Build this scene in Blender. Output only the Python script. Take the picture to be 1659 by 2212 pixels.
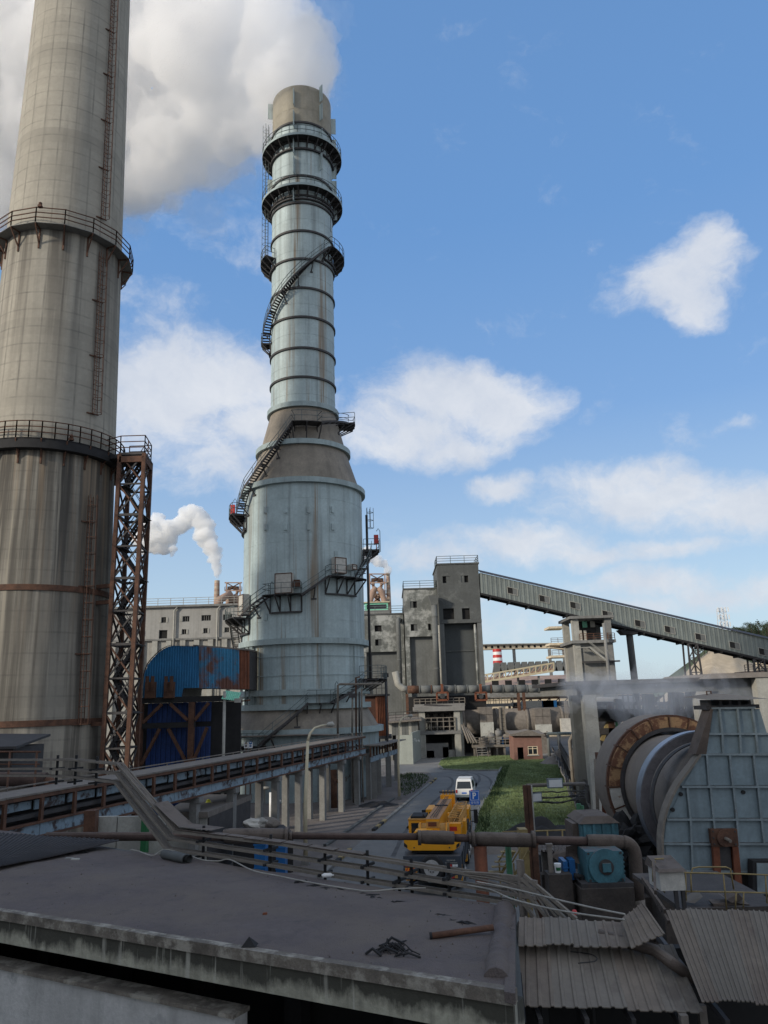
import bpy, bmesh, math, random
from mathutils import Vector, Matrix, noise
random.seed(7)
S = bpy.context.scene
for o in list(bpy.data.objects): bpy.data.objects.remove(o)
COL = S.collection
R_ = math.radians
# ---------------------------------------------------------------- camera
FPX, CX, CY, H = 1660.0, 829.5, 1106.0, 9.0          # focal length in pixels of a 1659x2212 frame, eye height 9 m
PITCH, ROLL = math.atan((1515 - 1106) / FPX), 0.03
sp, cp, sr, cr = math.sin(PITCH), math.cos(PITCH), math.sin(ROLL), math.cos(ROLL)
R0, U0, F = Vector((1, 0, 0)), Vector((0, -sp, cp)), Vector((0, cp, sp))
RR, UU = R0 * cr - U0 * sr, U0 * cr + R0 * sr
EYE = Vector((0, 0, H))
cam = bpy.data.cameras.new('camera'); co = bpy.data.objects.new('camera', cam); COL.objects.link(co)
co.matrix_world = Matrix(((RR.x, UU.x, -F.x, 0), (RR.y, UU.y, -F.y, 0), (RR.z, UU.z, -F.z, H), (0, 0, 0, 1)))
cam.sensor_fit = 'VERTICAL'; cam.sensor_height = 24; cam.lens = 24 * FPX / 2212; cam.clip_end = 20000; cam.clip_start = .1
S.camera = co
# ---------------------------------------------------------------- sun, exposure
SUN_AZ, SUN_EL = R_(55), R_(21)                       # behind the camera, well to its left
sunv = Vector((-math.sin(SUN_AZ) * math.cos(SUN_EL), -math.cos(SUN_AZ) * math.cos(SUN_EL), math.sin(SUN_EL)))
sl = bpy.data.lights.new('sun', 'SUN'); sl.energy = 2.7; sl.angle = R_(5); sl.color = (1, .9, .76)
so = bpy.data.objects.new('sun', sl); COL.objects.link(so); so.rotation_euler = (-sunv).to_track_quat('-Z', 'Y').to_euler()
vs = S.view_settings
vs.view_transform = 'Standard'; vs.look = 'None'; vs.gamma = 1; vs.use_curve_mapping = False; vs.exposure = 0.36
S.cycles.volume_bounces = 14; S.cycles.max_bounces = 16; S.cycles.diffuse_bounces = 3; S.cycles.glossy_bounces = 2
S.cycles.transparent_max_bounces = 16
# ---------------------------------------------------------------- pixel (1659x2212 frame) -> place in the world
def ray(x, y):
    return F + RR * ((x - CX) / FPX) - UU * ((y - CY) / FPX)
def atY(x, y, Y):
    d = ray(x, y); return EYE + d * (Y / d.y)
def atZ(x, y, Z):
    d = ray(x, y); return EYE + d * ((Z - H) / d.z)
def onV(x, y, A, B):                                    # on the vertical plane through A and B
    n = Vector((B[1] - A[1], A[0] - B[0], 0)); d = ray(x, y)
    return EYE + d * ((Vector((A[0], A[1], 0)) - Vector((0, 0, 0))).dot(n) / d.dot(n))
def pr(p):
    v = Vector(p) - EYE; d = v.dot(F)
    return CX + FPX * v.dot(RR) / d, CY - FPX * v.dot(UU) / d
def mpp(p): return (Vector(p) - EYE).dot(F) / FPX     # metres per pixel there
# ---------------------------------------------------------------- world sky
W = bpy.data.worlds.new('World'); S.world = W; W.use_nodes = True
nt = W.node_tree; N = nt.nodes; L = nt.links
for n in list(N): N.remove(n)
def wn(t, **k):
    n = N.new(t)
    for a, b in k.items(): setattr(n, a, b)
    return n
out = wn('ShaderNodeOutputWorld'); bg = wn('ShaderNodeBackground'); bg.inputs[1].default_value = .15
sky = wn('ShaderNodeTexSky', sky_type='NISHITA', sun_disc=False)
sky.sun_elevation = SUN_EL; sky.sun_rotation = math.atan2(sunv.x, sunv.y)
sky.air_density = 1.0; sky.dust_density = 1.1; sky.ozone_density = 3.2; sky.altitude = 100
L.new(bg.outputs[0], out.inputs[0])
geo = wn('ShaderNodeTexCoord')
vec = geo.outputs['Generated']
def vmath(op, a, b=None):
    n = wn('ShaderNodeVectorMath', operation=op); L.new(a, n.inputs[0])
    if b is not None:
        if isinstance(b, (tuple, float)): n.inputs[1].default_value = b
        else: L.new(b, n.inputs[1])
    return n.outputs[0]
def wmath(op, a, b, c=None, clamp=False):
    n = wn('ShaderNodeMath', operation=op); n.use_clamp = clamp
    for i, q in enumerate((a, b, c)):
        if q is None: continue
        if isinstance(q, (int, float)): n.inputs[i].default_value = q
        else: L.new(q, n.inputs[i])
    return n.outputs[0]
def wnoise(v, s, d, r=.6, sc=None):
    m = wn('ShaderNodeMapping'); L.new(v, m.inputs[0]); m.inputs['Scale'].default_value = sc or (1, 1, 1)
    n = wn('ShaderNodeTexNoise'); L.new(m.outputs[0], n.inputs['Vector']); n.inputs['Scale'].default_value = s
    n.inputs['Detail'].default_value = d; n.inputs['Roughness'].default_value = r
    return n.outputs[0]
wv = wn('ShaderNodeTexNoise'); L.new(vec, wv.inputs['Vector']); wv.inputs['Scale'].default_value = 7; wv.inputs['Detail'].default_value = 5
wv.inputs['Roughness'].default_value = .6
warp = vmath('ADD', vec, vmath('MULTIPLY', vmath('SUBTRACT', wv.outputs['Color'], (.5, .5, .5)), (.11, .11, .075)))
CL = [(430, 810, 250, 120, 1), (320, 880, 250, 150, 1.05), (590, 905, 230, 105, .95), (400, 1000, 300, 110, .62),
      (970, 865, 225, 92, 1), (1085, 890, 130, 75, 1), (900, 920, 200, 75, .9), (1010, 965, 190, 55, .85), (800, 930, 260, 80, .7),
      (1445, 610, 165, 85, .98), (1512, 545, 75, 75, .95), (1480, 668, 80, 50, .85),
      (1100, 1062, 95, 38, .95), (1330, 1040, 200, 60, .9), (1400, 1075, 260, 75, .95), (1590, 1085, 240, 90, .95),
      (1130, 1185, 190, 60, .8), (980, 1205, 190, 50, .6), (1420, 1262, 250, 42, .75), (1610, 1275, 200, 50, .8),
      (370, 660, 170, 50, .5), (1620, 910, 80, 30, .5), (1280, 540, 50, 40, .4), (1150, 1330, 500, 60, .4), (1250, 1210, 160, 30, .7), (1500, 1180, 200, 34, .7), (1350, 1310, 260, 26, .6), (880, 1290, 200, 30, .5),
      (-250, 900, 300, 120, .9), (2000, 800, 260, 110, .9), (1900, 300, 180, 80, .8), (2300, 1000, 300, 100, .9), (-700, 700, 320, 110, .9), (2700, 650, 250, 100, .8)]
acc = None
for (px, py, hw, hh, s) in CL:
    d = ray(px, py).normalized()
    m = wn('ShaderNodeMapping', vector_type='TEXTURE'); L.new(warp, m.inputs[0])
    m.inputs['Location'].default_value = d; m.inputs['Rotation'].default_value = (0, 0, math.atan2(-d.x, d.y))
    k = 1 / ray(px, py).length
    m.inputs['Scale'].default_value = (hw * 1.14 / FPX * k, .35, hh * 1.14 / FPX * k)
    g = wn('ShaderNodeTexGradient', gradient_type='SPHERICAL'); L.new(m.outputs[0], g.inputs[0])
    q = wmath('MULTIPLY', wmath('POWER', g.outputs['Fac'], .7), s)
    acc = q if acc is None else wmath('SMOOTH_MAX', acc, q, .12)
# unseen cloud bank behind and overhead, added to brighten the shaded ground
sepd = wn('ShaderNodeSeparateXYZ'); L.new(vec, sepd.inputs[0])
back = wmath('MULTIPLY_ADD', sepd.outputs['Y'], -2.6, 1.35, clamp=True)
gen = wmath('MULTIPLY', wmath('MULTIPLY_ADD', wnoise(vec, 2.6, 3, .55, (1, 1, 2.2)), 3.4, -.85, clamp=True), back)
acc = wmath('MAXIMUM', acc, wmath('MULTIPLY', gen, 1.0))
fine = wnoise(warp, 9, 12, .64, (1, 1, 1.5))
al = wmath('ADD', acc, wmath('MULTIPLY_ADD', fine, 1.5, -.75))
mr = wn('ShaderNodeMapRange', interpolation_type='SMOOTHSTEP'); L.new(al, mr.inputs[0])
mr.inputs['From Min'].default_value = .16; mr.inputs['From Max'].default_value = .80; mr.inputs['To Max'].default_value = .86
lum = wnoise(warp, 8, 8, .62)
cc = wn('ShaderNodeMix', data_type='RGBA'); L.new(wmath('MULTIPLY_ADD', lum, 2.0, -.5, clamp=True), cc.inputs['Factor'])
cc.inputs['A'].default_value = (2.9, 3.2, 3.75, 1); cc.inputs['B'].default_value = (4.5, 4.55, 4.65, 1)
# clear sky: pale at the horizon, deep blue higher up, blended with the Nishita sky
rp_ = wn('ShaderNodeValToRGB'); L.new(sepd.outputs['Z'], rp_.inputs[0]); rp_.color_ramp.elements[0].position = 0; rp_.color_ramp.elements[1].position = 1
STOPS = [(0, (.70, .86, .98)), (.12, (.60, .79, .97)), (.35, (.27, .50, .90)), (.56, (.19, .42, .85)), (.75, (.18, .39, .79)), (1, (.17, .36, .74))]
for i, (p, c) in enumerate(STOPS):
    e = rp_.color_ramp.elements[i] if i == 0 else (rp_.color_ramp.elements.new(p) if p < 1 else rp_.color_ramp.elements[-1])
    e.color = (*c, 1)
sc5 = wn('ShaderNodeVectorMath', operation='SCALE'); L.new(rp_.outputs[0], sc5.inputs[0]); sc5.inputs['Scale'].default_value = 4.1
sat = wn('ShaderNodeMix', data_type='RGBA'); sat.inputs['Factor'].default_value = .82
L.new(sky.outputs[0], sat.inputs['A']); L.new(sc5.outputs[0], sat.inputs['B'])
mx = wn('ShaderNodeMix', data_type='RGBA'); L.new(mr.outputs[0], mx.inputs['Factor']); L.new(sat.outputs['Result'], mx.inputs['A']); L.new(cc.outputs['Result'], mx.inputs['B'])
L.new(mx.outputs['Result'], bg.inputs[0])
# ---------------------------------------------------------------- materials
def M(name, c, var=.2, scale=1.5, rough=.85, rust=0, rustc=(.11, .045, .022), rscale=.8, streak=0, streakc=(.05, .045, .04), sfreq=1.6,
      metal=0, bump=.15, bscale=14, extra=None, c2=None):
    m = bpy.data.materials.new(name); m.use_nodes = True
    t = m.node_tree; n = t.nodes; l = t.links
    b = n['Principled BSDF']; b.inputs['Roughness'].default_value = rough; b.inputs['Metallic'].default_value = metal
    g = n.new('ShaderNodeNewGeometry'); pos = g.outputs['Position']
    def noi(s, d=5, r=.6, sc=None):
        x = n.new('ShaderNodeTexNoise'); x.inputs['Scale'].default_value = s; x.inputs['Detail'].default_value = d; x.inputs['Roughness'].default_value = r
        if sc:
            k = n.new('ShaderNodeMapping'); k.inputs['Scale'].default_value = sc; l.new(pos, k.inputs[0]); l.new(k.outputs[0], x.inputs['Vector'])
        else: l.new(pos, x.inputs['Vector'])
        return x.outputs[0]
    def rng(v, a, b_, lo=0, hi=1):
        x = n.new('ShaderNodeMapRange'); l.new(v, x.inputs[0])
        for i, q in zip(('From Min', 'From Max', 'To Min', 'To Max'), (a, b_, lo, hi)): x.inputs[i].default_value = q
        return x.outputs[0]
    def mix(f, a, b_):
        x = n.new('ShaderNodeMix'); x.data_type = 'RGBA'
        if isinstance(f, float): x.inputs['Factor'].default_value = f
        else: l.new(f, x.inputs['Factor'])
        for k, q in (('A', a), ('B', b_)):
            if isinstance(q, tuple): x.inputs[k].default_value = (*q, 1)
            else: l.new(q, x.inputs[k])
        return x.outputs['Result']
    lo = tuple(v * (1 - var) for v in c); hi = c2 or tuple(min(1, v * (1 + var)) for v in c)
    col = mix(rng(noi(scale), .3, .7), lo, hi)
    col = mix(rng(noi(scale * 9, 3), .35, .75, 0, .45), col, tuple(v * (1 - 1.3 * var) for v in lo))
    if extra: col = extra(n, l, pos, noi, rng, mix, col)
    if streak: col = mix(rng(noi(sfreq, 4, .6, (1, 1, .035)), .5, .72, 0, streak), col, streakc)
    if rust:
        lo_ = .72 - rust * .42
        col = mix(rng(noi(rscale, 9, .68), lo_, lo_ + .1), col, rustc)
    l.new(col, b.inputs['Base Color'])
    if bump:
        bp = n.new('ShaderNodeBump'); bp.inputs['Strength'].default_value = bump; bp.inputs['Distance'].default_value = .05
        l.new(noi(bscale, 5), bp.inputs['Height']); l.new(bp.outputs[0], b.inputs['Normal'])
    return m
def volume_mat(name, dens, col=(.97, .97, .98), aniso=.2):
    m = bpy.data.materials.new(name); m.use_nodes = True
    t = m.node_tree; n = t.nodes
    for q in list(n): n.remove(q)
    o = n.new('ShaderNodeOutputMaterial'); v = n.new('ShaderNodeVolumePrincipled')
    v.inputs['Color'].default_value = (*col, 1); v.inputs['Density'].default_value = dens; v.inputs['Anisotropy'].default_value = aniso
    t.links.new(v.outputs[0], o.inputs['Volume'])
    return m
# ---------------------------------------------------------------- mesh builder
class MB:
    def __init__(s): s.v = []; s.f = []; s.sm = []
    def add(s, vs_, fs, smooth=False):
        k = len(s.v); s.v += [tuple(q) for q in vs_]
        for f in fs: s.f.append(tuple(i + k for i in f)); s.sm.append(smooth)
        return s
    def hexa(s, p):                                   # 8 corners: bottom 4 ccw, top 4 ccw
        return s.add(p, [(3, 2, 1, 0), (4, 5, 6, 7), (0, 1, 5, 4), (1, 2, 6, 5), (2, 3, 7, 6), (3, 0, 4, 7)])
    def box(s, x0, x1, y0, y1, z0, z1, rz=0, c=(0, 0)):
        p = [(x0, y0, z0), (x1, y0, z0), (x1, y1, z0), (x0, y1, z0), (x0, y0, z1), (x1, y0, z1), (x1, y1, z1), (x0, y1, z1)]
        if rz:
            ca, sa = math.cos(rz), math.sin(rz)
            p = [(c[0] + (q[0] - c[0]) * ca - (q[1] - c[1]) * sa, c[1] + (q[0] - c[0]) * sa + (q[1] - c[1]) * ca, q[2]) for q in p]
        return s.hexa(p)
    def bar(s, p, q, w, h=None, up=(0, 0, 1)):        # rectangular bar, w across, h along 'up'
        h = h or w; p, q = Vector(p), Vector(q); d = (q - p)
        if d.length < 1e-6: return s
        d.normalize(); u = Vector(up)
        if abs(d.dot(u)) > .98: u = Vector((0, 1, 0))
        r = d.cross(u).normalized() * (w / 2); u = r.cross(d).normalized() * (h / 2)
        return s.hexa([p - r - u, p + r - u, q + r - u, q - r - u, p - r + u, p + r + u, q + r + u, q - r + u])
    def tube(s, pts, r, n=8, caps=True):
        pts = [Vector(p) for p in pts]; rs = r if isinstance(r, (list, tuple)) else [r] * len(pts)
        vs_ = []; m = len(pts); pu = None
        for i, p in enumerate(pts):
            d = (pts[min(i + 1, m - 1)] - pts[max(i - 1, 0)]).normalized()
            if pu is None: pu = Vector((0, 0, 1)) if abs(d.z) < .95 else Vector((0, 1, 0))
            a = d.cross(pu).normalized(); pu = a.cross(d).normalized()
            for k in range(n):
                t = 2 * math.pi * k / n; vs_.append(p + (a * math.cos(t) + pu * math.sin(t)) * rs[i])
        fs = [(i * n + k, (i + 1) * n + k, (i + 1) * n + (k + 1) % n, i * n + (k + 1) % n) for i in range(m - 1) for k in range(n)]
        b = len(s.v); s.add(vs_, fs, n > 5)
        if caps:
            s.f.append(tuple(b + k for k in range(n))); s.sm.append(False)
            s.f.append(tuple(b + (m - 1) * n + n - 1 - k for k in range(n))); s.sm.append(False)
        return s
    def lathe(s, prof, c, n=48, a0=0, a1=2 * math.pi, axis='z', smooth=True):   # prof [(r, z)], outward normals when z falls.. both sides shaded anyway
        full = abs(a1 - a0) > 6.28; m = n if full else n + 1
        vs_ = []
        for (r, z) in prof:
            for k in range(m):
                a = a0 + (a1 - a0) * k / n
                if axis == 'z': vs_.append((c[0] + r * math.sin(a), c[1] - r * math.cos(a), z))
                else: vs_.append((c[0] + r * math.sin(a), z, c[1] + r * math.cos(a)))
        fs = []
        for i in range(len(prof) - 1):
            for k in range(n):
                k2 = (k + 1) % m; fs.append((i * m + k, i * m + k2, (i + 1) * m + k2, (i + 1) * m + k))
        return s.add(vs_, fs, smooth)
    def ring(s, r0, r1, z0, z1, c, n=48, a0=0, a1=2 * math.pi, axis='z'):    # solid rectangular ring, flat edges
        for a, b in (((r1, z0), (r1, z1)), ((r1, z1), (r0, z1)), ((r0, z1), (r0, z0)), ((r0, z0), (r1, z0))):
            s.lathe([a, b], c, n, a0, a1, axis, smooth=(a[0] == b[0]))
        return s
    def prism(s, poly, ext):
        n = len(poly); e = Vector(ext); p = [Vector(q) for q in poly]
        return s.add(p + [q + e for q in p], [tuple(range(n))[::-1], tuple(range(n, 2 * n))] + [(i, (i + 1) % n, n + (i + 1) % n, n + i) for i in range(n)])
    def corr(s, a, b, c, d, n, amp, rows=6, th=.015, sag=0, wob=.0):     # corrugated sheet: a-b back edge, d-c front edge
        a, b, c, d = map(Vector, (a, b, c, d)); nor = (b - a).cross(d - a).normalized()
        if nor.z < 0: nor = -nor
        prof = [(0, 0), (.6, 0), (.7, 1), (.9, 1)]
        us = [(i + q[0]) / n for i in range(n) for q in prof] + [1]; hs = [q[1] for i in range(n) for q in prof] + [0]
        m = len(us); vs_ = []
        for lay in (0, -th):
            for j in range(rows + 1):
                v = j / rows
                for u, h_ in zip(us, hs):
                    p = a.lerp(b, u).lerp(d.lerp(c, u), v)
                    w = wob * noise.noise(Vector((u * n * .35, v * 2.5, a.x)))
                    vs_.append(p + nor * (h_ * amp + lay + w - sag * 4 * v * (1 - v)))
        o = (rows + 1) * m; fs = []
        for j in range(rows):
            for i in range(m - 1):
                q = j * m + i; fs.append((q, q + 1, q + m + 1, q + m)); fs.append((o + q + m, o + q + m + 1, o + q + 1, o + q))
        for i in range(m - 1):
            fs.append((i, o + i, o + i + 1, i + 1)); q = rows * m + i; fs.append((q, q + 1, o + q + 1, o + q))
        for j in range(rows):
            q = j * m; fs.append((q, q + m, o + q + m, o + q)); q += m - 1; fs.append((q, o + q, o + q + m, q + m))
        return s.add(vs_, fs)
    def rail(s, pts, h=1.1, step=1.5, w=.05, rails=(1, .66, .33), closed=False):
        pts = [Vector(p) for p in pts]
        for p, q in zip(pts, pts[1:]):
            n = max(1, round((q - p).length / step))
            for k in range(n + 1):
                b = p.lerp(q, k / n); s.bar(b, b + Vector((0, 0, h)), w)
            for f in rails: s.bar(p + Vector((0, 0, h * f)), q + Vector((0, 0, h * f)), w * .9)
        return s
    def mesh(s, name, mat):
        me = bpy.data.meshes.new(name); me.from_pydata(s.v, [], s.f); me.materials.append(mat)
        me.polygons.foreach_set('use_smooth', s.sm); me.update()
        return me
    def build(s, name, mat, parent=None, label=None):
        return put(name, s.mesh(name, mat), parent, label)
def put(name, me, parent=None, label=None, loc=None, rot=None):
    o = bpy.data.objects.new(name, me); COL.objects.link(o)
    off = Vector((0, 0, 0))
    if parent is not None:
        o.parent = parent
        if parent.type == 'EMPTY' and not parent.get('loc_'): off = -Vector(parent.location)
    o.location = off + (Vector(loc) if loc is not None else Vector((0, 0, 0)))
    if rot is not None: o.rotation_euler = rot
    if label: o['label'] = label
    return o
def T(name, label, cat, loc=(0, 0, 0), group=None, rz=None):     # a thing: an Empty at its base
    o = bpy.data.objects.new(name, None); COL.objects.link(o); o.location = loc; o.empty_display_size = .3
    o['label'] = label; o['category'] = cat
    if group: o['group'] = group
    if rz is not None: o.rotation_euler = (0, 0, rz); o['loc_'] = 1   # parts given in its own axes
    return o
def tag(o, label, cat, group=None):
    o['label'] = label; o['category'] = cat
    if group: o['group'] = group
    return o
def kind(o, k): o['kind'] = k; return o
def copy_tree(o, parent=None):
    c = o.copy(); COL.objects.link(c); c.parent = parent
    for ch in list(o.children): copy_tree(ch, c)
    return c
def text(name, body, size, mat, parent, loc, rot, label=None):
    cu = bpy.data.curves.new(name, 'FONT'); cu.body = body; cu.size = size; cu.align_x = 'CENTER'; cu.align_y = 'CENTER'; cu.extrude = .004
    tmp = bpy.data.objects.new('tmp', cu); COL.objects.link(tmp); bpy.context.view_layer.update()
    me = bpy.data.meshes.new_from_object(tmp.evaluated_get(bpy.context.evaluated_depsgraph_get())); bpy.data.objects.remove(tmp)
    me.materials.clear(); me.materials.append(mat)
    return put(name, me, parent, label, loc, rot)
# ---------------------------------------------------------------- material list
def chim_extra(n, l, pos, noi, rng, mix, col):
    sx = n.new('ShaderNodeSeparateXYZ'); l.new(pos, sx.inputs[0]); z = sx.outputs['Z']
    def mth(op, a, b=None, c=None, clamp=False):
        x = n.new('ShaderNodeMath'); x.operation = op; x.use_clamp = clamp
        for i, q in enumerate((a, b, c)):
            if q is None: continue
            if isinstance(q, (int, float)): x.inputs[i].default_value = q
            else: l.new(q, x.inputs[i])
        return x.outputs[0]
    # formwork lifts: thin joints and a different tone for each lift
    zz = mth('MULTIPLY', z, 1 / 1.55); fr = mth('FRACT', zz); fl = mth('FLOOR', zz)
    joint = mth('MULTIPLY', mth('LESS_THAN', mth('ABSOLUTE', mth('SUBTRACT', fr, .5)), .045), mth('MULTIPLY_ADD', noi(.9, 3), 1.6, -.5, True))
    wn_ = n.new('ShaderNodeTexWhiteNoise'); wn_.noise_dimensions = '1D'; l.new(fl, wn_.inputs['W'])
    col = mix(mth('MULTIPLY', wn_.outputs['Value'], .36), col, (.17, .16, .135))
    col = mix(mth('MULTIPLY', joint, .7), col, (.10, .095, .085))
    # vertical formwork joints and drips
    a = mth('ARCTAN2', mth('SUBTRACT', sx.outputs['X'], CHX), mth('SUBTRACT', CHY, sx.outputs['Y']))
    aa = mth('MULTIPLY', a, 22 / 6.2832)
    vj = mth('LESS_THAN', mth('ABSOLUTE', mth('SUBTRACT', mth('FRACT', aa), .5)), .05)
    col = mix(mth('MULTIPLY', mth('MULTIPLY', vj, mth('MULTIPLY_ADD', noi(.35, 4), 2.6, -.9, True)), .6), col, (.07, .066, .058))
    # drips running down from the brackets of the platform rings
    for zt, ln, st in ((CHZ1, 16.0, .75), (CHZ2, 20.0, .95)):
        d = mth('SUBTRACT', zt, z); f1 = mth('MULTIPLY', mth('GREATER_THAN', d, 0), mth('MULTIPLY_ADD', d, -1 / ln, 1, True))
        st_ = noi(.85, 4, .62, (1, 1, .02))
        s_ = n.new('ShaderNodeMapRange'); l.new(st_, s_.inputs[0]); s_.inputs['From Min'].default_value = .42; s_.inputs['From Max'].default_value = .58
        col = mix(mth('MULTIPLY', mth('MULTIPLY', f1, s_.outputs[0]), st), col, (.05, .043, .036))
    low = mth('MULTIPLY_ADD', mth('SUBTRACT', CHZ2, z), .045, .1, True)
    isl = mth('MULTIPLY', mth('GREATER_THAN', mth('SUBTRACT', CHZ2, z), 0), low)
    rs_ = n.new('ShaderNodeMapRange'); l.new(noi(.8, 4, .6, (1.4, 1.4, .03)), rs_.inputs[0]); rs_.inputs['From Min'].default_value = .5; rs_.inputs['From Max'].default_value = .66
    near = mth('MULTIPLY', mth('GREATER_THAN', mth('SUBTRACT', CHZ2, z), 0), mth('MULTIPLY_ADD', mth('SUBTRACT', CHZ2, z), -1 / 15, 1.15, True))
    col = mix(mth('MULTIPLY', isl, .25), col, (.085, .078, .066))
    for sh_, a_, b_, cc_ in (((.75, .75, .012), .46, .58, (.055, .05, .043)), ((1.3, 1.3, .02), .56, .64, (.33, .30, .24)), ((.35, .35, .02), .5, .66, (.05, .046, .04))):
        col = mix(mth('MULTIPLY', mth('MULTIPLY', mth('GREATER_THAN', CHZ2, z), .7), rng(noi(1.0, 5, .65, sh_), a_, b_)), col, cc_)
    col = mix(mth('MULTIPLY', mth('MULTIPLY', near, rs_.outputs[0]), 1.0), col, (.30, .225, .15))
    return col
def tower_extra(n, l, pos, noi, rng, mix, col):
    col = mix(rng(noi(1.1, 4, .6, (1, 1, .025)), .575, .68, 0, .8), col, (.20, .125, .055))
    return mix(rng(noi(.5, 4, .6, (1, 1, .06)), .5, .75, 0, .35), col, (.15, .17, .165))
def roof_extra(n, l, pos, noi, rng, mix, col):
    col = mix(rng(noi(.5, 8, .7), .42, .62, 0, .65), col, (.165, .135, .11))
    col = mix(rng(noi(1.7, 6, .75), .56, .70, 0, .55), col, (.06, .055, .06))
    return mix(rng(noi(60, 3, .8), .55, .75, 0, .6), col, (.05, .046, .05))
def fascia_extra(n, l, pos, noi, rng, mix, col):      # moss grown down from the lip, with pale lime runs through it
    sx = n.new('ShaderNodeSeparateXYZ'); l.new(pos, sx.inputs[0])
    x = n.new('ShaderNodeMath'); x.operation = 'ADD'; l.new(rng(sx.outputs['Z'], 5.03, 5.40, -.22, .22), x.inputs[0]); l.new(noi(1.3, 7, .7, (1, 1, .5)), x.inputs[1])
    col = mix(rng(x.outputs[0], .36, .52, 0, .93), col, (.035, .034, .026))
    return mix(rng(noi(4.5, 4, .6, (1, 1, .06)), .60, .66, 0, .75), col, (.40, .39, .33))
def dusty(dc, k=.8):
    def ex(n, l, pos, noi, rng, mix, col):            # dust lying on upward faces
        g = n.new('ShaderNodeNewGeometry'); sx = n.new('ShaderNodeSeparateXYZ'); l.new(g.outputs['True Normal'], sx.inputs[0])
        f = rng(sx.outputs['Z'], .35, .75, 0, k); x = n.new('ShaderNodeMath'); x.operation = 'MULTIPLY'; l.new(f, x.inputs[0]); l.new(rng(noi(3, 5), .25, .55), x.inputs[1])
        return mix(x.outputs[0], col, dc)
    return ex
def wall_patch(c, th=.5, k=.8, s=.35):
    def ex(n, l, pos, noi, rng, mix, col): return mix(rng(noi(s, 9, .7), th, th + .12, 0, k), col, c)
    return ex
DUST = (.115, .10, .088)
CHX, CHY, CHZ1, CHZ2 = -25.0, 62.0, 52.0, 30.0        # set properly by the chimney section before its material is made
m_teal = M('teal_paint', (.385, .47, .475), .16, .5, .6, streak=.6, streakc=(.12, .135, .13), extra=tower_extra, bump=.05)
m_band = M('teal_band', (.31, .38, .38), .18, .8, .6, streak=.3, rust=.12, bump=.05)
m_beige = M('bare_rusty_plate', (.235, .205, .165), .22, .6, .8, streak=.4, streakc=(.09, .08, .07), rust=.12, rustc=(.17, .12, .08), bump=.08)
m_crown = M('weathered_crown', (.29, .262, .20), .2, .4, .75, streak=.45, streakc=(.16, .145, .11), bump=.05)
m_dark = M('dark_steel', (.045, .042, .042), .3, 2, .7, rust=.15, bump=.05)
m_black = M('soot_black', (.016, .016, .017), .3, 2, .85, bump=.1)
m_rusts = M('rust_steel', (.085, .042, .026), .35, 2.2, .85, c2=(.15, .07, .04), bump=.15)
m_rustr = M('rust_red', (.17, .055, .025), .35, 1.5, .85, streak=.3, bump=.1)
m_ochre = M('ochre_guard', (.42, .25, .12), .3, 2, .8, rust=.68, rustc=(.13, .055, .028), rscale=2.0, bump=.15)
m_concg = M('grey_concrete', (.20, .20, .19), .22, .7, .9, streak=.45, streakc=(.09, .088, .08), bump=.2)
m_concl = M('light_concrete', (.34, .335, .30), .2, 1.2, .9, streak=.4, streakc=(.14, .13, .11), bump=.2, bscale=9)
m_concd = M('dusty_dark_concrete', (.088, .094, .092), .2, .3, .9, streak=.35, streakc=(.05, .052, .05), extra=wall_patch((.19, .20, .19), .56, .6), bump=.15, bscale=3)
m_concm = M('flaking_concrete', (.155, .165, .155), .25, .4, .9, streak=.3, extra=wall_patch((.40, .41, .39), .48, .85, .40), bump=.2, bscale=3)
m_conc2 = M('smooth_grey_render', (.135, .142, .138), .2, .35, .9, streak=.35, bump=.1, bscale=3)
m_fascia = M('mossy_fascia', (.36, .35, .275), .25, 1.6, .92, streak=.6, streakc=(.04, .038, .03), sfreq=3.2, extra=fascia_extra, bump=.25, bscale=20)
m_sill = M('pale_plaster', (.47, .465, .445), .18, 1.5, .9, streak=.5, streakc=(.15, .15, .14), extra=wall_patch((.22, .225, .22), .56, .8, 1.4), bump=.2, bscale=25)
m_lip = M('worn_lip', (.16, .14, .115), .35, 3, .95, rust=.55, rustc=(.30, .28, .235), rscale=2.2, bump=.3, bscale=30)
m_roofd = M('dust_covered_roof', (.125, .104, .10), .16, .8, .97, extra=roof_extra, bump=.8, bscale=38)
m_corr = M('dusty_sheet', (.175, .155, .13), .15, 1.2, .95, extra=wall_patch((.085, .07, .06), .55, .6, .9), bump=.15, bscale=30)
m_corrk = M('dark_sheet', (.045, .043, .046), .3, 1.5, .9, bump=.15)
m_blue = M('blue_sheet', (.02, .17, .36), .25, .6, .6, rust=.22, rustc=(.07, .04, .03), streak=.3, streakc=(.01, .08, .19), bump=.05)
m_bluer = M('rusted_blue_sheet', (.03, .17, .30), .25, .5, .75, rust=.62, rustc=(.12, .05, .033), rscale=.30, streak=.3, bump=.1)
m_cobalt = M('cobalt_sheet', (.010, .042, .17), .35, .5, .6, rust=.1, bump=.05)
m_gal = M('peeling_pale_blue', (.22, .30, .36), .2, 1.5, .7, rust=.52, rustc=(.045, .03, .028), rscale=1.6, streak=.3, extra=dusty(DUST, .9), bump=.15)
m_galw = M('grey_cladding', (.175, .20, .19), .15, .6, .8, streak=.4, streakc=(.08, .09, .085), bump=.08)
m_hood = M('slate_blue_paint', (.19, .25, .275), .18, 1.2, .6, streak=.35, streakc=(.05, .062, .07), rust=.10, bump=.08, extra=dusty(DUST, .7))
m_rib = M('rib_paint', (.20, .245, .26), .25, 2, .7, rust=.25, bump=.05, extra=dusty(DUST, .8))
m_kiln = M('kiln_shell', (.19, .165, .14), .15, 1.2, .9, bump=.15, bscale=9)
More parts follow.
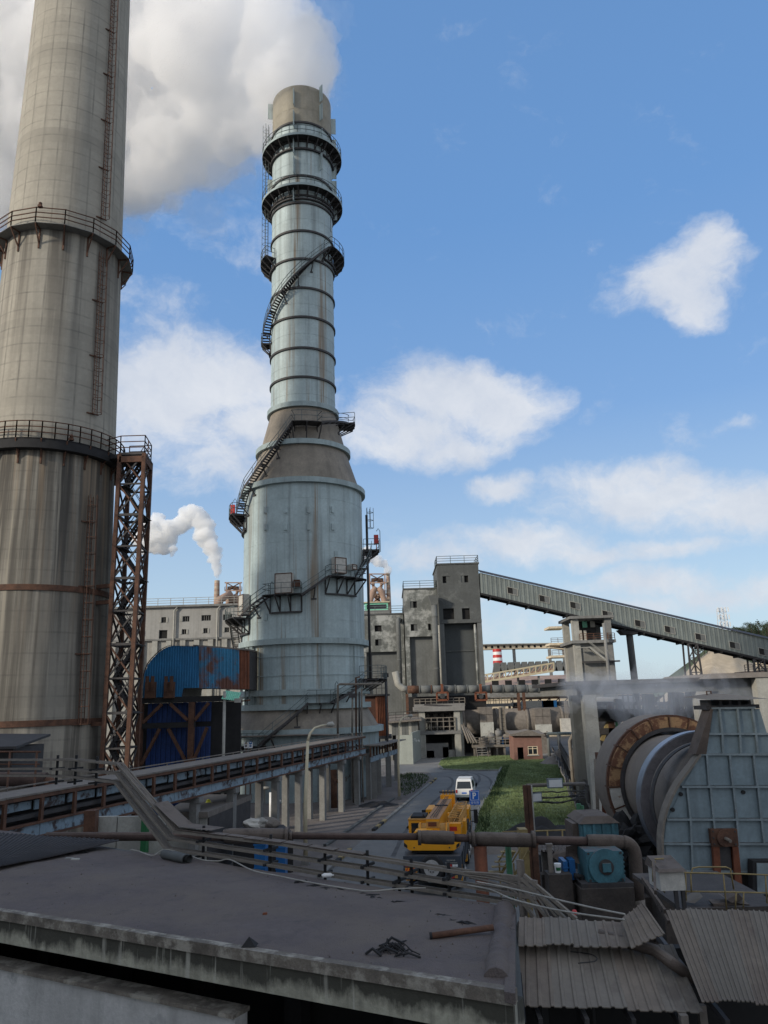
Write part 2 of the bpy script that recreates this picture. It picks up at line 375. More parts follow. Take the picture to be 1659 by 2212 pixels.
m_tyre = M('polished_tyre', (.30, .33, .38), .2, 3, .38, metal=.7, bump=.03)
m_tyres = M('tyre_side', (.14, .13, .135), .3, 4, .55, metal=.3, bump=.08)
m_dust = M('dusty_steel', (.17, .15, .13), .25, 2.5, .95, bump=.2, extra=dusty((.17, .15, .13), .7))
m_pipe = M('dusty_brown_pipe', (.075, .048, .04), .3, 2, .9, extra=dusty((.115, .085, .07), .9), bump=.2)
m_lag = M('lagged_pipe', (.10, .078, .064), .25, 3, .95, extra=dusty((.135, .112, .095), .9), bump=.35, bscale=18)
m_tan = M('dusty_tray', (.19, .168, .14), .25, 3, .9, rust=.15, extra=dusty((.165, .145, .12), .8), bump=.15)
m_cable = M('pale_cable', (.30, .29, .26), .2, 5, .8, bump=0)
m_asph = M('asphalt', (.145, .15, .15), .2, .25, .93, extra=wall_patch((.19, .185, .175), .5, .55, .12), bump=.25, bscale=30)
m_track = M('tyre_track_dust', (.085, .086, .088), .35, 1.2, .95, bump=0)
m_ground = M('dusty_ground', (.14, .13, .12), .22, .12, .97, extra=wall_patch((.06, .056, .054), .52, .7, .09), bump=.3, bscale=6)
m_yard = M('dark_yard', (.135, .118, .108), .25, .3, .95, bump=.3, bscale=12)
m_pale = M('cement_dust', (.21, .205, .195), .18, .3, .97, bump=.4, bscale=3)
m_grass = M('grass_green', (.15, .20, .085), .35, .5, .9, bump=.4, bscale=14, extra=wall_patch((.175, .20, .095), .55, .6, .3))
m_weed = M('weed_green', (.04, .07, .022), .4, 1.2, .9, bump=.2)
m_teal2 = M('motor_teal', (.05, .155, .19), .3, 2.5, .65, rust=.25, rustc=(.06, .045, .035), rscale=2.2, streak=.35, bump=.1, extra=dusty(DUST, .9))
m_bluep = M('tank_blue', (.012, .11, .30), .2, 3, .45, bump=.02)
m_white = M('white_paint', (.72, .73, .72), .08, 2, .4, bump=0)
m_white2 = M('grimy_white', (.48, .46, .41), .2, 3, .7, rust=.2, rustc=(.17, .08, .04), rscale=2.5, bump=.05)
m_yel = M('crane_yellow', (.78, .34, .012), .08, 2, .42, bump=0)
m_yeld = M('dusty_crane_yellow', (.50, .27, .07), .2, 2.5, .7, bump=.05)
m_yelr = M('yellow_rail', (.28, .21, .085), .3, 4, .7, rust=.3, bump=.05)
m_chas = M('chassis_grey', (.045, .055, .068), .25, 2, .6, bump=.05, extra=dusty((.10, .10, .10), .6))
m_rub = M('rubber', (.022, .022, .023), .2, 5, .85, bump=.1)
m_rim = M('rim_grey', (.45, .44, .42), .2, 5, .55, metal=.2, bump=0)
m_glass = M('dark_glass', (.02, .025, .03), .2, 2, .12, bump=0)
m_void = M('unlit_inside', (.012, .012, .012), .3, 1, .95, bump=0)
m_sign = M('sign_blue', (.01, .12, .50), .05, 3, .4, bump=0)
m_red = M('red_paint', (.45, .03, .025), .15, 3, .5, bump=0)
m_green = M('green_paint', (.015, .12, .04), .2, 2, .55, bump=0)
m_mint = M('mint_sheet', (.22, .60, .42), .15, 2, .6, bump=0)
m_cream = M('cream_wall', (.66, .56, .40), .12, .2, .8, streak=.2, bump=.05)
m_creamy = M('pale_post', (.50, .44, .30), .12, 1, .65, bump=0)
m_brick = M('red_brick_wall', (.225, .118, .092), .2, 1.2, .9, streak=.25, streakc=(.14, .08, .06), bump=.2)
m_furn = M('furnace_steel', (.34, .235, .18), .3, .4, .85, rust=.3, rustc=(.22, .12, .08), bump=.1)
m_rock = M('quarried_slope', (.40, .335, .245), .25, .05, .95, extra=wall_patch((.27, .22, .16), .5, .7, .07), bump=.5, bscale=.4)
m_pine = M('pine_green', (.040, .060, .026), .4, .4, .9, bump=0)
m_trunk = M('bark', (.09, .06, .045), .3, 3, .9, bump=.1)
m_hillg = M('wooded_slope', (.055, .075, .035), .4, .06, .95, bump=.5, bscale=.4)
m_mast = M('mast_white', (.62, .63, .64), .1, 1, .5, bump=0)
m_rail = M('railing_paint', (.10, .125, .125), .25, 3, .7, rust=.2, bump=0)
m_blk = M('block_wall', (.265, .29, .265), .12, .6, .9, streak=.25, streakc=(.16, .17, .16), extra=wall_patch((.36, .38, .35), .6, .5, .5), bump=.15)
m_ped = M('oily_concrete', (.055, .045, .038), .35, 1.5, .8, extra=wall_patch((.12, .095, .075), .56, .7, .7), bump=.25)
# ================================================================ left concrete chimney
cy_ = 62.0
pb, pt = atY(64, 1550, cy_), atY(182, 0, cy_)
CHX, CHY = pb.x, cy_
chim_dir = (pt - pb)
def chim_axis(z): return pb + chim_dir * ((z - pb.z) / chim_dir.z)
def chim_fit(y, half):                                # front line at pixel row y, silhouette half width
    r = half * .036
    for _ in range(6):
        z = atY(100, y, cy_ - r).z; c = chim_axis(z); d = (c - EYE).dot(F); q = half * d / FPX; r = q / math.sqrt(1 + (q / d) ** 2)
    return z, r
k1, k2 = chim_fit(0, 97), chim_fit(1550, 158)
kk = [chim_fit(450, 117), chim_fit(690, 125), chim_fit(1200, 141)]
def chim_r(z): return k2[1] + (k1[1] - k2[1]) * (z - k2[0]) / (k1[0] - k2[0])
CHZ1 = atY(130, 497, cy_ - 4.6).z; CHZ2 = atY(90, 948, cy_ - 5.4).z
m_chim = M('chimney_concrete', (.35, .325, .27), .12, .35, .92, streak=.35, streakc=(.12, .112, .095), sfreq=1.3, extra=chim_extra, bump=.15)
chimney = T('concrete_chimney', 'tall tapering bare concrete chimney, widest and nearest of all, cut off by the frame', 'chimney', (pb.x, cy_, 0))
mb = MB(); prof = [0, 5, 12, 20, 30, 40, 55, 70, 90, 108]
vs_ = []; n_ = 72
for z in prof:
    c = chim_axis(z); r = chim_r(z)
    for k in range(n_): a = 2 * math.pi * k / n_; vs_.append((c.x + r * math.sin(a), c.y - r * math.cos(a), z))
mb.add(vs_, [(i * n_ + k, i * n_ + (k + 1) % n_, (i + 1) * n_ + (k + 1) % n_, (i + 1) * n_ + k) for i in range(len(prof) - 1) for k in range(n_)], True)
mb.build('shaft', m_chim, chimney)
# rust bands
for y in (1265, 1563):
    z = atY(80, y, cy_ - 5.8).z; c = chim_axis(z); r = chim_r(z)
    MB().ring(r - .02, r + .09, z - .22, z + .22, c, 64).build('rust_band', m_rusts, chimney)
# upper walkway ring: open bracket platform
def chim_platform(z, wid, faceted, deck, rh, solid):
    c = chim_axis(z); r = chim_r(z); n = 16 if faceted else 40
    MB().ring(r + .02, r + wid, z - .06, z, c, n).build('walkway_deck', deck, chimney)
    if solid: MB().ring(r + .01, r + wid - .05, z - .8, z - .062, c, 64).build('deck_skirt', m_black, chimney)
    rl = MB(); pts = [(c.x + (r + wid) * math.sin(2 * math.pi * k / n), c.y - (r + wid) * math.cos(2 * math.pi * k / n), z) for k in range(n + 1)]
    rl.rail(pts, rh, 2.6 if not faceted else 9, .075)
    rl.build('railing', m_rusts, chimney)
    for k in range(n if faceted else 20):
        a = 2 * math.pi * k / (n if faceted else 20)
        d = Vector((math.sin(a), -math.cos(a), 0)); o = Vector((c.x, c.y, 0))
        b = MB().bar(o + d * (r + wid) + Vector((0, 0, z - .1)), o + d * (r + .1) + Vector((0, 0, z - .1)), .1)
        b.bar(o + d * (r + wid) + Vector((0, 0, z - .12)), o + d * (r + .08) + Vector((0, 0, z - 1.5)), .09)
        b.bar(o + d * (r + .08) + Vector((0, 0, z - .1)), o + d * (r + .08) + Vector((0, 0, z - 1.9)), .12)
        b.build('bracket', m_rusts, chimney)
chim_platform(CHZ1, 1.0, True, m_concg, 1.35, False)
chim_platform(CHZ2, .75, False, m_black, 1.35, True)
# caged ladder
def chim_ladder(z0, z1, a_of):
    lb = MB(); n = int((z1 - z0) / .42)
    P_ = lambda a, z, e: Vector((chim_axis(z).x + (chim_r(z) + e) * math.sin(a), chim_axis(z).y - (chim_r(z) + e) * math.cos(a), z))
    for s in (-.045, .045): lb.tube([P_(a_of(z0) + s, z0, .18), P_(a_of(z1) + s, z1, .18)], .035, 5)
    for k in range(n):
        z = z0 + (z1 - z0) * k / n; a = a_of(z); lb.bar(P_(a - .045, z, .18), P_(a + .045, z, .18), .04)
        if k % 3 == 0:
            lb.tube([P_(a - .05, z, .16), P_(a - .06, z, .6), P_(a, z, .9), P_(a + .06, z, .6), P_(a + .05, z, .16)], .028, 4)
        if k % 12 == 0: lb.bar(P_(a - .12, z, .02), P_(a + .06, z, .25), .1)
    for s, e in ((-.06, .6), (0, .9), (.06, .6)): lb.tube([P_(a_of(z0) + s, z0, e), P_(a_of(z1) + s, z1, e)], .025, 4)
    return lb
def chim_a(px, py):
    z = atY(px, py, cy_ - 5).z
    for _ in range(4):
        c = chim_axis(z); r = chim_r(z); ax = pr(c)[0]; d = (c - EYE).dot(F); q = max(-1, min(1, (px - ax) * d / FPX / r))
        a = math.atan2(-c.x, c.y) + math.asin(q); z = atY(px, py, c.y - r * math.cos(a)).z
    return a, z
A0, Z0 = chim_a(188, 905); A1, Z1 = chim_a(228, 60); Az = lambda z: A0 + (A1 - A0) * (z - Z0) / (Z1 - Z0)
for z0, z1 in ((CHZ2 + 3, CHZ1 - 1), (CHZ1 + 2.4, 100), (8, CHZ2 - 4)):
    chim_ladder(z0, z1, Az).build('caged_ladder', m_rusts, chimney)
for py, px in ((895, 144), (470, 98)):
    a, z = chim_a(px, py); c = chim_axis(z); zz = CHZ1 + 1.35 if py < 600 else CHZ2 + .1; r = chim_r(zz) + (1.0 if py < 600 else .6); c = chim_axis(zz)
    q = Vector((c.x + r * math.sin(a), c.y - r * math.cos(a), zz))
    MB().box(q.x - .16, q.x + .16, q.y - .16, q.y + .16, zz, zz + .18).tube([q + Vector((0, 0, .17)), q + Vector((0, 0, .42)), q + Vector((0, 0, .5))], [.16, .15, .05], 8).build('beacon_lamp', m_rusts, chimney)
# ================================================================ braced stair tower beside the chimney
ty = 60.0
def corner(px, py, Y): return atY(px, py, Y)
st = T('stair_tower', 'rusty lattice steel tower with zigzag stairs, tied to the concrete chimney', 'stair tower', (corner(270, 1500, ty).x, ty, 0))
topz = corner(284, 980, ty).z
fl = [corner(259.5, 977, ty), corner(221, 1640, ty)]; frr = [corner(312, 981, ty), corner(274, 1655, ty)]
br = [corner(326.5, 985, ty + 2.6), corner(297, 1600, ty + 2.6)]; bl = [corner(279, 985, ty + 2.6), corner(254, 1600, ty + 2.6)]
def leg_at(e, z): t = (z - e[0].z) / (e[1].z - e[0].z); return e[0].lerp(e[1], t)
legs = [fl, frr, br, bl]
for e in legs:
    MB().bar(leg_at(e, topz), leg_at(e, 0), .30, .30, up=(0, 1, 0)).build('leg', m_rusts, st)
nb = 11
zs = [topz - (topz - 1.0) * k / nb for k in range(nb + 1)]
for k, z in enumerate(zs):
    b = MB()
    for i in range(4): b.bar(leg_at(legs[i], z), leg_at(legs[(i + 1) % 4], z), .2 if k % 2 == 0 else .13)
    b.build('ring_beam', m_dark, st)
    if k == nb: break
    for i in range(4):
        zn = zs[k + 1]
        MB().bar(leg_at(legs[i], z), leg_at(legs[(i + 1) % 4], zn), .12).build('brace', m_rusts if i != 2 else m_dark, st)
        MB().bar(leg_at(legs[(i + 1) % 4], z), leg_at(legs[i], zn), .12).build('brace', m_dark, st)
    # one flight in each bay
    zn = zs[k + 1]; fr = MB(); s = 1 if k % 2 else -1
    cen = sum((leg_at(e, (z + zn) / 2) for e in legs), Vector()) / 4
    x0, x1 = cen.x - .8 * s, cen.x + .8 * s
    for yy in (-.35, .35):
        fr.bar((x0, cen.y + yy, z), (x1, cen.y + yy, zn), .05, .24); fr.bar((x0, cen.y + yy, z + 1), (x1, cen.y + yy, zn + 1), .05)
    for q in range(12):
        t = (q + .5) / 12; xx = x0 + (x1 - x0) * t; zz = z + (zn - z) * t; fr.box(xx - .12, xx + .12, cen.y - .34, cen.y + .34, zz - .02, zz + .02)
    fr.box(x1 - .45, x1 + .45, cen.y - .9, cen.y + .9, zn - .05, zn)
    fr.build('stair_flight', m_dark, st)
tp_ = [leg_at(e, topz) for e in legs]
MB().prism([p + Vector((0, 0, -.25)) for p in tp_], (0, 0, .3)).build('top_deck', m_black, st)
hp = [p + Vector((0, 0, -.8)) for p in tp_]
MB().bar(tp_[0] - Vector((0, 0, .5)), tp_[1] - Vector((0, 0, .5)), .3, .5).bar(tp_[1] - Vector((0, 0, .5)), tp_[2] - Vector((0, 0, .5)), .3, .5).build('top_beam', m_rusts, st)
lnk = chim_axis(topz) + Vector((chim_r(topz) * .95, -1, 0))
MB().rail([p + Vector((0, 0, .06)) for p in (lnk, tp_[0], tp_[1], tp_[2], tp_[3])], 1.5, 1.6, .07).build('railing', m_rusts, st)
MB().prism([Vector((lnk.x - 1, lnk.y - .2, topz - .3)), tp_[0] + Vector((0, 0, -.3)), tp_[3] + Vector((0, 0, -.3)), Vector((lnk.x - 1, lnk.y + 2, topz - .3))], (0, 0, .34)).build('link_bridge', m_black, st)
for y in (1265, 1300, 1563):
    z = atY(240, y, ty).z
    MB().bar(leg_at(fl, z), (CHX + chim_r(z) * .9, ty + .6, z), .28, .3).build('tie_beam', m_rusts, st)
# ================================================================ desulphurisation tower
TY = 84.0; tc = atY(657, 1400, TY); TX = tc.x
tower = T('scrubber_tower', 'tall pale teal steel scrubber tower with spiral stairs, steam leaving its crown', 'tower', (TX, TY, 0))
def taxis(z): return Vector((TX, TY, z))
def tfit(y, half):
    r = half * .052
    for _ in range(6):
        z = atY(657, y, TY - r).z; d = (taxis(z) - EYE).dot(F); q = half * d / FPX; r = q / math.sqrt(1 + (q / d) ** 2)
    return z, r
def ACAM(z=0): return math.atan2(-TX, TY)
def tp(px, py, rf):                                    # pixel -> angle and height on a shell of radius rf (number or function of z)
    z = atY(px, py, TY - 5).z
    for _ in range(6):
        r = rf(z) if callable(rf) else rf
        d = (taxis(z) - EYE).dot(F); q = (px - pr(taxis(z))[0]) * d / FPX / r
        a = ACAM() + math.asin(max(-1, min(1, q))); z = atY(px, py, TY - r * math.cos(a)).z
    return a, z
def tpt(a, r, z): return Vector((TX + r * math.sin(a), TY - r * math.cos(a), z))
zt, rt = tfit(183, 62.5); zf1, _ = tfit(262, 63.5)
zc1, r1 = tfit(874, 69); R1 = (rt + r1) / 2
zc2, r2 = tfit(956, 94); zc3, r3 = tfit(1040, 127)
zb4, r4 = tfit(1385, 130); R4 = (r3 + r4) / 2
zb5, _ = tfit(1495, 131); zb6, r6 = tfit(1527, 139); zb7, r7 = tfit(1580, 163)
def trad(z):
    pr_ = [(zt, R1), (zc1, R1), (zc2, r2), (zc3, R4), (zb6, R4), (zb7, r7), (0, r7)]
    for (za, ra), (zb, rb) in zip(pr_, pr_[1:]):
        if z >= zb: return ra + (rb - ra) * max(0, min(1, (za - z) / (za - zb)))
    return r7
c0 = (TX, TY)
def shell(name, prof, mat, n=72):
    mb = MB()
    for a, b in zip(prof, prof[1:]): mb.lathe([a, b], c0, n)
    return mb.build(name, mat, tower)
shell('crown', [(R1, zf1), (R1, zt), (R1 - .06, zt), (R1 - .06, zf1)], m_crown)
shell('upper_shaft', [(R1, zc1), (R1, zf1)], m_teal)
shell('upper_cone', [(r2, zc2), (R1, zc1)], m_beige)
shell('lower_cone', [(R4, zc3), (r2, zc2)], m_beige)
shell('body', [(R4, zb4), (R4, zc3)], m_teal)
shell('lower_body', [(R4 - .12, zb6), (R4 - .12, zb4)], m_teal)
shell('base_skirt', [(r7, zb7), (R4, zb6)], m_beige)
shell('base', [(r7 - .1, 0), (r7 - .1, zb7)], M('base_plate_paint', (.27, .34, .35), .2, .8, .7, rust=.2, streak=.4, streakc=(.1, .08, .06), extra=tower_extra))
for y in (303, 319, 378, 421, 437, 498, 559, 622, 685, 752, 815, 262):
    z, _ = tfit(y, 66); MB().ring(R1 - .01, R1 + .17, z - .12, z + .12, c0, 64).build('stiffener_ring', m_dark, tower)
for y, rr in ((874, R1), (955, r2), (1038, R4), (1385, R4), (1495, R4), (1526, R4 + .1), (1581, r7)):
    z = tfit(y, rr * 18)[0]
    b = MB().ring(rr - .05, rr + .42, z - .28, z + .28, c0, 72)
    b.build('flange', m_band, tower)
# weld seams: thin raised hoops
for y in (720, 790, 850, 595, 655, 540, 470, 1090, 1180, 1240, 1300, 1345, 1420, 1460, 230, 350):
    z = tfit(y, 66)[0]; r = trad(z); MB().ring(r - .02, r + .018, z - .03, z + .03, c0, 64).build('weld_seam', m_teal if y > 262 else m_crown, tower)
# strakes
sk = MB().box(-.03, .03, -.62, 0, -1.15, 1.15).mesh('strake', m_teal)
for (px, ys) in ((583, (225, 300, 395)), (637, (214, 261, 318, 360, 420)), (689, (205, 245, 300, 352)), (717, (253, 300, 353, 393, 445))):
    for y in ys:
        if px == 717: a = ACAM() + R_(88); z = tfit(y - 28, 62)[0]
        elif px == 583: a = ACAM() - R_(86); z = tfit(y - 25, 62)[0]
        else: a, z = tp(px, y, R1)
        put('strake', sk, tower, None, tpt(a, R1 - .02, z), (0, 0, a))
# ring walkways
def walkway(a0, a1, z, rin, rout, n_br, skirt=True, mat=m_dark, rh=1.2, brh=1.3):
    full = a1 - a0 > 6.2; n = max(6, int((a1 - a0) * 10))
    deck = MB().ring(rin, rout, z - .05, z, c0, n, a0, a1)
    for k in range(n_br + (0 if full else 1)):
        a = a0 + (a1 - a0) * k / n_br
        deck.bar(tpt(a, rin, z - .12), tpt(a, rout, z - .12), .12, .14); deck.bar(tpt(a, rin, z - brh), tpt(a, rout - .05, z - .15), .11)
        deck.bar(tpt(a, rin + .05, z - brh), tpt(a, rin + .05, z - .1), .12)
    deck.ring(rin + .03, rin + .25, z - brh - .1, z - brh + .06, c0, n, a0, a1)
    w = deck.build('walkway_deck', mat, tower)
    if skirt: MB().ring(rout, rout + .03, z - .18, z + .12, c0, n, a0, a1).build('toe_board', m_band, w)
    rl = MB()
    pts = [tpt(a0 + (a1 - a0) * k / n, rout - .03, z) for k in range(n + 1)]
    if not full: pts = [tpt(a0, rin + .1, z)] + pts + [tpt(a1, rin + .1, z)]
    st_ = max(1, n // max(1, n_br))
    for k, p in enumerate(pts):
        if k % st_ == 0 or k == len(pts) - 1: rl.bar(p, p + Vector((0, 0, rh)), .055)
    for f in (1, .52):
        for p, q in zip(pts, pts[1:]): rl.bar(p + Vector((0, 0, rh * f)), q + Vector((0, 0, rh * f)), .05)
    rl.build('railing', m_rail, w)
    return w
zp1 = tfit(288, 83)[0]; zp2 = tfit(397, 83)[0]
for z in (zp1, zp2): walkway(0, 2 * math.pi, z, R1 + .05, R1 + 1.25, 24)
# stairs
tread_cache = {}
def stair(p0, p1, off=.62, rail_side=1, wid=.8):
    a0, z0 = p0; a1, z1 = p1
    n = max(6, int(abs(z1 - z0) / .24)); f = MB(); rl = MB()
    rad = lambda z: trad(z) + off
    stp = T_part = None
    seq = [(a0 + (a1 - a0) * k / n, z0 + (z1 - z0) * k / n) for k in range(n + 1)]
    for e in (-wid / 2, wid / 2):
        for (a, z), (a_, z_) in zip(seq, seq[1:]): f.bar(tpt(a, rad(z) + e, z), tpt(a_, rad(z_) + e, z_), .05, .22)
    for k, ((a, z), (a_, z_)) in enumerate(zip(seq, seq[1:])):
        for h_ in (1.0, .5): rl.bar(tpt(a, rad(z) + wid / 2, z + h_), tpt(a_, rad(z_) + wid / 2, z_ + h_), .05)
        if k % 5 == 0: rl.bar(tpt(a, rad(z) + wid / 2, z), tpt(a, rad(z) + wid / 2, z + 1), .05)
        if k % 8 == 4:
            f.bar(tpt(a, trad(z) - .05, z - .15), tpt(a, rad(z) + wid / 2, z - .15), .1); f.bar(tpt(a, trad(z - 1.1) - .05, z - 1.2), tpt(a, rad(z) + .2, z - .2), .1)
            f.bar(tpt(a - .04, trad(z - 1.2) + .03, z - 1.25), tpt(a + .04, trad(z - 1.2) + .03, z - 1.25), .16)
    s = f.build('stair', m_dark, tower)
    rl.build('handrail', m_rail, s)
    if wid not in tread_cache: tread_cache[wid] = MB().box(-.12, .12, -wid / 2, wid / 2, -.03, .03).mesh('tread', m_dark)
    for (a, z) in seq[1:-1]: put('tread', tread_cache[wid], s, None, tpt(a, rad(z), z), (0, 0, a))
    return s
def sector(px0, px1, py, depth=1.5, rh=1.2, n=3):
    rf = lambda z: trad(z) + .4
    a0, z = tp(px0, py, rf); a1, _ = tp(px1, py, rf); r = trad(z)
    return walkway(a0, a1, z, r + .05, r + depth, n, False, m_dark, rh)
def away(px_edge, back): return None
# upper set: left half-landing, spiral flight, right landing
L_ = lambda deg: ACAM() + R_(deg)
zA = tfit(541, 66)[0]; walkway(L_(-125), L_(-58), zA, R1 + .05, R1 + 1.35, 5, False)
zB = tfit(528, 66)[0]; walkway(L_(42), L_(120), zB, R1 + .05, R1 + 1.4, 6, False)
zC = tfit(706, 70)[0] - .4
walkway(L_(-102), L_(-84), zC, R1 + .05, R1 + 1.2, 2, False)
stair((L_(-88), zC), (L_(42), zB - .05))
# cone: right-hand stair and its top landing, middle landing, left landing
zD = tfit(846, 70)[0] - 2.6; walkway(L_(78), L_(104), zD, R1 + .05, R1 + 2.3, 3, False)
pm0, pm1 = tp(636, 916, lambda z: trad(z) + .5), tp(686, 916, lambda z: trad(z) + .5)
rC = trad(pm0[1] - .2)
walkway(pm0[0], pm1[0], pm0[1], rC + .03, rC + 1.6, 2, False, m_dark, 1.2, 2.4)
stair((pm1[0] + .02, pm1[1]), (L_(84), zD), .9)
aL, zL = L_(-97), tfit(1108, 150)[0] + 1.2
walkway(L_(-112), L_(-68), zL, R4 + .05, R4 + 1.7, 5, False, m_dark, 1.2, 1.8)
stair((L_(-70), zL), (pm0[0] - .01, pm0[1]), .75)
# body: right landing, stair down to two cabinet landings, left landing
zR = tfit(1170, 140)[0] + .3
walkway(L_(80), L_(104), zR, R4 + .05, R4 + 1.9, 3, False)
q = lambda px, py: tp(px, py, lambda z: trad(z) + .6)
c1, c2 = q(584, 1287), q(652, 1287); walkway(c1[0], c2[0], c1[1], R4 + .03, R4 + 1.5, 3, False, m_dark, 1.1, 1.7)
d1, d2 = q(703, 1245), q(770, 1245); walkway(d1[0], d2[0], d1[1], R4 + .03, R4 + 1.5, 3, False, m_dark, 1.1, 1.7)
stair((d2[0] - .02, d2[1]), (L_(82), zR)); stair((c2[0] - .01, c2[1]), (d1[0] + .01, d1[1]))
zl2 = tfit(1330, 140)[0] + .3
walkway(L_(-115), L_(-58), zl2, R4 + .05, R4 + 1.9, 5, False, m_dark, 1.1, 1.6)
stair((L_(-62), zl2), (c1[0] + .01, c1[1]))
stair((L_(-118), zl2 - 5.2), (L_(-98), zl2 - .1), 1.2)
# base: right landing, middle landing and the flights between, down to the sign platform
zr3 = tfit(1467, 150)[0]; walkway(L_(58), L_(106), zr3, R4 + .05, R4 + 2.3, 5, False, m_dark, 1.3, 1.4)
e1, e2 = q(663, 1519), q(713, 1519); walkway(e1[0], e2[0], e1[1], R4 + .03, R4 + 1.2, 2, False)
stair((e2[0] - .01, e2[1]), (L_(60), zr3))
g2 = tp(575, 1612, r7 + .8); walkway(tp(512, 1612, r7 + .8)[0], g2[0], g2[1], r7 + .05, r7 + 1.3, 4, False)
stair((g2[0] - .02, g2[1]), (e1[0] + .01, e1[1]), .9)
# cabinets on the landings
def cabinet(px, py, w, h, mat, name, rbase, off=.45, d=.7):
    a, z = tp(px, py, rbase + off); p = tpt(a, rbase + off, z)
    b = MB().box(p.x - w / 2, p.x + w / 2, p.y - d / 2, p.y + d / 2, z, z + h, a, (p.x, p.y)).build(name, mat, tower)
    f = MB()
    for s in (-1, 1): f.box(p.x + s * w / 2 - .04, p.x + s * w / 2 + .04, p.y - d / 2 - .05, p.y - d / 2 + .0, z + .03, z + h - .03, a, (p.x, p.y))
    for zz in (z + .02, z + h - .1): f.box(p.x - w / 2 + .05, p.x + w / 2 - .05, p.y - d / 2 - .045, p.y - d / 2, zz, zz + .08, a, (p.x, p.y))
    f.build('cabinet_frame', m_rusts, b)
cabinet(618, 1283, 1.75, 2.1, m_white2, 'cabinet', R4, .5); cabinet(643, 1268, .6, .7, m_rusts, 'switch_box', R4, .4)
cabinet(727, 1240, 1.35, 1.7, m_white2, 'cabinet', R4, .5); cabinet(755, 1232, .7, .6, m_white2, 'switch_box', R4, .4)
cabinet(533, 1330, 1.2, 2.2, m_white2, 'cabinet', R4, .5)
# red boxes at the edge landings
for a, z, r in ((L_(-98), zL, R4 + 1.5), (L_(92), zR, R4 + 1.6)):
    p = tpt(a, r, z); MB().box(p.x - .26, p.x + .26, p.y - .2, p.y + .2, z + .9, z + 1.95).bar(p, p + Vector((0, 0, .92)), .07).build('red_box', m_red, tower)
    MB().tube([p + Vector((.45, 0, 0)), p + Vector((.45, 0, 2.4)), p + Vector((.25, 0, 2.7)), p + Vector((.05, 0, 2.4))], .04, 5).build('lamp_hook', m_rail, tower)
# small inspection hatches
for y in (1102, 1139):
    for px in (580, 621, 666, 714):
        a, z = tp(px, y, R4)
        h = put('hatch_plate', MB().box(-.33, .33, -.03, 0, -.5, .5).mesh('hatch_plate', m_teal), tower, None, tpt(a, R4 - .005, z), (0, 0, a))
        put('hatch', MB().box(-.17, .17, -.16, -.03, -.3, .36).mesh('hatch', m_teal), h, None, (0, 0, 0))
for (px, y) in ((580, 1333), (721, 1198)):
    a, z = tp(px, y, R4); put('hatch_plate', MB().box(-.2, .2, -.08, 0, -.35, .35).mesh('hatch_plate', m_band), tower, None, tpt(a, R4 - .005, z), (0, 0, a))
# columns on the lower body, tall gutter pipes
for px in (539, 548):
    a, z = tp(px, 1450, R4 + .3); MB().bar(tpt(a, R4 + .25, zb4 - .3), tpt(a, R4 + .25, zb6), .3).build('pilaster', m_band, tower)
for px in (562, 692, 762):
    a, z = tp(px, 1440, R4); MB().bar(tpt(a, R4 - .1, zb4 - .4), tpt(a, R4 - .1, zb5), .12, .12, up=(0, 1, 0)).build('pilaster', m_band if px != 562 else m_creamy, tower)
MB().tube([tpt(L_(91), R4 + .55, zc3 - 2), tpt(L_(91), R4 + .55, zr3)], .14, 8).build('riser_pipe', m_dark, tower)
# caged ladders
def tower_ladder(a, z0, z1, r):
    lb = MB(); da = .22 / r
    for s in (-da, da): lb.tube([tpt(a + s, r, z0), tpt(a + s, r, z1)], .035, 5)
    for k in range(int((z1 - z0) / .35)): lb.bar(tpt(a - da, r, z0 + k * .35), tpt(a + da, r, z0 + k * .35), .035)
    for k in range(int((z1 - z0) / .9)):
        z = z0 + k * .9 + .5; lb.tube([tpt(a - da, r, z), tpt(a - 1.7 * da, r + .35, z), tpt(a, r + .72, z), tpt(a + 1.7 * da, r + .35, z), tpt(a + da, r, z)], .03, 4)
    for s, e in ((-1.7 * da, .35), (0, .72), (1.7 * da, .35)): lb.tube([tpt(a + s, r + e, z0 + .5), tpt(a + s, r + e, z1)], .028, 4)
    for k in range(int((z1 - z0) / 3)): lb.bar(tpt(a - da, r, z0 + 3 * k + .5), tpt(a - da, R1 if r < R4 else R4, z0 + 3 * k + .5), .05)
    lb.build('caged_ladder', m_rail, tower)
tower_ladder(L_(-92), zA, tfit(212, 62)[0] - 1, R1 + .5)
tower_ladder(L_(90), zR + 2.2, zc3 - 1.2, R4 + .6)
# lamp hooks along the stairs
for (px, y) in ((711, 470), (591, 1262), (718, 1210), (718, 1478)):
    a, z = tp(px, y, lambda z: trad(z) + .5); p = tpt(a, trad(z) + .6, z)
    MB().tube([p - Vector((0, 0, 2)), p, p + Vector((.15, 0, .25)), p + Vector((.3, 0, 0))], .04, 5).build('lamp_hook', m_rail, tower)
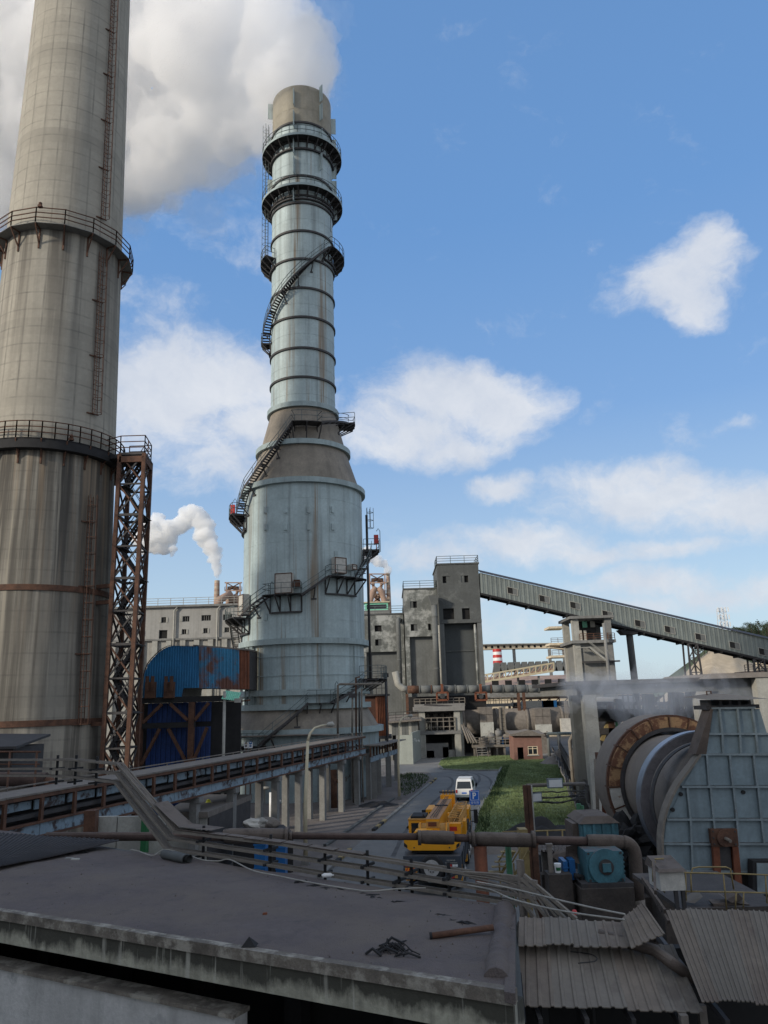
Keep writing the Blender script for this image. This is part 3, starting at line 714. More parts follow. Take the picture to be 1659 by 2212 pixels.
# steam plume
def plume(name, label, pts, Y, vox, amp, mat, nscale):
    bm = bmesh.new()
    for q in pts:
        px, py, r = q[:3]; Yq = Y + (q[3] if len(q) > 3 else 0)
        c = atY(px, py, Yq); R = r * mpp(c)
        bmesh.ops.create_icosphere(bm, subdivisions=3, radius=R, matrix=Matrix.Translation(c))
    me = bpy.data.meshes.new(name); bm.to_mesh(me); bm.free()
    o = bpy.data.objects.new('tmp', me); COL.objects.link(o)
    md = o.modifiers.new('r', 'REMESH'); md.mode = 'VOXEL'; md.voxel_size = vox
    bpy.context.view_layer.update()
    me2 = bpy.data.meshes.new_from_object(o.evaluated_get(bpy.context.evaluated_depsgraph_get())); bpy.data.objects.remove(o)
    me2.name = name
    nv = [v.normal.copy() for v in me2.vertices]
    for v, n in zip(me2.vertices, nv):
        p = v.co; s = 0
        for k, (f, w) in enumerate(((1, 1), (2.1, .6), (4.6, .36), (9.5, .2))):
            s += w * (2.6 * abs(noise.noise(p * (nscale * f) + Vector((k * 7.3, 3.1, 1.7)))))
        v.co = p + n * (s - .75) * amp
    o = bpy.data.objects.new('tmp', me2); COL.objects.link(o)      # clean the folds so that the volume stays closed
    md = o.modifiers.new('r', 'REMESH'); md.mode = 'VOXEL'; md.voxel_size = vox * .8; md.use_smooth_shade = True
    bpy.context.view_layer.update()
    me2 = bpy.data.meshes.new_from_object(o.evaluated_get(bpy.context.evaluated_depsgraph_get())); bpy.data.objects.remove(o)
    me2.name = name
    for v, n in zip(me2.vertices, [v.normal.copy() for v in me2.vertices]):
        p = v.co * (nscale * 7); v.co = v.co + n * amp * .17 * (2.4 * abs(noise.noise(p)) + 1.2 * abs(noise.noise(p * 2.1)) - .9)
    me2.materials.clear(); me2.materials.append(mat); me2.update()
    o = bpy.data.objects.new(name, me2); COL.objects.link(o); tag(o, label, 'steam plume'); o['kind'] = 'thing'
    return o
m_steam = volume_mat('steam', .22, (.997, .997, .997), .1)
big = [(653, 202, 46, 0), (656, 170, 44, 0), (645, 138, 45, 0), (612, 98, 48, 0), (572, 55, 58, 1), (520, 18, 78, 3), (455, -10, 100, 6), (390, 0, 120, 9), (300, 20, 140, 12), (190, 20, 150, 15), (80, 0, 160, 18), (-40, 20, 190, 20),
       (560, 215, 62, 9), (548, 275, 55, 9), (500, 180, 85, 12), (470, 245, 80, 12), (440, 290, 75, 13), (400, 170, 110, 14), (380, 310, 88, 14), (350, 368, 54, 15), (383, 400, 24, 15), (300, 240, 120, 16), (250, 315, 100, 17), (285, 380, 42, 16), (180, 200, 150, 18), (140, 330, 120, 19), (60, 220, 170, 20), (20, 330, 120, 20), (-80, 250, 200, 22), (520, 100, 80, 6), (425, 90, 110, 9), (225, 90, 130, 24), (120, 120, 130, 26), (20, 130, 150, 28), (470, 160, 80, 16), (540, 200, 60, 14), (330, 180, 100, 22), (250, 180, 100, 24), (585, 115, 42, 4)]
plume('steam_plume', 'huge white and grey steam plume bending left from the crown of the teal tower', big, 84, .85, 3.4, m_steam, .10)
plume('steam_veil', 'thin torn steam veil round the huge plume at the crown of the teal tower', [(a, b, c * 1.04 + 2, *d) for a, b, c, *d in big], 84, 1.0, 6.0, volume_mat('veil', .022, (.99, .99, .99), .1), .16)
# ================================================================ ground, road, lawn
g3 = lambda pts, z: [atZ(x, y, 0).to_2d().to_3d() + Vector((0, 0, z)) for x, y in pts]
kind(MB().add([(-3000, -300, 0), (3000, -300, 0), (3000, 6000, 0), (-3000, 6000, 0)], [(0, 1, 2, 3)]).build('ground', m_ground), 'structure')
def sheet(name, pts, mat): return kind(MB().add(pts, [tuple(range(len(pts)))]).build(name, mat), 'structure')
kerb_l = g3([(941.7, 1683), (860, 1751.5), (806.6, 1795.5), (756, 1838), (690, 1898)], 0)
far_l = g3([(925, 1668), (890, 1668), (862, 1672), (800, 1690)], 0)
lawn = g3([(948, 1653), (954, 1643), (966, 1638), (1030, 1634), (1110, 1633), (1170, 1640), (1201, 1647), (1220, 1664), (1240, 1712), (1250, 1775), (1252, 1803), (1024, 1803), (1028.6, 1792), (1036.5, 1754), (1060, 1714), (1086, 1660), (1078, 1663), (1010, 1664), (957, 1661)], 0)
up = lambda pts, z: [Vector((p.x, p.y, z)) for p in pts]
road = [Vector((-6, 20, 0))] + kerb_l[::-1] + far_l[:3] + g3([(862, 1640), (905, 1632), (948, 1640)], 0) + g3([(1030, 1640), (1120, 1650), (1090, 1720), (1060, 1803)], 0) + [Vector((9, 45, 0)), Vector((12, 20, 0))]
sheet('road', up(road, .004), m_asph)
yard_pts = [Vector((-20, 22, 0)), Vector((-7, 22, 0))] + [p + Vector((-.45, 0, 0)) for p in kerb_l[::-1]] + g3([(862, 1690), (800, 1700)], 0) + [Vector((-20, 78, 0))]
sheet('yard_paving', up(yard_pts, .004), m_yard)
# tyre tracks and dust streaks are left to the asphalt material; the pale cement dust round the far kiln
sheet('dust_apron', up([Vector((-8, 117, 0)), Vector((9, 117.5, 0)), Vector((20, 123, 0)), Vector((45, 150, 0)), Vector((-12, 150, 0))], .008), m_pale)
# lawn: a low bank with blades
lw = MB(); lp = up(lawn, .10); lw.add(lp + up(lawn, 0), [tuple(range(len(lp)))] + [(i, (i + 1) % len(lp), len(lp) + (i + 1) % len(lp), len(lp) + i) for i in range(len(lp))])
kind(lw.build('lawn', m_grass), 'structure')
def inside(p, poly):
    c = False; n = len(poly)
    for i in range(n):
        a, b = poly[i], poly[(i + 1) % n]
        if (a.y > p[1]) != (b.y > p[1]) and p[0] < (b.x - a.x) * (p[1] - a.y) / (b.y - a.y) + a.x: c = not c
    return c
def tufts(name, poly, n, h, mat, w=.07):
    xs = [p.x for p in poly]; ys = [p.y for p in poly]; vs_ = []; fs = []; k = 0
    rnd = random.Random(3)
    while k < n:
        x, y = rnd.uniform(min(xs), max(xs)), rnd.uniform(min(ys), max(ys))
        if not inside((x, y), poly): continue
        den = noise.noise(Vector((x * .25, y * .12, 0)))
        hh = h * rnd.uniform(.4, 1.2) * (1 + .7 * den); a = rnd.uniform(0, 6.28); dx, dy = math.cos(a) * w, math.sin(a) * w
        lx, ly = rnd.uniform(-1, 1) * hh * .6, rnd.uniform(-1, 1) * hh * .6
        b = len(vs_); vs_ += [(x - dx, y - dy, .06), (x + dx, y + dy, .06), (x + lx, y + ly, .1 + hh)]; fs.append((b, b + 1, b + 2)); k += 1
    m = MB(); m.add(vs_, fs); o = m.build(name, mat); kind(o, 'stuff'); return o
tufts('grass', lawn, 60000, .12, m_grass, .06)
weeds = g3([(864, 1712), (864, 1676), (885, 1672), (915, 1674), (930, 1682), (905, 1706), (875, 1722)], 0)
kind(MB().add(up(weeds, .012), [tuple(range(len(weeds)))]).build('verge', m_yard), 'structure')
tufts('weeds', weeds, 900, .22, m_weed, .05)
# dark weeds growing along the left edge of the lawn
edge = g3([(1024, 1803), (1028.6, 1792), (1036.5, 1754), (1060, 1714), (1086, 1658)], 0)
strip = edge + [p + Vector((.9, 0, 0)) for p in edge[::-1]]
tufts('undergrowth', strip, 1100, .36, m_weed, .05)
# kerbs: one block each, painted ends yellow and black
def kerb(pts, name, label, ln=1.0, every=None, h=.16, mat=None):
    t = T(name, label, 'kerb', pts[0])
    i = 0
    for p, q in zip(pts, pts[1:]):
        n = max(1, round((q - p).length / ln))
        for k in range(n):
            a, b = p.lerp(q, (k + .02) / n), p.lerp(q, (k + .98) / n)
            m = mat or m_concg
            if every and every(p, q, k, n): m = m_yelr if (k % 2) else m_black
            MB().bar(a + Vector((0, 0, h / 2)), b + Vector((0, 0, h / 2)), .26, h).build('kerb_stone', m, t); i += 1
    return t
kl = kerb_l[::-1]
kerb([kl[0], kl[1]], 'kerb', 'grey concrete kerb stones left of the truck, yellow and black at the end', 1.0, lambda p, q, k, n: k >= n - 5)
kerb([kl[2], kl[3], kl[4]], 'kerb', 'long grey kerb from the driveway gap to the weedy bend, ends painted yellow and black', 1.2, lambda p, q, k, n: (p is kl[2] and k < 4) or (p is kl[3] and k > n - 6))
kerb(g3([(948, 1655), (957, 1663), (1010, 1666), (1078, 1665)], 0), 'kerb', 'low dusty kerb along the front of the upper lawn', 1.6, lambda p, q, k, n: False)
kerb([p + Vector((-.15, 0, 0)) for p in edge], 'kerb', 'low kerb between the lawn and the road, half hidden by weeds', 2.0, None, .14)
# inner kerb of the yard under the conveyor
kerb(g3([(690, 1838), (760, 1790), (800, 1760), (850, 1726)], 0), 'kerb', 'dark kerb edging the yard beneath the conveyor columns', 2.0, None, .14, m_concd)
# dark tyre tracks swinging round the bend
for pts in ([(935, 1790), (985, 1735), (1008, 1700), (1020, 1684), (1012, 1672), (975, 1668), (930, 1672)], [(905, 1790), (955, 1735), (985, 1706), (995, 1690), (985, 1678), (955, 1675)], [(1020, 1760), (1035, 1720), (1045, 1695), (1038, 1680), (1015, 1670)], [(880, 1850), (900, 1800), (925, 1765)]):
    P_ = g3(pts, 0); o_ = []
    for i in range(len(P_) - 1):
        p0, p1, p2, p3 = P_[max(0, i - 1)], P_[i], P_[i + 1], P_[min(len(P_) - 1, i + 2)]
        for k in range(8): t_ = k / 8; o_.append(.5 * ((2 * p1) + (p2 - p0) * t_ + (2 * p0 - 5 * p1 + 4 * p2 - p3) * t_ ** 2 + (3 * p1 - p0 - 3 * p2 + p3) * t_ ** 3))
    for off in (-.85, .85):
        m = MB(); vs_ = []
        for i, p in enumerate(o_):
            d = (o_[min(i + 1, len(o_) - 1)] - o_[max(0, i - 1)]).normalized(); nn = Vector((d.y, -d.x, 0)); w = .15 + .07 * noise.noise(p * .8)
            vs_ += [p + nn * (off - w) + Vector((0, 0, .008)), p + nn * (off + w) + Vector((0, 0, .008))]
        m.add(vs_, [(2 * i, 2 * i + 1, 2 * i + 3, 2 * i + 2) for i in range(len(o_) - 1)]); kind(m.build('tyre_track', m_track), 'structure')
# gravel and dirt heaps on the yard edge
def heap(name, label, px, py, w, h, mat, n=22, seed=1, z=0):
    c = atZ(px, py, z); mb = MB(); vs_ = []; fs = []
    for j in range(n + 1):
        for i in range(n + 1):
            u, v = i / n * 2 - 1, j / n * 2 - 1; r = min(1, math.hypot(u, v))
            hh = h * (max(0, 1 - r) ** .8) * (1 + .8 * noise.noise(Vector((u * 3 + seed, v * 3, 0)))) + (.05 if r < 1 else -.05) * noise.noise(Vector((u * 9, v * 9, seed)))
            vs_.append((c.x + u * w, c.y + v * w * .8, z + max(-.02, hh)))
    for j in range(n):
        for i in range(n): q = j * (n + 1) + i; fs.append((q, q + 1, q + n + 2, q + n + 1))
    mb.add(vs_, fs, True); return tag(mb.build(name, mat), label, 'heap')
heap('cement_heap', 'pale heap of cement dust before the open frame building', 930, 1625, 4.2, 1.3, m_pale, seed=2)
heap('cement_heap', 'low pale dust pile under the far kiln', 1010, 1618, 5, .7, m_pale, seed=5)
heap('dirt_heap', 'black dirt pile by the dark yard kerb', 818, 1740, 1.8, .35, m_black, seed=8)
heap('scrap_heap', 'dark tangled scrap heap between lawn and walkway', 1212, 1650, 3.2, 1.4, m_dust, seed=4)
# ================================================================ helpers for buildings far off
def rect(px0, px1, py0, py1, Y):
    a, b = atY(px0, py1, Y), atY(px1, py0, Y); return a.x, b.x, a.z, b.z
def wall_with_holes(name, mat, parent, x0, x1, y, z0, z1, holes, th=.35, dx=None):   # facade with real openings, looking -y
    xs = sorted({x0, x1, *[h[0] for h in holes], *[h[1] for h in holes]}); zs_ = sorted({z0, z1, *[h[2] for h in holes], *[h[3] for h in holes]})
    mb = MB()
    for a, b in zip(xs, xs[1:]):
        for c, d in zip(zs_, zs_[1:]):
            mx_, mz = (a + b) / 2, (c + d) / 2
            if not any(h[0] < mx_ < h[1] and h[2] < mz < h[3] for h in holes): mb.add([(a, y, c), (b, y, c), (b, y, d), (a, y, d)], [(0, 1, 2, 3)])
    for h in holes:
        a, b, c, d = h
        mb.add([(a, y, c), (b, y, c), (b, y, d), (a, y, d), (a, y + th, c), (b, y + th, c), (b, y + th, d), (a, y + th, d)], [(0, 1, 5, 4), (1, 2, 6, 5), (2, 3, 7, 6), (3, 0, 4, 7)])
    return mb.build(name, mat, parent)
def window(parent, h, y, mull=2, leafs=True, mat=None):
    a, b, c, d = h
    f = MB(); f.box(a, b, y + .18, y + .24, c, c + .07).box(a, b, y + .18, y + .24, d - .07, d)
    for k in range(mull + 1):
        x = a + .04 + (b - a - .08) * k / mull; f.box(x - .035, x + .035, y + .182, y + .238, c + .07, d - .07)
    w = f.build('window', mat or m_concg, parent)
    MB().add([(a, y + .32, c), (b, y + .32, c), (b, y + .32, d), (a, y + .32, d)], [(0, 1, 2, 3)]).build('pane', m_void, w)
    if leafs:
        for s in leafs:
            x = a - (b - a) * .42 if s < 0 else b
            MB().box(x, x + (b - a) * .40, y - .08, y - .03, c + .05, d - .05).build('shutter', m_concl, w)
    return w
# ================================================================ long grey building on the left
Yb = 132.0
x0, x1, _, zt_ = rect(205, 560, 1430, 1310, Yb)
zt_ = atY(380, 1312, Yb).z; zm = atY(420, 1378, Yb).z
lb_ = T('grey_factory', 'long grey two tone factory hall with shuttered windows behind the blue duct', 'factory hall', ((x0 + x1) / 2, Yb, 0))
holes = []; wins = []
for (a, b, c, d, m_, lf) in ((1045, 1077, 597, 635, 2, (-1, 1)), (1183, 1228, 590, 628, 3, (-1,)), (1305, 1367, 583, 622, 4, ()), (1445, 1505, 578, 617, 4, ()), (790, 850, 610, 650, 4, ()), (690, 735, 612, 652, 3, ()), (900, 942, 604, 642, 3, ()),
                        (1028, 1085, 680, 738, 1, ()), (1178, 1208, 675, 710, 2, (-1, 1)), (1318, 1346, 668, 703, 2, (-1, 1)), (1455, 1485, 663, 697, 2, (-1, 1)), (905, 930, 686, 720, 2, (1,))):
    h = rect(a / 3, b / 3, 1134 + c / 3, 1134 + d / 3, Yb); holes.append(h); wins.append((h, m_, lf))
wall_with_holes('upper_wall', M('pale_cladding', (.31, .305, .285), .12, .3, .85, streak=.5, streakc=(.15, .145, .135), sfreq=1.0, bump=.05), lb_, x0, x1, Yb, zm, zt_, holes)
for h, m_, lf in wins: window(lb_, h, Yb, m_, lf)
MB().box(x0, x1, Yb + .15, Yb + .5, 0, zm).build('lower_wall', M('stained_render', (.33, .32, .29), .15, .4, .9, streak=.5, streakc=(.13, .125, .115), bump=.1), lb_)
for k in range(12):
    x = x0 + (x1 - x0) * (k + .5) / 12; MB().box(x - .45, x + .45, Yb - .25, Yb + .15, 0, zm - .35).build('pilaster', m_concl, lb_)
MB().box(x0, x1, Yb - .3, Yb + .2, zm - .3, zm + .003).build('string_course', m_concg, lb_)
MB().box(x0 - .4, x1 + .4, Yb - .5, Yb + 18, zt_, zt_ + .35).build('roof', m_concg, lb_)
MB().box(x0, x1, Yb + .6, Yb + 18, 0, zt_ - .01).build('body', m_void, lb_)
for px in (1133, 1412):
    x = atY(px / 3, 1330, Yb).x; MB().tube([(x, Yb - .35, 0), (x, Yb - .35, zt_ - .6), (x + .5, Yb - .35, zt_)], .16, 6).build('downpipe', m_concl, lb_)
MB().rail([(x0, Yb - .3, zt_ + .35), (x1, Yb - .3, zt_ + .35)], 1.2, 2.2, .08).build('railing', m_concl, lb_)
n_sheet = int((x1 - x0) / 1.1)
# ================================================================ concrete silo building in the middle
Ym = 140.0
def silo_block(name, label, px0, px1, pyt, pym, yfront, mat_up, mat_low, wins_, side=0, setback=.7, rail_=True):
    a, b = atY(px0, pyt, yfront), atY(px1, pyt, yfront); zt2 = a.z * .5 + b.z * .5; zm2 = atY((px0 + px1) / 2, pym, yfront).z
    t = T(name, label, 'silo building', ((a.x + b.x) / 2, yfront, 0), 'concrete silo blocks')
    hs = []
    for w in wins_:
        hs.append(rect(w[0], w[1], w[2], w[3], yfront))
    wall_with_holes('upper_wall', mat_up, t, a.x, b.x, yfront, zm2, zt2, hs, .4)
    for k, h in enumerate(hs):
        wv_ = wins_[k][4] if len(wins_[k]) > 4 else 0
        MB().add([(h[0], yfront + .42, h[2]), (h[1], yfront + .42, h[2]), (h[1], yfront + .42, h[3]), (h[0], yfront + .42, h[3])], [(0, 1, 2, 3)]).build('window', m_void, t)
        if wv_: MB().box(h[0] + (h[1] - h[0]) * (.5 if wv_ == 1 else 0), h[0] + (h[1] - h[0]) * (1 if wv_ == 1 else .45), yfront + .1, yfront + .16, h[2], h[3]).build('shutter', m_concd, t)
    MB().box(a.x + .01, b.x - .01, yfront + .45, yfront + 12, zm2, zt2 - .01).build('upper_body', m_concd if mat_up is m_concd else m_conc2, t)
    MB().box(a.x + .02, b.x - .02, yfront + setback, yfront + 12, 0, zm2 - .002).build('lower_wall', mat_low, t)
    for x in (a.x, b.x - .8): MB().box(x, x + .8, yfront - .02, yfront + setback - .01, 0, zm2 - .01).build('column', m_conc2 if mat_up is m_concd else m_concm, t)
    MB().box(a.x - .02, b.x + .02, yfront - .12, yfront - .004, zm2 - .25, zm2 + .35).build('ledge', mat_up, t)
    MB().box(a.x - .15, b.x + .15, yfront - .15, yfront + 12, zt2, zt2 + .25).build('roof', m_concd, t)
    if rail_: MB().rail([(a.x, yfront + 6, zt2 + .25), (a.x, yfront, zt2 + .25), (b.x, yfront, zt2 + .25), (b.x, yfront + 6, zt2 + .25)], 1.3, 2.6, .09).build('railing', m_rail, t)
    return t, a.x, b.x, zm2, zt2
dm = lambda x, y: (810 + x / 3.414, 1188 + y / 3.414)
def dw(a, b, c, d, k=0): p, q = dm(a, c), dm(b, d); return (p[0], q[0], p[1], q[1], k)
t1, ax, bx, *_ = silo_block('silo_block', 'lowest flaking grey silo block, beside the teal tower', 780, 871, 1328, 1405, Ym + 2, m_concm, m_conc2, [dw(-2, 48, 555, 603), dw(2, 48, 658, 706, 1)])
t2, ax2, bx2, zm2_, zt2_ = silo_block('silo_block', 'middle height grey silo block with two small windows', 871.5, 943, 1273, 1372, Ym, m_concm, m_conc2, [dw(260, 308, 378, 428, 2), dw(264, 312, 545, 597, 1), dw(393, 412, 543, 592)])
t3, ax3, bx3, zm3, zt3 = silo_block('silo_block', 'tallest dark concrete silo block, where the sloping gallery ends', 943.5, 1033, 1219, 1343, Ym - 3, m_concd, M('smoked_render', (.070, .078, .080), .12, .3, .95, streak=.2, bump=.05), [dw(500, 552, 192, 245, 1), dw(636, 687, 188, 240, 2), dw(505, 582, 430, 513), dw(645, 698, 428, 512)], setback=1.6)
hl = rect(*[dm(497, 0)[0], dm(740, 0)[0]], dm(0, 750)[1], dm(0, 745)[1], Ym - 3)
MB().box(hl[0], hl[1], Ym - 1.55, Ym - 1.41, hl[2] - .1, hl[2] + .12).build('string_course', m_concd, t3)
for px in (486, 505, 755):
    x = atY(dm(px, 0)[0], dm(0, 850)[1], Ym - 3).x; MB().tube([(x, Ym - 2.6, 8), (x, Ym - 2.6, zm3 - .5)], .22, 6).build('downpipe', m_concl if px < 700 else m_concm, t3)
def vpipe(name, label, px, py0, py1, r, Y, mat, elbow=None):
    a, b = atY(px, py0, Y), atY(px, py1, Y); pts = [(a.x, Y, b.z), (a.x, Y, a.z)]
    if elbow: pts += [(a.x, Y, a.z + r), (a.x + .2 * elbow, Y + .6, a.z + 1.5 * r), (a.x + .5 * elbow, Y + 2.2, a.z + 1.5 * r)]
    t = T(name, label, 'pipe', (a.x, Y, 0)); mb = MB().tube(pts, r, 10); mb.build('pipe_run', mat, t)
    for k in range(1, 5):
        z = b.z + (a.z - b.z) * k / 5; MB().ring(r * .9, r + .06, z - .08, z + .08, (a.x, Y), 12).build('collar', mat, t)
    return t
vpipe('downcomer_pipe', 'grey duct pipe standing against the lowest silo block', 860, 1345, 1480, .42, Ym - .2, m_conc2, .6)
vp = vpipe('downcomer_pipe', 'grey duct pipe with square hopper head against the middle silo block', 937, 1296, 1482, .52, Ym - 4.2, m_conc2)
hp_ = atY(937, 1292, Ym - 4.2); MB().hexa([(hp_.x - .5, Ym - 4.7, hp_.z - 1.2), (hp_.x + .5, Ym - 4.7, hp_.z - 1.2), (hp_.x + .5, Ym - 3.7, hp_.z - 1.2), (hp_.x - .5, Ym - 3.7, hp_.z - 1.2), (hp_.x - .9, Ym - 5, hp_.z + .4), (hp_.x + .9, Ym - 5, hp_.z + .4), (hp_.x + .9, Ym - 3.4, hp_.z + .4), (hp_.x - .9, Ym - 3.4, hp_.z + .4)]).build('hopper_head', m_conc2, vp)
# ================================================================ sloping conveyor gallery
Yg = 137.0
ga, gb = atY(1036, 1237, Yg), atY(1700, 1391, Yg + 1); gl, gm = atY(1036, 1281, Yg), atY(1700, 1436, Yg + 1)
gal = T('conveyor_gallery', 'long grey clad conveyor gallery sloping down to the right from the silo', 'conveyor gallery', (ga.x, Yg, 0))
gd = (gb - ga); ghz = Vector((0, 0, gl.z - ga.z)); GW = 3.2
Lg = gd.length; ns = 66
sh = MB(); step = gd / ns
prof = [(0, 0), (.25, 0), (.33, -.07), (.58, -.07), (.66, 0), (.97, 0)]
vv = [step * u + Vector((0, q, 0)) for u, q in prof]; sh.add(vv + [v + ghz for v in vv], [(i + 1, i, len(vv) + i, len(vv) + i + 1) for i in range(len(vv) - 1)])
me_sheet = sh.mesh('cladding_sheet', m_galw)
win_u = [(1102, 1270), (1233, 1303), (1310, 1325), (1180, 1287), (1378, 1345), (1445, 1361), (1512, 1375), (1588, 1392), (1655, 1408)]
gal_wins = []
for (px, py) in ((1107, 1277), (1176, 1294), (1243, 1308), (1313, 1327), (1384, 1347), (1449, 1360), (1516, 1376), (1591, 1394), (1655, 1408)):
    p = atY(px, py, Yg); gal_wins.append(p)
for k in range(ns):
    o = put('cladding_sheet', me_sheet, gal, None, ga + step * k + Vector((0, random.uniform(-.015, .015), 0)))
gv = Vector((0, 0, 1)).cross(gd).normalized()
MB().hexa([ga + ghz + Vector((0, .15, 0)), gb + ghz + Vector((0, .15, 0)), gb + ghz + Vector((0, GW, 0)), ga + ghz + Vector((0, GW, 0)), ga + Vector((0, .15, 0)), gb + Vector((0, .15, 0)), gb + Vector((0, GW, 0)), ga + Vector((0, GW, 0))]).build('gallery_core', m_concd, gal)
MB().hexa([ga + Vector((0, -.3, .02)), gb + Vector((0, -.3, .02)), gb + Vector((0, GW / 2, .7)), ga + Vector((0, GW / 2, .7)), ga + Vector((0, -.3, .12)), gb + Vector((0, -.3, .12)), gb + Vector((0, GW / 2, .8)), ga + Vector((0, GW / 2, .8))]).build('roof', m_dark, gal)
MB().bar(ga + ghz + Vector((0, -.05, -.16)), gb + ghz + Vector((0, -.05, -.16)), .3, .34).bar(ga + ghz + Vector((0, GW, -.16)), gb + ghz + Vector((0, GW, -.16)), .3, .34).build('bottom_beam', m_black, gal)
for k in range(16):
    p = ga + ghz + gd * (k + .5) / 16; MB().box(p.x - .12, p.x + .12, p.y - .12, p.y + GW, p.z - .62, p.z - .32).build('cross_beam', m_black, gal)
sl_ = gd.z / gd.x
for i, p in enumerate(gal_wins):
    w = .95; hgt = 1.25
    q = lambda dx, dz, dy: Vector((p.x + dx, Yg + dy + (p.x + dx - ga.x) / (gd.x) * gd.y, p.z + dx * sl_ + dz))
    f = MB()
    for (u0, u1, v0, v1) in ((-w, w, -.62, -.54), (-w, w, .54, .62), (-w, -w + .09, -.54, .54), (w - .09, w, -.54, .54)):
        f.hexa([q(u0, v0, -.16), q(u1, v0, -.16), q(u1, v0, -.08), q(u0, v0, -.08), q(u0, v1, -.16), q(u1, v1, -.16), q(u1, v1, -.08), q(u0, v1, -.08)])
    wo = f.build('window', m_concl, gal)
    MB().add([q(-w, -.54, -.10), q(w * .05, -.54, -.10), q(w * .05, .54, -.10), q(-w, .54, -.10)], [(0, 1, 2, 3)]).build('opening', m_void, wo)
    MB().add([q(w * .05, -.54, -.11), q(w, -.54, -.11), q(w, .54, -.11), q(w * .05, .54, -.11)], [(0, 1, 2, 3)]).build('pane', m_conc2, wo)
# gallery legs
def gal_at(px):
    lo, hi = 0, 1
    for _ in range(30):
        mid = (lo + hi) / 2
        if pr(ga + ghz + gd * mid)[0] < px: lo = mid
        else: hi = mid
    return ga + ghz + gd * lo
p = gal_at(1356); b = atY(1371, 1480, Yg + 1)
gp = T('gallery_post', 'dark round steel post carrying the sloping gallery', 'post', (b.x, Yg + 1, 0))
MB().tube([(b.x + .2, Yg + 1, 0), (p.x + .3, Yg + 1, p.z - .9)], .62, 10).build('shaft', M('post_dark', (.06, .062, .06), .3, 1, .8, rust=.3), gp)
MB().hexa([(p.x - 1, Yg, p.z - 1.3), (p.x + 1.4, Yg, p.z - 1.3), (p.x + 1.4, Yg + 2, p.z - 1.3), (p.x - 1, Yg + 2, p.z - 1.3), (p.x - 1.6, Yg, p.z - .4), (p.x + 1.6, Yg, p.z - .9), (p.x + 1.6, Yg + 2.5, p.z - .9), (p.x - 1.6, Yg + 2.5, p.z - .4)]).build('head', m_black, gp)
def lattice_leg(px, w, label):
    p = gal_at(px); t = T('lattice_trestle', label, 'trestle', (p.x, Yg + 1, 0), 'lattice legs under the gallery')
    zt_ = p.z - .35
    for s in (-1, 1):
        for yy in (0, 2.4): MB().bar((p.x + s * w * 1.4, Yg + yy, 0), (p.x + s * w * .8, Yg + yy, zt_), .26).build('leg', m_dark, t)
    n = 7
    for k in range(n):
        z0, z1 = zt_ * k / n, zt_ * (k + 1) / n; f = lambda z: w * (1.4 - .6 * z / zt_)
        MB().bar((p.x - f(z0), Yg, z0), (p.x + f(z1), Yg, z1), .16).bar((p.x + f(z0), Yg, z0), (p.x - f(z1), Yg, z1), .16).bar((p.x - f(z1), Yg, z1), (p.x + f(z1), Yg, z1), .16).build('brace', m_dark, t)
    return t
lattice_leg(1492, 1.0, 'dark lattice trestle under the gallery, in front of the sandy slope'); lattice_leg(1633, 1.1, 'dark lattice trestle under the lowest end of the gallery')
# ================================================================ transfer tower under the gallery
d4 = lambda x, y: (1172.8 + x / 3.414, 1188 + y / 3.414)
a, b = d4(232, 500), d4(520, 935); X0, X1 = atY(a[0], 1400, 134).x, atY(b[0], 1400, 134).x
zA_ = atY(1280, d4(0, 505)[1], 134).z; zB_ = atY(1280, d4(0, 665)[1], 134).z; zC_ = atY(1280, d4(0, 820)[1], 134).z
tt = T('transfer_tower', 'stained concrete transfer tower with open top storey below the sloping gallery', 'tower', ((X0 + X1) / 2, 134, 0))
MB().box(X0 + .3, X1 - .3, 134.3, 141.9, 0, zB_ - .5).build('lower_wall', M('stained_grey', (.20, .20, .185), .2, .4, .9, streak=.5, streakc=(.10, .095, .085)), tt)
for (x, y) in ((X0, 134), (X1 - 1.1, 134), (X0, 141), (X1 - 1.1, 141)): MB().box(x, x + 1.1, y, y + 1.1, 0, zA_).build('column', m_concl if x == X0 else m_concg, tt)
MB().box(X0 - .5, X1 + .4, 133.4, 142.6, zB_ - .5, zB_).build('floor_slab', m_concg, tt)
MB().box(X0 - .5, X1 + .4, 133.4, 142.6, zA_, zA_ + .45).build('roof', m_concg, tt)
MB().box(X0 + 1.1, X1 + .7, 133.2, 133.9, zC_ - .25, zC_).build('ledge', m_dark, tt)
MB().box(X0 + 1.2, X1 - 1.2, 139.5, 139.7, zB_ + .02, zA_ - .02).build('back_wall', m_dark, tt)
for k, (m_, u) in enumerate(((m_bluep, .05), (m_white2, .22), (m_white2, .34), (m_mint, .40), (m_white2, .75))):
    w = (X1 - X0) * (.12 if k else .08); x = X0 + 1.3 + (X1 - X0 - 2.6) * u; zz = zB_ + (.1 if k < 3 else 2.6)
    MB().box(x, x + w, 138.6, 139, zz, zz + (2.0 if k < 3 else 1.9)).build('switch_panel' if k < 3 else 'window', m_, tt)
MB().rail([(X0 + 1, 133.6, zB_), (X1 + .3, 133.6, zB_)], 1.1, 1.3, .1).build('railing', m_rusts, tt)
s0, s1 = atY(*d4(335, 718), 133.2), atY(*d4(462, 818), 133.2)
sf = MB()
for e in (0, .8): sf.bar((s0.x, 133.2 - e, s0.z), (s1.x, 133.2 - e, s1.z), .1, .3).bar((s0.x, 133.2 - e, s0.z + 1), (s1.x, 133.2 - e, s1.z + 1), .07)
for k in range(18): q_ = s0.lerp(s1, (k + .5) / 18); sf.box(q_.x - .15, q_.x + .15, 132.4, 133.2, q_.z - .03, q_.z + .03)
sf.box(X0 + .2, s0.x + .2, 132.4, 133.3, s0.z - .12, s0.z)
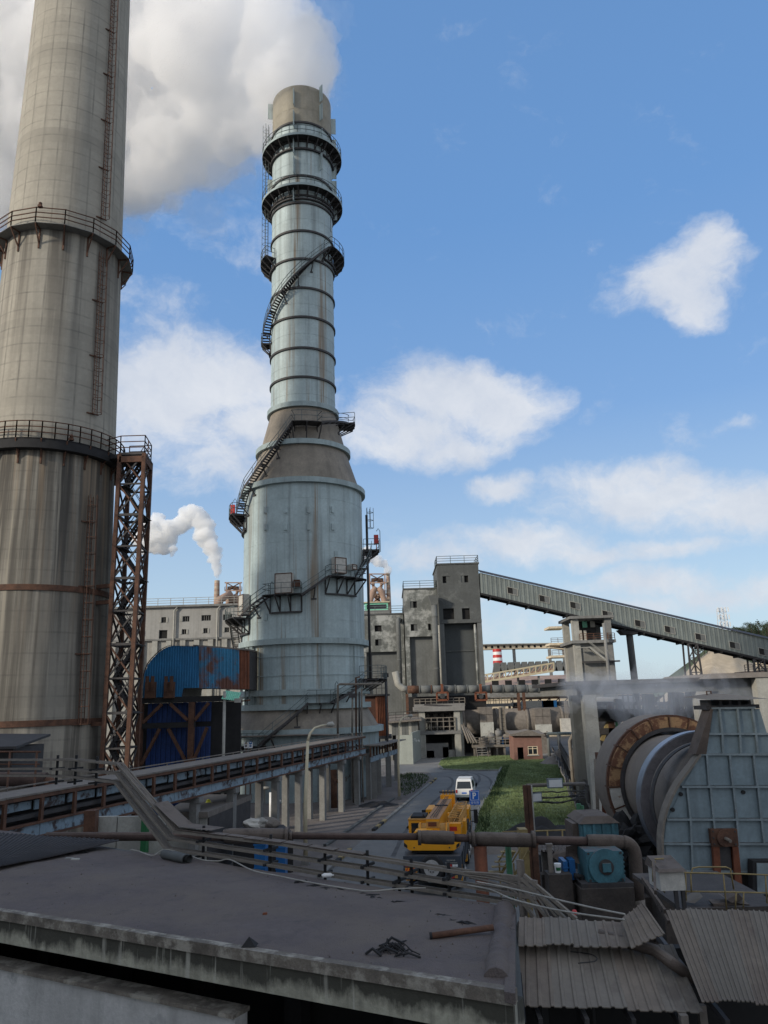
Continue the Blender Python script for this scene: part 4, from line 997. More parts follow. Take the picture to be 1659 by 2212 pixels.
sf.build('outside_stair', m_concl, tt)
MB().tube([(atY(*d4(448, 540), 132.5).x, 132.5, 6), (atY(*d4(448, 540), 132.5).x, 132.5, atY(*d4(448, 540), 132.5).z)], .28, 8).build('vent_pipe', m_concg, tt)
# ================================================================ far things
def stack_thing(name, label, px0, px1, pyt, pyb, Y, bands, mats, r1f=1.25, grp=None):
    a = atY((px0 + px1) / 2, pyt, Y); b = atY((px0 + px1) / 2, pyb, Y); r = (px1 - px0) / 2 * mpp(a)
    t = T(name, label, 'chimney', (a.x, Y, 0), grp); zb = 0
    n = bands
    for k in range(n):
        za, zb_ = a.z - (a.z - b.z) * k / n, a.z - (a.z - b.z) * (k + 1) / n
        MB().lathe([(r * (1 + (r1f - 1) * (k + 1) / n), zb_), (r * (1 + (r1f - 1) * k / n), za)], (a.x, Y), 24).build('band', mats[k % len(mats)], t)
    MB().lathe([(r * r1f * 1.15, 0), (r * r1f, b.z)], (a.x, Y), 24).build('shaft', m_concg if mats[0] is m_red else mats[-1], t)
    MB().lathe([(r * .98, a.z), (r * .8, a.z), (r * .8, a.z - 3)], (a.x, Y), 24).build('rim', m_dark, t)
    return t
stack_thing('striped_chimney', 'red and white banded chimney far behind the silo', 1064, 1083, 1402, 1434, 240, 5, [m_red, m_white], 1.1)
# cream conveyor bridge in the sun
cb = T('cream_gallery', 'sunlit cream conveyor bridge far behind, on thin legs', 'conveyor gallery', (atY(1110, 1400, 260).x, 260, 0))
pts = [(1030, 1394, 1404), (1188, 1391, 1400), (1240, 1396, 1405)]
for (p, q) in zip(pts, pts[1:]):
    a, b = atY(p[0], p[1], 260), atY(q[0], q[1], 260); c, d = atY(p[0], p[2], 260), atY(q[0], q[2], 260)
    e = Vector((0, 3, 0)); MB().hexa([c, d, d + e, c + e, a, b, b + e, a + e]).build('gallery_side', m_cream, cb)
    MB().bar(a + Vector((0, 1, .15)), b + Vector((0, 1, .15)), 4, .3).build('roof', m_concl, cb)
    n = 12
    for k in range(n):
        u = (k + .5) / n; z0 = c.lerp(d, u); z1 = a.lerp(b, u); zc = z0.lerp(z1, .55); MB().box(zc.x - .35, zc.x + .35, 259.9, 259.97, zc.z - .4, zc.z + .4).build('window', m_void, cb)
for px in (1111, 1188, 1219):
    x = atY(px, 1405, 260).x; z = atY(px, 1402, 260).z; MB().bar((x, 261, 0), (x, 261, z), .9).build('leg', m_concg, cb)
# brown lattice conveyor
bt = T('trestle_conveyor', 'brown lattice conveyor rising right behind the silo', 'conveyor', (atY(1120, 1450, 200).x, 200, 0))
a, b, c, d = atY(1040, 1459, 200), atY(1196, 1432, 200), atY(1040, 1474, 200), atY(1196, 1449, 200)
mb = MB()
for s in (0, 3):
    e = Vector((0, s, 0)); mb.bar(a + e, b + e, .35).bar(c + e, d + e, .5)
mb.build('chord', m_creamy, bt)
for k in range(13):
    u, u2 = k / 12, (k + 1) / 12
    MB().bar(a.lerp(b, u), c.lerp(d, u), .3).build('post', m_creamy, bt)
    if k < 12: MB().bar(c.lerp(d, u), a.lerp(b, u2), .22).build('brace', m_furn, bt)
MB().hexa([c, d, d + Vector((0, 3, 0)), c + Vector((0, 3, 0)), c.lerp(a, .35), d.lerp(b, .35), d.lerp(b, .35) + Vector((0, 3, 0)), c.lerp(a, .35) + Vector((0, 3, 0))]).build('belt_trough', m_furn, bt)
for px in (1075, 1120, 1165):
    p = atY(px, 1460, 200); MB().bar((p.x, 201, 0), (p.x, 201, p.z), .5).build('leg', m_concg, bt)
# frame at the end of it
x0, x1, z0, z1 = rect(1193, 1228, 1478, 1416, 190)
ft = T('portal_tower', 'pale concrete portal frame tower beside the transfer tower', 'frame', ((x0 + x1) / 2, 190, 0))
for x in (x0, x1 - .9):
    for y in (190, 195): MB().box(x, x + .9, y, y + .9, 0, z1 - .8).build('column', m_cream, ft)
MB().box(x0 - .6, x1 + .6, 189.6, 196.2, z1 - .8, z1).build('roof', m_concl, ft)
for z in (z0 + 3, z0 + 7, z0): MB().box(x0 - .3, x1 + .3, 189.8, 196, z - .5, z).build('floor_slab', m_cream, ft)
MB().rail([(x0, 190, z0 + 3), (x1, 190, z0 + 3)], 1.2, 2, .1).rail([(x0, 190, z0), (x1, 190, z0)], 1.2, 2, .1).build('railing', m_rusts, ft)
MB().box(x0 + 4.0, x1 + 1, 192, 194, z0 + 3.01, z0 + 5.2).build('machine_cover', m_mint, ft)
# grey hall with roof monitors, cream wall below it
x0, x1, z0, z1 = rect(1086, 1190, 1480, 1441, 215)
fh = T('grey_hall', 'low grey hall with a row of slanted roof vents far behind the silo', 'hall', ((x0 + x1) / 2, 215, 0))
MB().box(x0 - 4, x1 + 8, 215, 245, 0, z1).build('wall', m_concg, fh)
MB().hexa([(x0 - 5, 214, z1), (x1 + 9, 214, z1), (x1 + 9, 246, z1), (x0 - 5, 246, z1), (x0 - 5, 229, z1 + 3), (x1 + 9, 229, z1 + 3), (x1 + 9, 231, z1 + 3), (x0 - 5, 231, z1 + 3)]).build('roof', m_furn, fh)
for k in range(11):
    x = x0 - 3 + (x1 - x0 + 8) * k / 11; MB().prism([(x, 214.9, z0 - 1.5), (x + 2.6, 214.9, z0 - 1.5), (x + 1.9, 214.9, z0 + 1.2), (x + .6, 214.9, z0 + 1.2)], (0, -1.4, 0)).build('vent', m_conc2, fh)
x0, x1, z0, z1 = rect(1040, 1300, 1515, 1494, 185)
cw = T('cream_hall', 'sunlit cream hall wall glimpsed under the long pipe', 'hall', ((x0 + x1) / 2, 185, 0))
MB().box(x0, x1 + 12, 185, 200, 0, z1 + 1.5).build('wall', m_cream, cw)
for k in range(9):
    x = x0 + (x1 - x0) * (k + .5) / 9
    MB().box(x - .3, x + .3, 184.7, 185, 0, z1).build('pilaster', m_concl, cw)
    MB().box(x + 1, x + 2.6, 184.85, 184.95, z0 + .6, z0 + 2.4).build('window', m_void, cw)
MB().box(x0 - .4, x1 + 12.4, 184.5, 200.5, z1 + 1.5, z1 + 2).build('roof', m_concg, cw)
# blast furnaces
def furnace(name, label, fx, fy, s, Y, mirror, grp='blast furnaces'):
    P_ = lambda x, y, dy=0: atY(fx + x * s, fy + y * s, Y + dy)
    t = T(name, label, 'blast furnace', (P_(0, 0).x, Y, 0), grp)
    for (x, dy) in ((-18, 0), (18, 0), (-18, 8), (18, 8)): MB().bar(P_(x, 60, dy), P_(x * .95, -58, dy), .34, up=(0, 1, 0)).build('column', m_furn, t)
    for y in (-58, -38, -12, 12):
        for dy in (0, 8): MB().bar(P_(-22, y, dy), P_(22, y, dy), .3).build('floor_beam', m_furn, t)
        MB().bar(P_(-20, y, 0), P_(-20, y, 8), .4).bar(P_(20, y, 0), P_(20, y, 8), .4).build('cross_beam', m_rusts, t)
    for y0, y1 in ((-58, -38), (-38, -12), (-12, 12)):
        MB().bar(P_(-18, y0), P_(18, y1), .28).bar(P_(18, y0), P_(-18, y1), .28).build('brace', m_rusts, t)
    for sx in (-1, 1):
        pts_ = [P_(sx * 2, -26, -2), P_(sx * 9, -20, -2), P_(sx * 15, 0, -2), P_(sx * 22, 30, -2), P_(sx * 30, 70, -2)]
        MB().tube(pts_, 1.45 * s * .62, 12).build('uptake_pipe', m_furn, t)
        MB().tube([P_(sx * 9, -48, 4), P_(sx * 9, -30, 4), P_(sx * 3, -6, 3)], .9 * s * .5, 8).build('bleeder_pipe', m_furn, t)
    MB().tube([P_(0, -10, 5), P_(0, 8, 5), P_(0, 30, 5), P_(0, 100, 5)], [.5, 2.0 * s * .6, 2.6 * s * .6, 3.4 * s * .6], 14).build('furnace_shell', m_furn, t)
    MB().tube([P_(-7, -48, 4), P_(-7, -42, 4)], .9, 8).tube([P_(7, -48, 4), P_(7, -40, 4)], .9, 8).build('hopper', m_dark, t)
    MB().rail([P_(-22, -38), P_(22, -38)], 1.1, 1.5, .12).rail([P_(-22, -12), P_(22, -12)], 1.1, 1.5, .12).build('railing', m_rusts, t)
    return t
furnace('blast_furnace', 'sunlit rusty blast furnace top showing left of the teal tower', 504, 1308, .85, 228, 0)
furnace('blast_furnace', 'sunlit rusty blast furnace with forked uptake pipes right of the teal tower', 815, 1295, .95, 226, 0)
dg = atY(476, 1330, 224)
tag(MB().tube([atY(463, 1322, 222), atY(476, 1295, 222), atY(495, 1283, 224), atY(505, 1300, 226)], 1.15, 10).build('gas_duct', m_furn), 'thick brown gas duct rising from the grey hall roof to the left furnace', 'duct')
cabn = atY(812, 1318, 220)
gc = T('hoist_cabin', 'mint green glazed cabin below the right furnace pipes', 'cabin', (cabn.x, 220, 0))
MB().box(cabn.x - 3.6, cabn.x + 4, 220, 224, 0, cabn.z).build('base', m_concg, gc); MB().box(cabn.x - 3.2, cabn.x + 3.5, 220, 224, cabn.z, cabn.z + 2.1).build('wall', m_mint, gc)
MB().box(cabn.x - 2.6, cabn.x + 3.0, 219.9, 219.98, cabn.z + .4, cabn.z + 1.6).build('window', m_glass, gc); MB().box(cabn.x - 3.6, cabn.x + 4, 219.6, 224.4, cabn.z + 2.1, cabn.z + 2.4).build('roof', m_creamy, gc)
m_stk = M('stack_tan', (.42, .34, .26), .15, .5, .8, bump=.05)
s1_ = stack_thing('smoke_stack', 'slim tan stack trailing white steam left of the teal tower', 463.5, 474.5, 1254, 1302, 230, 8, [m_stk, m_furn], 1.12, 'slim furnace stacks')
s2_ = stack_thing('smoke_stack', 'slim tan stack trailing white steam right of the teal tower', 834, 842, 1238, 1318, 230, 9, [m_stk, m_furn], 1.3, 'slim furnace stacks')
m_steam2 = volume_mat('thin_steam', .75, (.99, .99, .985), .0)
plume('steam_plume', 'small bright white steam trail climbing from the left stack', [(470, 1249, 5), (470, 1238, 8), (467, 1222, 10), (463, 1205, 12), (458, 1188, 14), (452, 1172, 16), (446, 1155, 17), (440, 1138, 17), (434, 1118, 18), (420, 1108, 17), (405, 1115, 18), (392, 1128, 16), (380, 1140, 18), (362, 1150, 20), (345, 1160, 24), (330, 1140, 20), (340, 1128, 16), (350, 1182, 14), (325, 1170, 22), (310, 1165, 20), (372, 1188, 9)], 230, .5, 1.15, m_steam2, .28)
plume('steam_plume', 'small bright white steam trail blowing left from the right stack', [(838, 1235, 4), (835, 1227, 6), (828, 1219, 8), (819, 1213, 9), (809, 1208, 10), (800, 1203, 11), (790, 1198, 12), (778, 1196, 13), (765, 1195, 14)], 230, .4, .9, m_steam2, .32)
# ================================================================ hill, trees, mast
def hill(name, prof, Y, depth, base, mat, rough, k_):
    n = 90; m = 14; vs_ = []; fs = []
    xs = [p[0] for p in prof]
    for i in range(n + 1):
        px = xs[0] + (xs[-1] - xs[0]) * i / n
        for (p, q_) in zip(prof, prof[1:]):
            if p[0] <= px <= q_[0]: py = p[1] + (q_[1] - p[1]) * (px - p[0]) / (q_[0] - p[0]); break
        top = atY(px, py, Y + depth)
        for j in range(m + 1):
            v = j / m; y = Y + depth * v; z = max(-1, top.z) * v ** .75
            x = atY(px, py, y).x
            z += rough * noise.noise(Vector((x * k_, y * k_, 1))) * (1 if j < m else .4) + rough * .5 * noise.noise(Vector((x * k_ * 3, y * k_ * 3, 4)))
            vs_.append((x, y, z if j else -2))
        vs_.append((atY(px, py, Y + depth).x, Y + depth * 3, -2))
    mm = m + 2
    for i in range(n):
        for j in range(mm - 1): q_ = i * mm + j; fs.append((q_, q_ + mm, q_ + mm + 1, q_ + 1))
    return kind(MB().add(vs_, fs, True).build(name, mat), 'structure')
hill('wooded_hill', [(1440, 1502), (1480, 1455), (1506, 1415), (1530, 1396), (1560, 1378), (1600, 1365), (1660, 1360), (1800, 1352), (2100, 1380), (2400, 1500)], 330, 70, 0, m_hillg, 2.0, .04)
hill('quarried_hill', [(1468, 1505), (1490, 1448), (1500, 1432), (1520, 1414), (1534, 1404), (1560, 1408), (1585, 1412), (1610, 1425), (1640, 1440), (1700, 1460), (1900, 1505)], 290, 34, 0, m_rock, 1.6, .09)
# trees
leaf_vs = []
def tree(px, py, hpx, Y, label, conif):
    b = atY(px, py, Y); hh = hpx * mpp(b); rnd = random.Random(int(px * 7 + py))
    t = T('pine_tree' if conif else 'leafy_tree', label, 'tree', (b.x, Y, b.z - 1), 'trees on the hill')
    MB().tube([(b.x, Y, b.z - 1.5), (b.x + rnd.uniform(-.2, .2), Y, b.z + hh * .5), (b.x + rnd.uniform(-.4, .4), Y, b.z + hh * .92)], [hh * .035, hh * .022, hh * .008], 6).build('trunk', m_trunk, t)
    cr_ = MB(); clumps = []
    if conif:
        for k in range(6):
            u = k / 5; z = b.z + hh * (.32 + .68 * u); r = hh * .34 * (1 - u) ** .7 + .1
            for q_ in range(5 if k < 5 else 1):
                a_ = rnd.uniform(0, 6.28); clumps.append((b.x + math.cos(a_) * r * .75, Y + math.sin(a_) * r * .75, z + rnd.uniform(-.2, .2) * hh * .1, hh * .13 * (1.15 - u)))
    else:
        for k in range(18):
            a_ = rnd.uniform(0, 6.28); rr = hh * .36 * math.sqrt(rnd.random()); z = rnd.uniform(.3, .95)
            clumps.append((b.x + math.cos(a_) * rr * (1.15 - .4 * z), Y + math.sin(a_) * rr, b.z + hh * z, hh * rnd.uniform(.10, .17)))
    for (x, y, z, r) in clumps:
        for _ in range(46):
            v = Vector((rnd.gauss(0, 1), rnd.gauss(0, 1), rnd.gauss(0, .75))).normalized() * r * rnd.uniform(.5, 1.25); c = Vector((x, y, z)) + v
            e1_ = Vector((rnd.gauss(0, 1), rnd.gauss(0, 1), rnd.gauss(0, 1))).normalized() * hh * .035; e2_ = Vector((rnd.gauss(0, 1), rnd.gauss(0, 1), rnd.gauss(0, 1))).normalized() * hh * .03
            cr_.add([c - e1_, c + e2_, c + e1_], [(0, 1, 2)])
    cr_.build('crown', m_pine, t)
rt_ = random.Random(11)
for k in range(52):
    px = 1508 + rt_.random() ** .8 * 165; base = 1398 - (px - 1508) * .30 if px < 1600 else 1372 - (px - 1600) * .06
    tree(px, base + rt_.uniform(-4, 16), rt_.uniform(16, 30) * (1.1 if px > 1600 else .8), 380 + rt_.uniform(0, 18), 'dark tree in the wood crowning the hill', rt_.random() < .5)
for px, base, hp2 in ((1507, 1418, 22), (1514, 1412, 15), (1528, 1404, 14), (1500, 1428, 10), (1538, 1400, 13)):
    tree(px, base, hp2, 322, 'small dark pine on the lip of the quarried slope', True)
ms = atY(1564, 1366, 396); mtp = atY(1564, 1314, 396)
mt = T('phone_mast', 'pale lattice phone mast with antenna panels on the hilltop', 'mast', (ms.x, 396, ms.z))
mb = MB(); w0, w1 = 2.3, 1.5
for sx in (-1, 1):
    for sy in (-1, 1): mb.bar((ms.x + sx * w0, 396 + sy * w0, ms.z - 6), (ms.x + sx * w1, 396 + sy * w1, mtp.z), .3, up=(0, 1, 0))
mb.build('mast_leg', m_mast, mt)
for k in range(7):
    z0, z1 = ms.z + (mtp.z - ms.z) * k / 7, ms.z + (mtp.z - ms.z) * (k + 1) / 7
    MB().bar((ms.x - 2, 394.5, z0), (ms.x + 2, 394.5, z1), .2).bar((ms.x + 2, 394.5, z0), (ms.x - 2, 394.5, z1), .2).bar((ms.x - 2, 394.5, z1), (ms.x + 2, 394.5, z1), .2).build('brace', m_mast, mt)
for z in (.32, .62, .93):
    for s in (-1, -.3, .4, 1):
        zz = ms.z + (mtp.z - ms.z) * z; MB().box(ms.x + s * 2.6 - .25, ms.x + s * 2.6 + .25, 393.4, 393.8, zz - 1.2, zz + 1.2).build('antenna_panel', m_white, mt)
# ================================================================ far horizontal kiln and its gear
Yk = 133.0
def dmx(x, y, Y): return atY(*dm(x, y), Y)
ka, kb = dmx(640, 1260, Yk), dmx(1500, 1265, Yk); kr = 2.1
kz = ka.z * .5 + kb.z * .5
k2 = T('rotary_kiln', 'long dusty grey rotary kiln lying across the far end of the lawn', 'rotary kiln', ((ka.x + kb.x) / 2, Yk, 0))
MB().tube([(ka.x, Yk, kz), (kb.x + 6, Yk, kz)], kr, 40).build('shell', m_dust, k2)
for px in (655, 905, 1130, 1390): 
    x = dmx(px, 1260, Yk - 2).x; MB().tube([(x - .25, Yk, kz), (x + .25, Yk, kz)], kr + .14, 40).build('hoop', m_dust, k2)
def guard(x0, x1, y0, ymid, y1, name):                # boxed guard over the kiln: grey upper plates, pale lower box
    a, b = dmx(x0, y0, Yk - 2.8), dmx(x1, y1, Yk - 2.8); m = dmx(x0, ymid, Yk - 2.8).z
    for (u0, u1) in ((0, .49), (.51, 1)):
        for (v0, v1) in ((0, .49), (.51, 1)):
            MB().box(a.x + (b.x - a.x) * u0, a.x + (b.x - a.x) * u1, Yk - 2.8, Yk + 2.6, m + (a.z - m) * v0 + .01, m + (a.z - m) * v1).build('guard_panel', m_dust, k2)
    MB().box(a.x, b.x, Yk - 3.1, Yk - 2.3, b.z, m - .01).build('guard_box', M('flaked_white', (.42, .42, .38), .2, 1, .85, rust=.35, rustc=(.15, .12, .10), rscale=1.2), k2)
guard(770, 880, 1160, 1272, 1395, 'a'); guard(1175, 1305, 1170, 1288, 1345, 'b')
a, b = dmx(918, 1160, Yk - 2.9), dmx(966, 1385, Yk - 2.9); lb2 = MB()
for x in (a.x, b.x): lb2.bar((x, Yk - 2.9, b.z), (x, Yk - 2.9, a.z), .22, .6, up=(0, 1, 0))
for k in range(8): z = b.z + (a.z - b.z) * (k + .5) / 8; lb2.bar((a.x, Yk - 2.9, z), (b.x, Yk - 2.9, z), .14, .5)
MB().box(a.x + .12, b.x - .12, Yk - 2.75, Yk - 2.6, b.z, a.z).build('cover_plate', m_dust, k2)
lb2.build('ladder_frame', m_tan, k2)
a, b = dmx(1395, 1115, Yk - 3), dmx(1435, 1340, Yk - 3); MB().box(a.x, b.x, Yk - 3.2, Yk - 2.5, b.z, a.z).build('drop_pipe', m_dust, k2)
b2_ = dmx(1420, 1345, Yk - 3); MB().box(b2_.x - 1, b2_.x + .9, Yk - 3.5, Yk - 2.4, b2_.z, b2_.z + 2.2).build('guard_box', m_white2, k2)
for x in (-4, 3, 12): MB().box((ka.x + kb.x) / 2 + x - 1, (ka.x + kb.x) / 2 + x + 1, Yk - 2, Yk + 2, 0, kz - kr).build('pier', m_dust, k2)
# drive platform in front of it
a, b = dmx(715, 1440, Yk - 4), dmx(1020, 1475, Yk - 4)
dp = T('drive_platform', 'low dusty platform with railing and steps before the far kiln', 'platform', ((a.x + b.x) / 2, Yk - 4, 0))
zt2 = a.z; MB().box(a.x, b.x, Yk - 5, Yk - 2.2, zt2 - .35, zt2).build('deck', m_tan, dp)
for k in range(6): x = a.x + .3 + (b.x - a.x - .6) * k / 5; MB().box(x - .15, x + .15, Yk - 4.8, Yk - 4.5, 0, zt2 - .36).build('leg', m_dust, dp)
MB().rail([(a.x, Yk - 4.9, zt2), (b.x, Yk - 4.9, zt2)], 1.2, 1.2, .09).build('railing', m_tan, dp)
for k in range(5): MB().box(a.x + .6, a.x + 2.1, Yk - 5.5 - .3 * k, Yk - 5.2 - .3 * k, zt2 - .4 - .35 * k, zt2 - .3 - .35 * k).build('step', m_pale, dp)
for x in (.5, 2.2): MB().bar((a.x + x, Yk - 5.1, zt2 - .2), (a.x + x, Yk - 6.9, 0), .09, .2).build('stringer', m_dust, dp)
for (x, y, w, h, m_) in ((860, 1430, 1.0, 1.7, m_pale), (912, 1420, .9, 2.2, m_pale), (955, 1415, 1.6, 1.2, m_bluep), (985, 1430, 1.8, 1.6, m_dust), (800, 1430, 1.4, 1.2, m_dust)):
    p = dmx(x, y, Yk - 3.5); mb = MB().box(p.x - w / 2, p.x + w / 2, Yk - 4.2, Yk - 3.0, zt2 + .01, zt2 + h * .55); mb.tube([(p.x - w * .5, Yk - 3.6, zt2 + h * .75), (p.x + w * .5, Yk - 3.6, zt2 + h * .75)], h * .24, 12).box(p.x - w * .2, p.x + w * .2, Yk - 3.9, Yk - 3.3, zt2 + h * .9, zt2 + h * 1.1)
    o = mb.build('drive_motor', m_, dp)
# upper railed walkways
def deck_run(x0, x1, ytop, ybot, Y, name, label):
    a, b = dmx(x0, ytop, Y), dmx(x1, ytop, Y); c = dmx(x0, ybot, Y).z
    t = T(name, label, 'walkway', ((a.x + b.x) / 2, Y, 0), 'railed walkways over the far kiln'); MB().box(a.x, b.x, Y, Y + 3, c - .5, c).build('deck', m_pale, t)
    MB().rail([(a.x, Y + .05, c), (b.x, Y + .05, c)], a.z - c, .95, .11, (1, .5)).build('railing', m_tan, t)
    MB().rail([(a.x, Y + 2.9, c), (b.x, Y + 2.9, c)], a.z - c, .95, .1, (1, .5)).build('railing', m_tan, t)
    for x in (a.x + .5, b.x - .5): MB().box(x - .2, x + .2, Y + 1, Y + 1.4, 0, c - .51).build('leg', m_dust, t)
deck_run(288, 662, 1100, 1140, Yk - 1.5, 'walkway', 'dusty railed walkway on the roof of the open frame building')
deck_run(678, 1018, 1095, 1140, Yk + 3.5, 'walkway', 'dusty railed walkway behind the far kiln')
a, b = dmx(765, 1110, Yk + 3), dmx(815, 1155, Yk + 3); MB()
# trusses behind right part
tr = T('pipe_rack', 'dark lattice pipe rack stretching behind the far kiln', 'pipe rack', (dmx(1200, 1120, 150).x, 150, 0))
a, b = dmx(1015, 1100, 150), dmx(1500, 1100, 150); c = dmx(1015, 1165, 150).z
MB().bar((a.x, 150, a.z), (b.x + 14, 150, a.z), .3).bar((a.x, 150, c), (b.x + 14, 150, c), .4).bar((a.x, 153, a.z), (b.x + 14, 153, a.z), .3).build('chord', m_rusts, tr)
for k in range(16):
    x = a.x + (b.x + 14 - a.x) * k / 15; x2 = a.x + (b.x + 14 - a.x) * (k + 1) / 15
    MB().bar((x, 150, c), (x, 150, a.z), .2, up=(0, 1, 0)).build('post', m_dark, tr)
    if k < 15: MB().bar((x, 150, c), (x2, 150, a.z), .16).build('brace', m_dark, tr)
    if k % 3 == 0: MB().bar((x, 150, 0), (x, 150, c), .35, up=(0, 1, 0)).build('leg', m_rusts, tr)
for k, (dy, r, m_) in enumerate(((.4, .35, m_dark), (1.2, .28, m_pale), (1.9, .4, m_dark))): MB().tube([(a.x, 150 + dy, c + .6), (b.x + 14, 150 + dy, c + .6)], r, 8).build('pipe_run', m_, tr)
for (px, w, m_) in ((1290, 2.6, m_bluep), (1160, 3.6, m_white2), (1280, 2, m_white2)):
    p = dmx(px, 1150, 146); MB().box(p.x - w / 2, p.x + w / 2, 146, 147.5, c - 1.5, c + 1.2).build('panel_box', m_, tr)
# long horizontal pipe in front of the silos
a, b = dmx(240, 1030, 132), dmx(1470, 1021, 132)
lp_ = T('long_pipe', 'long grey lagged pipe running level from the silos to the slab roof', 'pipe', ((a.x + b.x) / 2, 132, 0))
n = 14
for k in range(n):
    p, q = a.lerp(b, k / n), a.lerp(b, (k + 1) / n); MB().tube([p, q], .66, 14).build('pipe_section', m_conc2 if k else m_rusts, lp_)
    MB().tube([q - Vector((.09, 0, 0)), q + Vector((.09, 0, 0))], .76, 14).build('collar', m_conc2 if k % 5 != 1 else m_rusts, lp_)
MB().tube([a, a + Vector((-.8, 0, .2)), a + Vector((-1.6, 0, .9)), a + Vector((-2, 0, 3))], .55, 12).build('elbow', m_concl, lp_)
for px in (1055, 1095, 235):
    x = dmx(px, 1050, 132).x; MB().bar((x, 132, 0), (x, 132, a.z - .7), .45, up=(0, 1, 0)).build('leg', m_rusts, lp_)
mb = MB(); y0 = a.z - 1.6
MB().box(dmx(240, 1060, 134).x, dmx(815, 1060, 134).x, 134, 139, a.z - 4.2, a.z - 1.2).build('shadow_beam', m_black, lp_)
for px in (497, 782):
    p = dmx(px, 1075, 131); hk = T('hoist_trolley', 'rusty hoist trolley hanging under the long pipe, %s' % ('left of the pair' if px < 600 else 'right of the pair'), 'hoist', (p.x, 131, 0))
    f = MB().bar((p.x - .9, 131, p.z + .5), (p.x + .9, 131, p.z + .5), .3).bar((p.x - .9, 131, p.z - .7), (p.x + .9, 131, p.z - .7), .3).bar((p.x - .9, 131, p.z - .7), (p.x - .9, 131, p.z + .5), .3).bar((p.x + .9, 131, p.z - .7), (p.x + .9, 131, p.z + .5), .3)
    f.build('frame', m_rustr, hk); MB().box(p.x - .2, p.x + .2, 130.8, 131.2, p.z + .6, p.z + 1.9).build('hanger', m_rustr, hk); MB().tube([(p.x, 130.7, p.z - .1), (p.x, 131.3, p.z - .1)], .4, 10).build('drum', m_dark, hk)
# open two storey concrete frame
Yf = 128.0
a, b = dmx(322, 1160, Yf), dmx(640, 1485, Yf); zt_ = a.z; x0, x1 = a.x, b.x
ff = T('open_frame_building', 'pale two storey open concrete frame with railing beside the far kiln', 'frame building', ((x0 + x1) / 2, Yf, 0))
zm_ = dmx(400, 1335, Yf).z
for x in (x0, x1 - .95):
    for y in (Yf, Yf + 7): MB().box(x, x + .95, y, y + .95, 0, zt_ - .7).build('column', m_concl if y == Yf else m_concg, ff)
MB().box(x0 - .8, x1 + .8, Yf - .4, Yf + 8.4, zt_ - .7, zt_).build('roof', m_pale, ff)
MB().box(x0 - .1, x1 + .1, Yf - .1, Yf + 8, zm_ - .55, zm_).build('floor_slab', m_pale, ff)
a2, b2 = dmx(370, 1235, Yf - .3), dmx(595, 1320, Yf - .3)
MB().rail([(a2.x, Yf - .15, zm_), (b2.x, Yf - .15, zm_)], 2.0, .9, .13, (1, .72, .3)).build('railing', m_tan, ff)
MB().box(x0 + 1, x1 - 1, Yf + 7.2, Yf + 7.4, 0, zm_ - .56).build('back_wall', m_void, ff)
for k in range(7):
    x = x0 + 1.6 + (x1 - x0 - 3) * k / 6; MB().tube([(x, Yf + 3 + (k % 2), zm_), (x, Yf + 3 + (k % 2), zt_ - .8)], .16 + .1 * (k % 3), 8).build('pipe_run', m_dark if k % 2 else m_dust, ff)
for k in range(3): 
    z = zm_ + 1.5 + k * 1.3; MB().bar((x0 + 1, Yf + 2.5, z), (x1 - 1, Yf + 2.5, z - .4 * (k - 1)), .3).build('beam', m_dark, ff)
for k in range(4): x = x0 + 1.8 + k * 1.6; MB().hexa([(x, Yf + 4, zm_ + 1), (x + .3, Yf + 4, zm_ + 1), (x + .3, Yf + 4.3, zm_ + 1), (x, Yf + 4.3, zm_ + 1), (x - .5, Yf + 3.5, zm_ + 2.3), (x + .8, Yf + 3.5, zm_ + 2.3), (x + .8, Yf + 4.8, zm_ + 2.3), (x - .5, Yf + 4.8, zm_ + 2.3)]).build('hopper', m_dust, ff)
for (x, w, h) in ((.25, 1.2, 1.1), (.42, 3.6, 2.2), (.62, .9, 1.6), (.75, 2.0, 1.1)): 
    xx = x0 + (x1 - x0) * x; MB().box(xx - w / 2, xx + w / 2, Yf + 1, Yf + 2.4, 0, h).build('sack_stack', m_pale if w > 2 else m_concl, ff)
for k in range(4):   # leaning pipes at its right corner
    p, q = dmx(640 + 14 * k, 1290 + 10 * k, Yf - 1), dmx(690 + 22 * k, 1425, Yf - 3); MB().tube([p, q], .17, 6).build('slanting_pipe', m_tan, ff)
a, b = dmx(625, 1160, Yf + 1), dmx(665, 1480, Yf + 1)
MB().bar((b.x - .4, Yf + 1, 0), (b.x - .4, Yf + 1, a.z), .5, up=(0, 1, 0)).build('column', m_concl, ff)
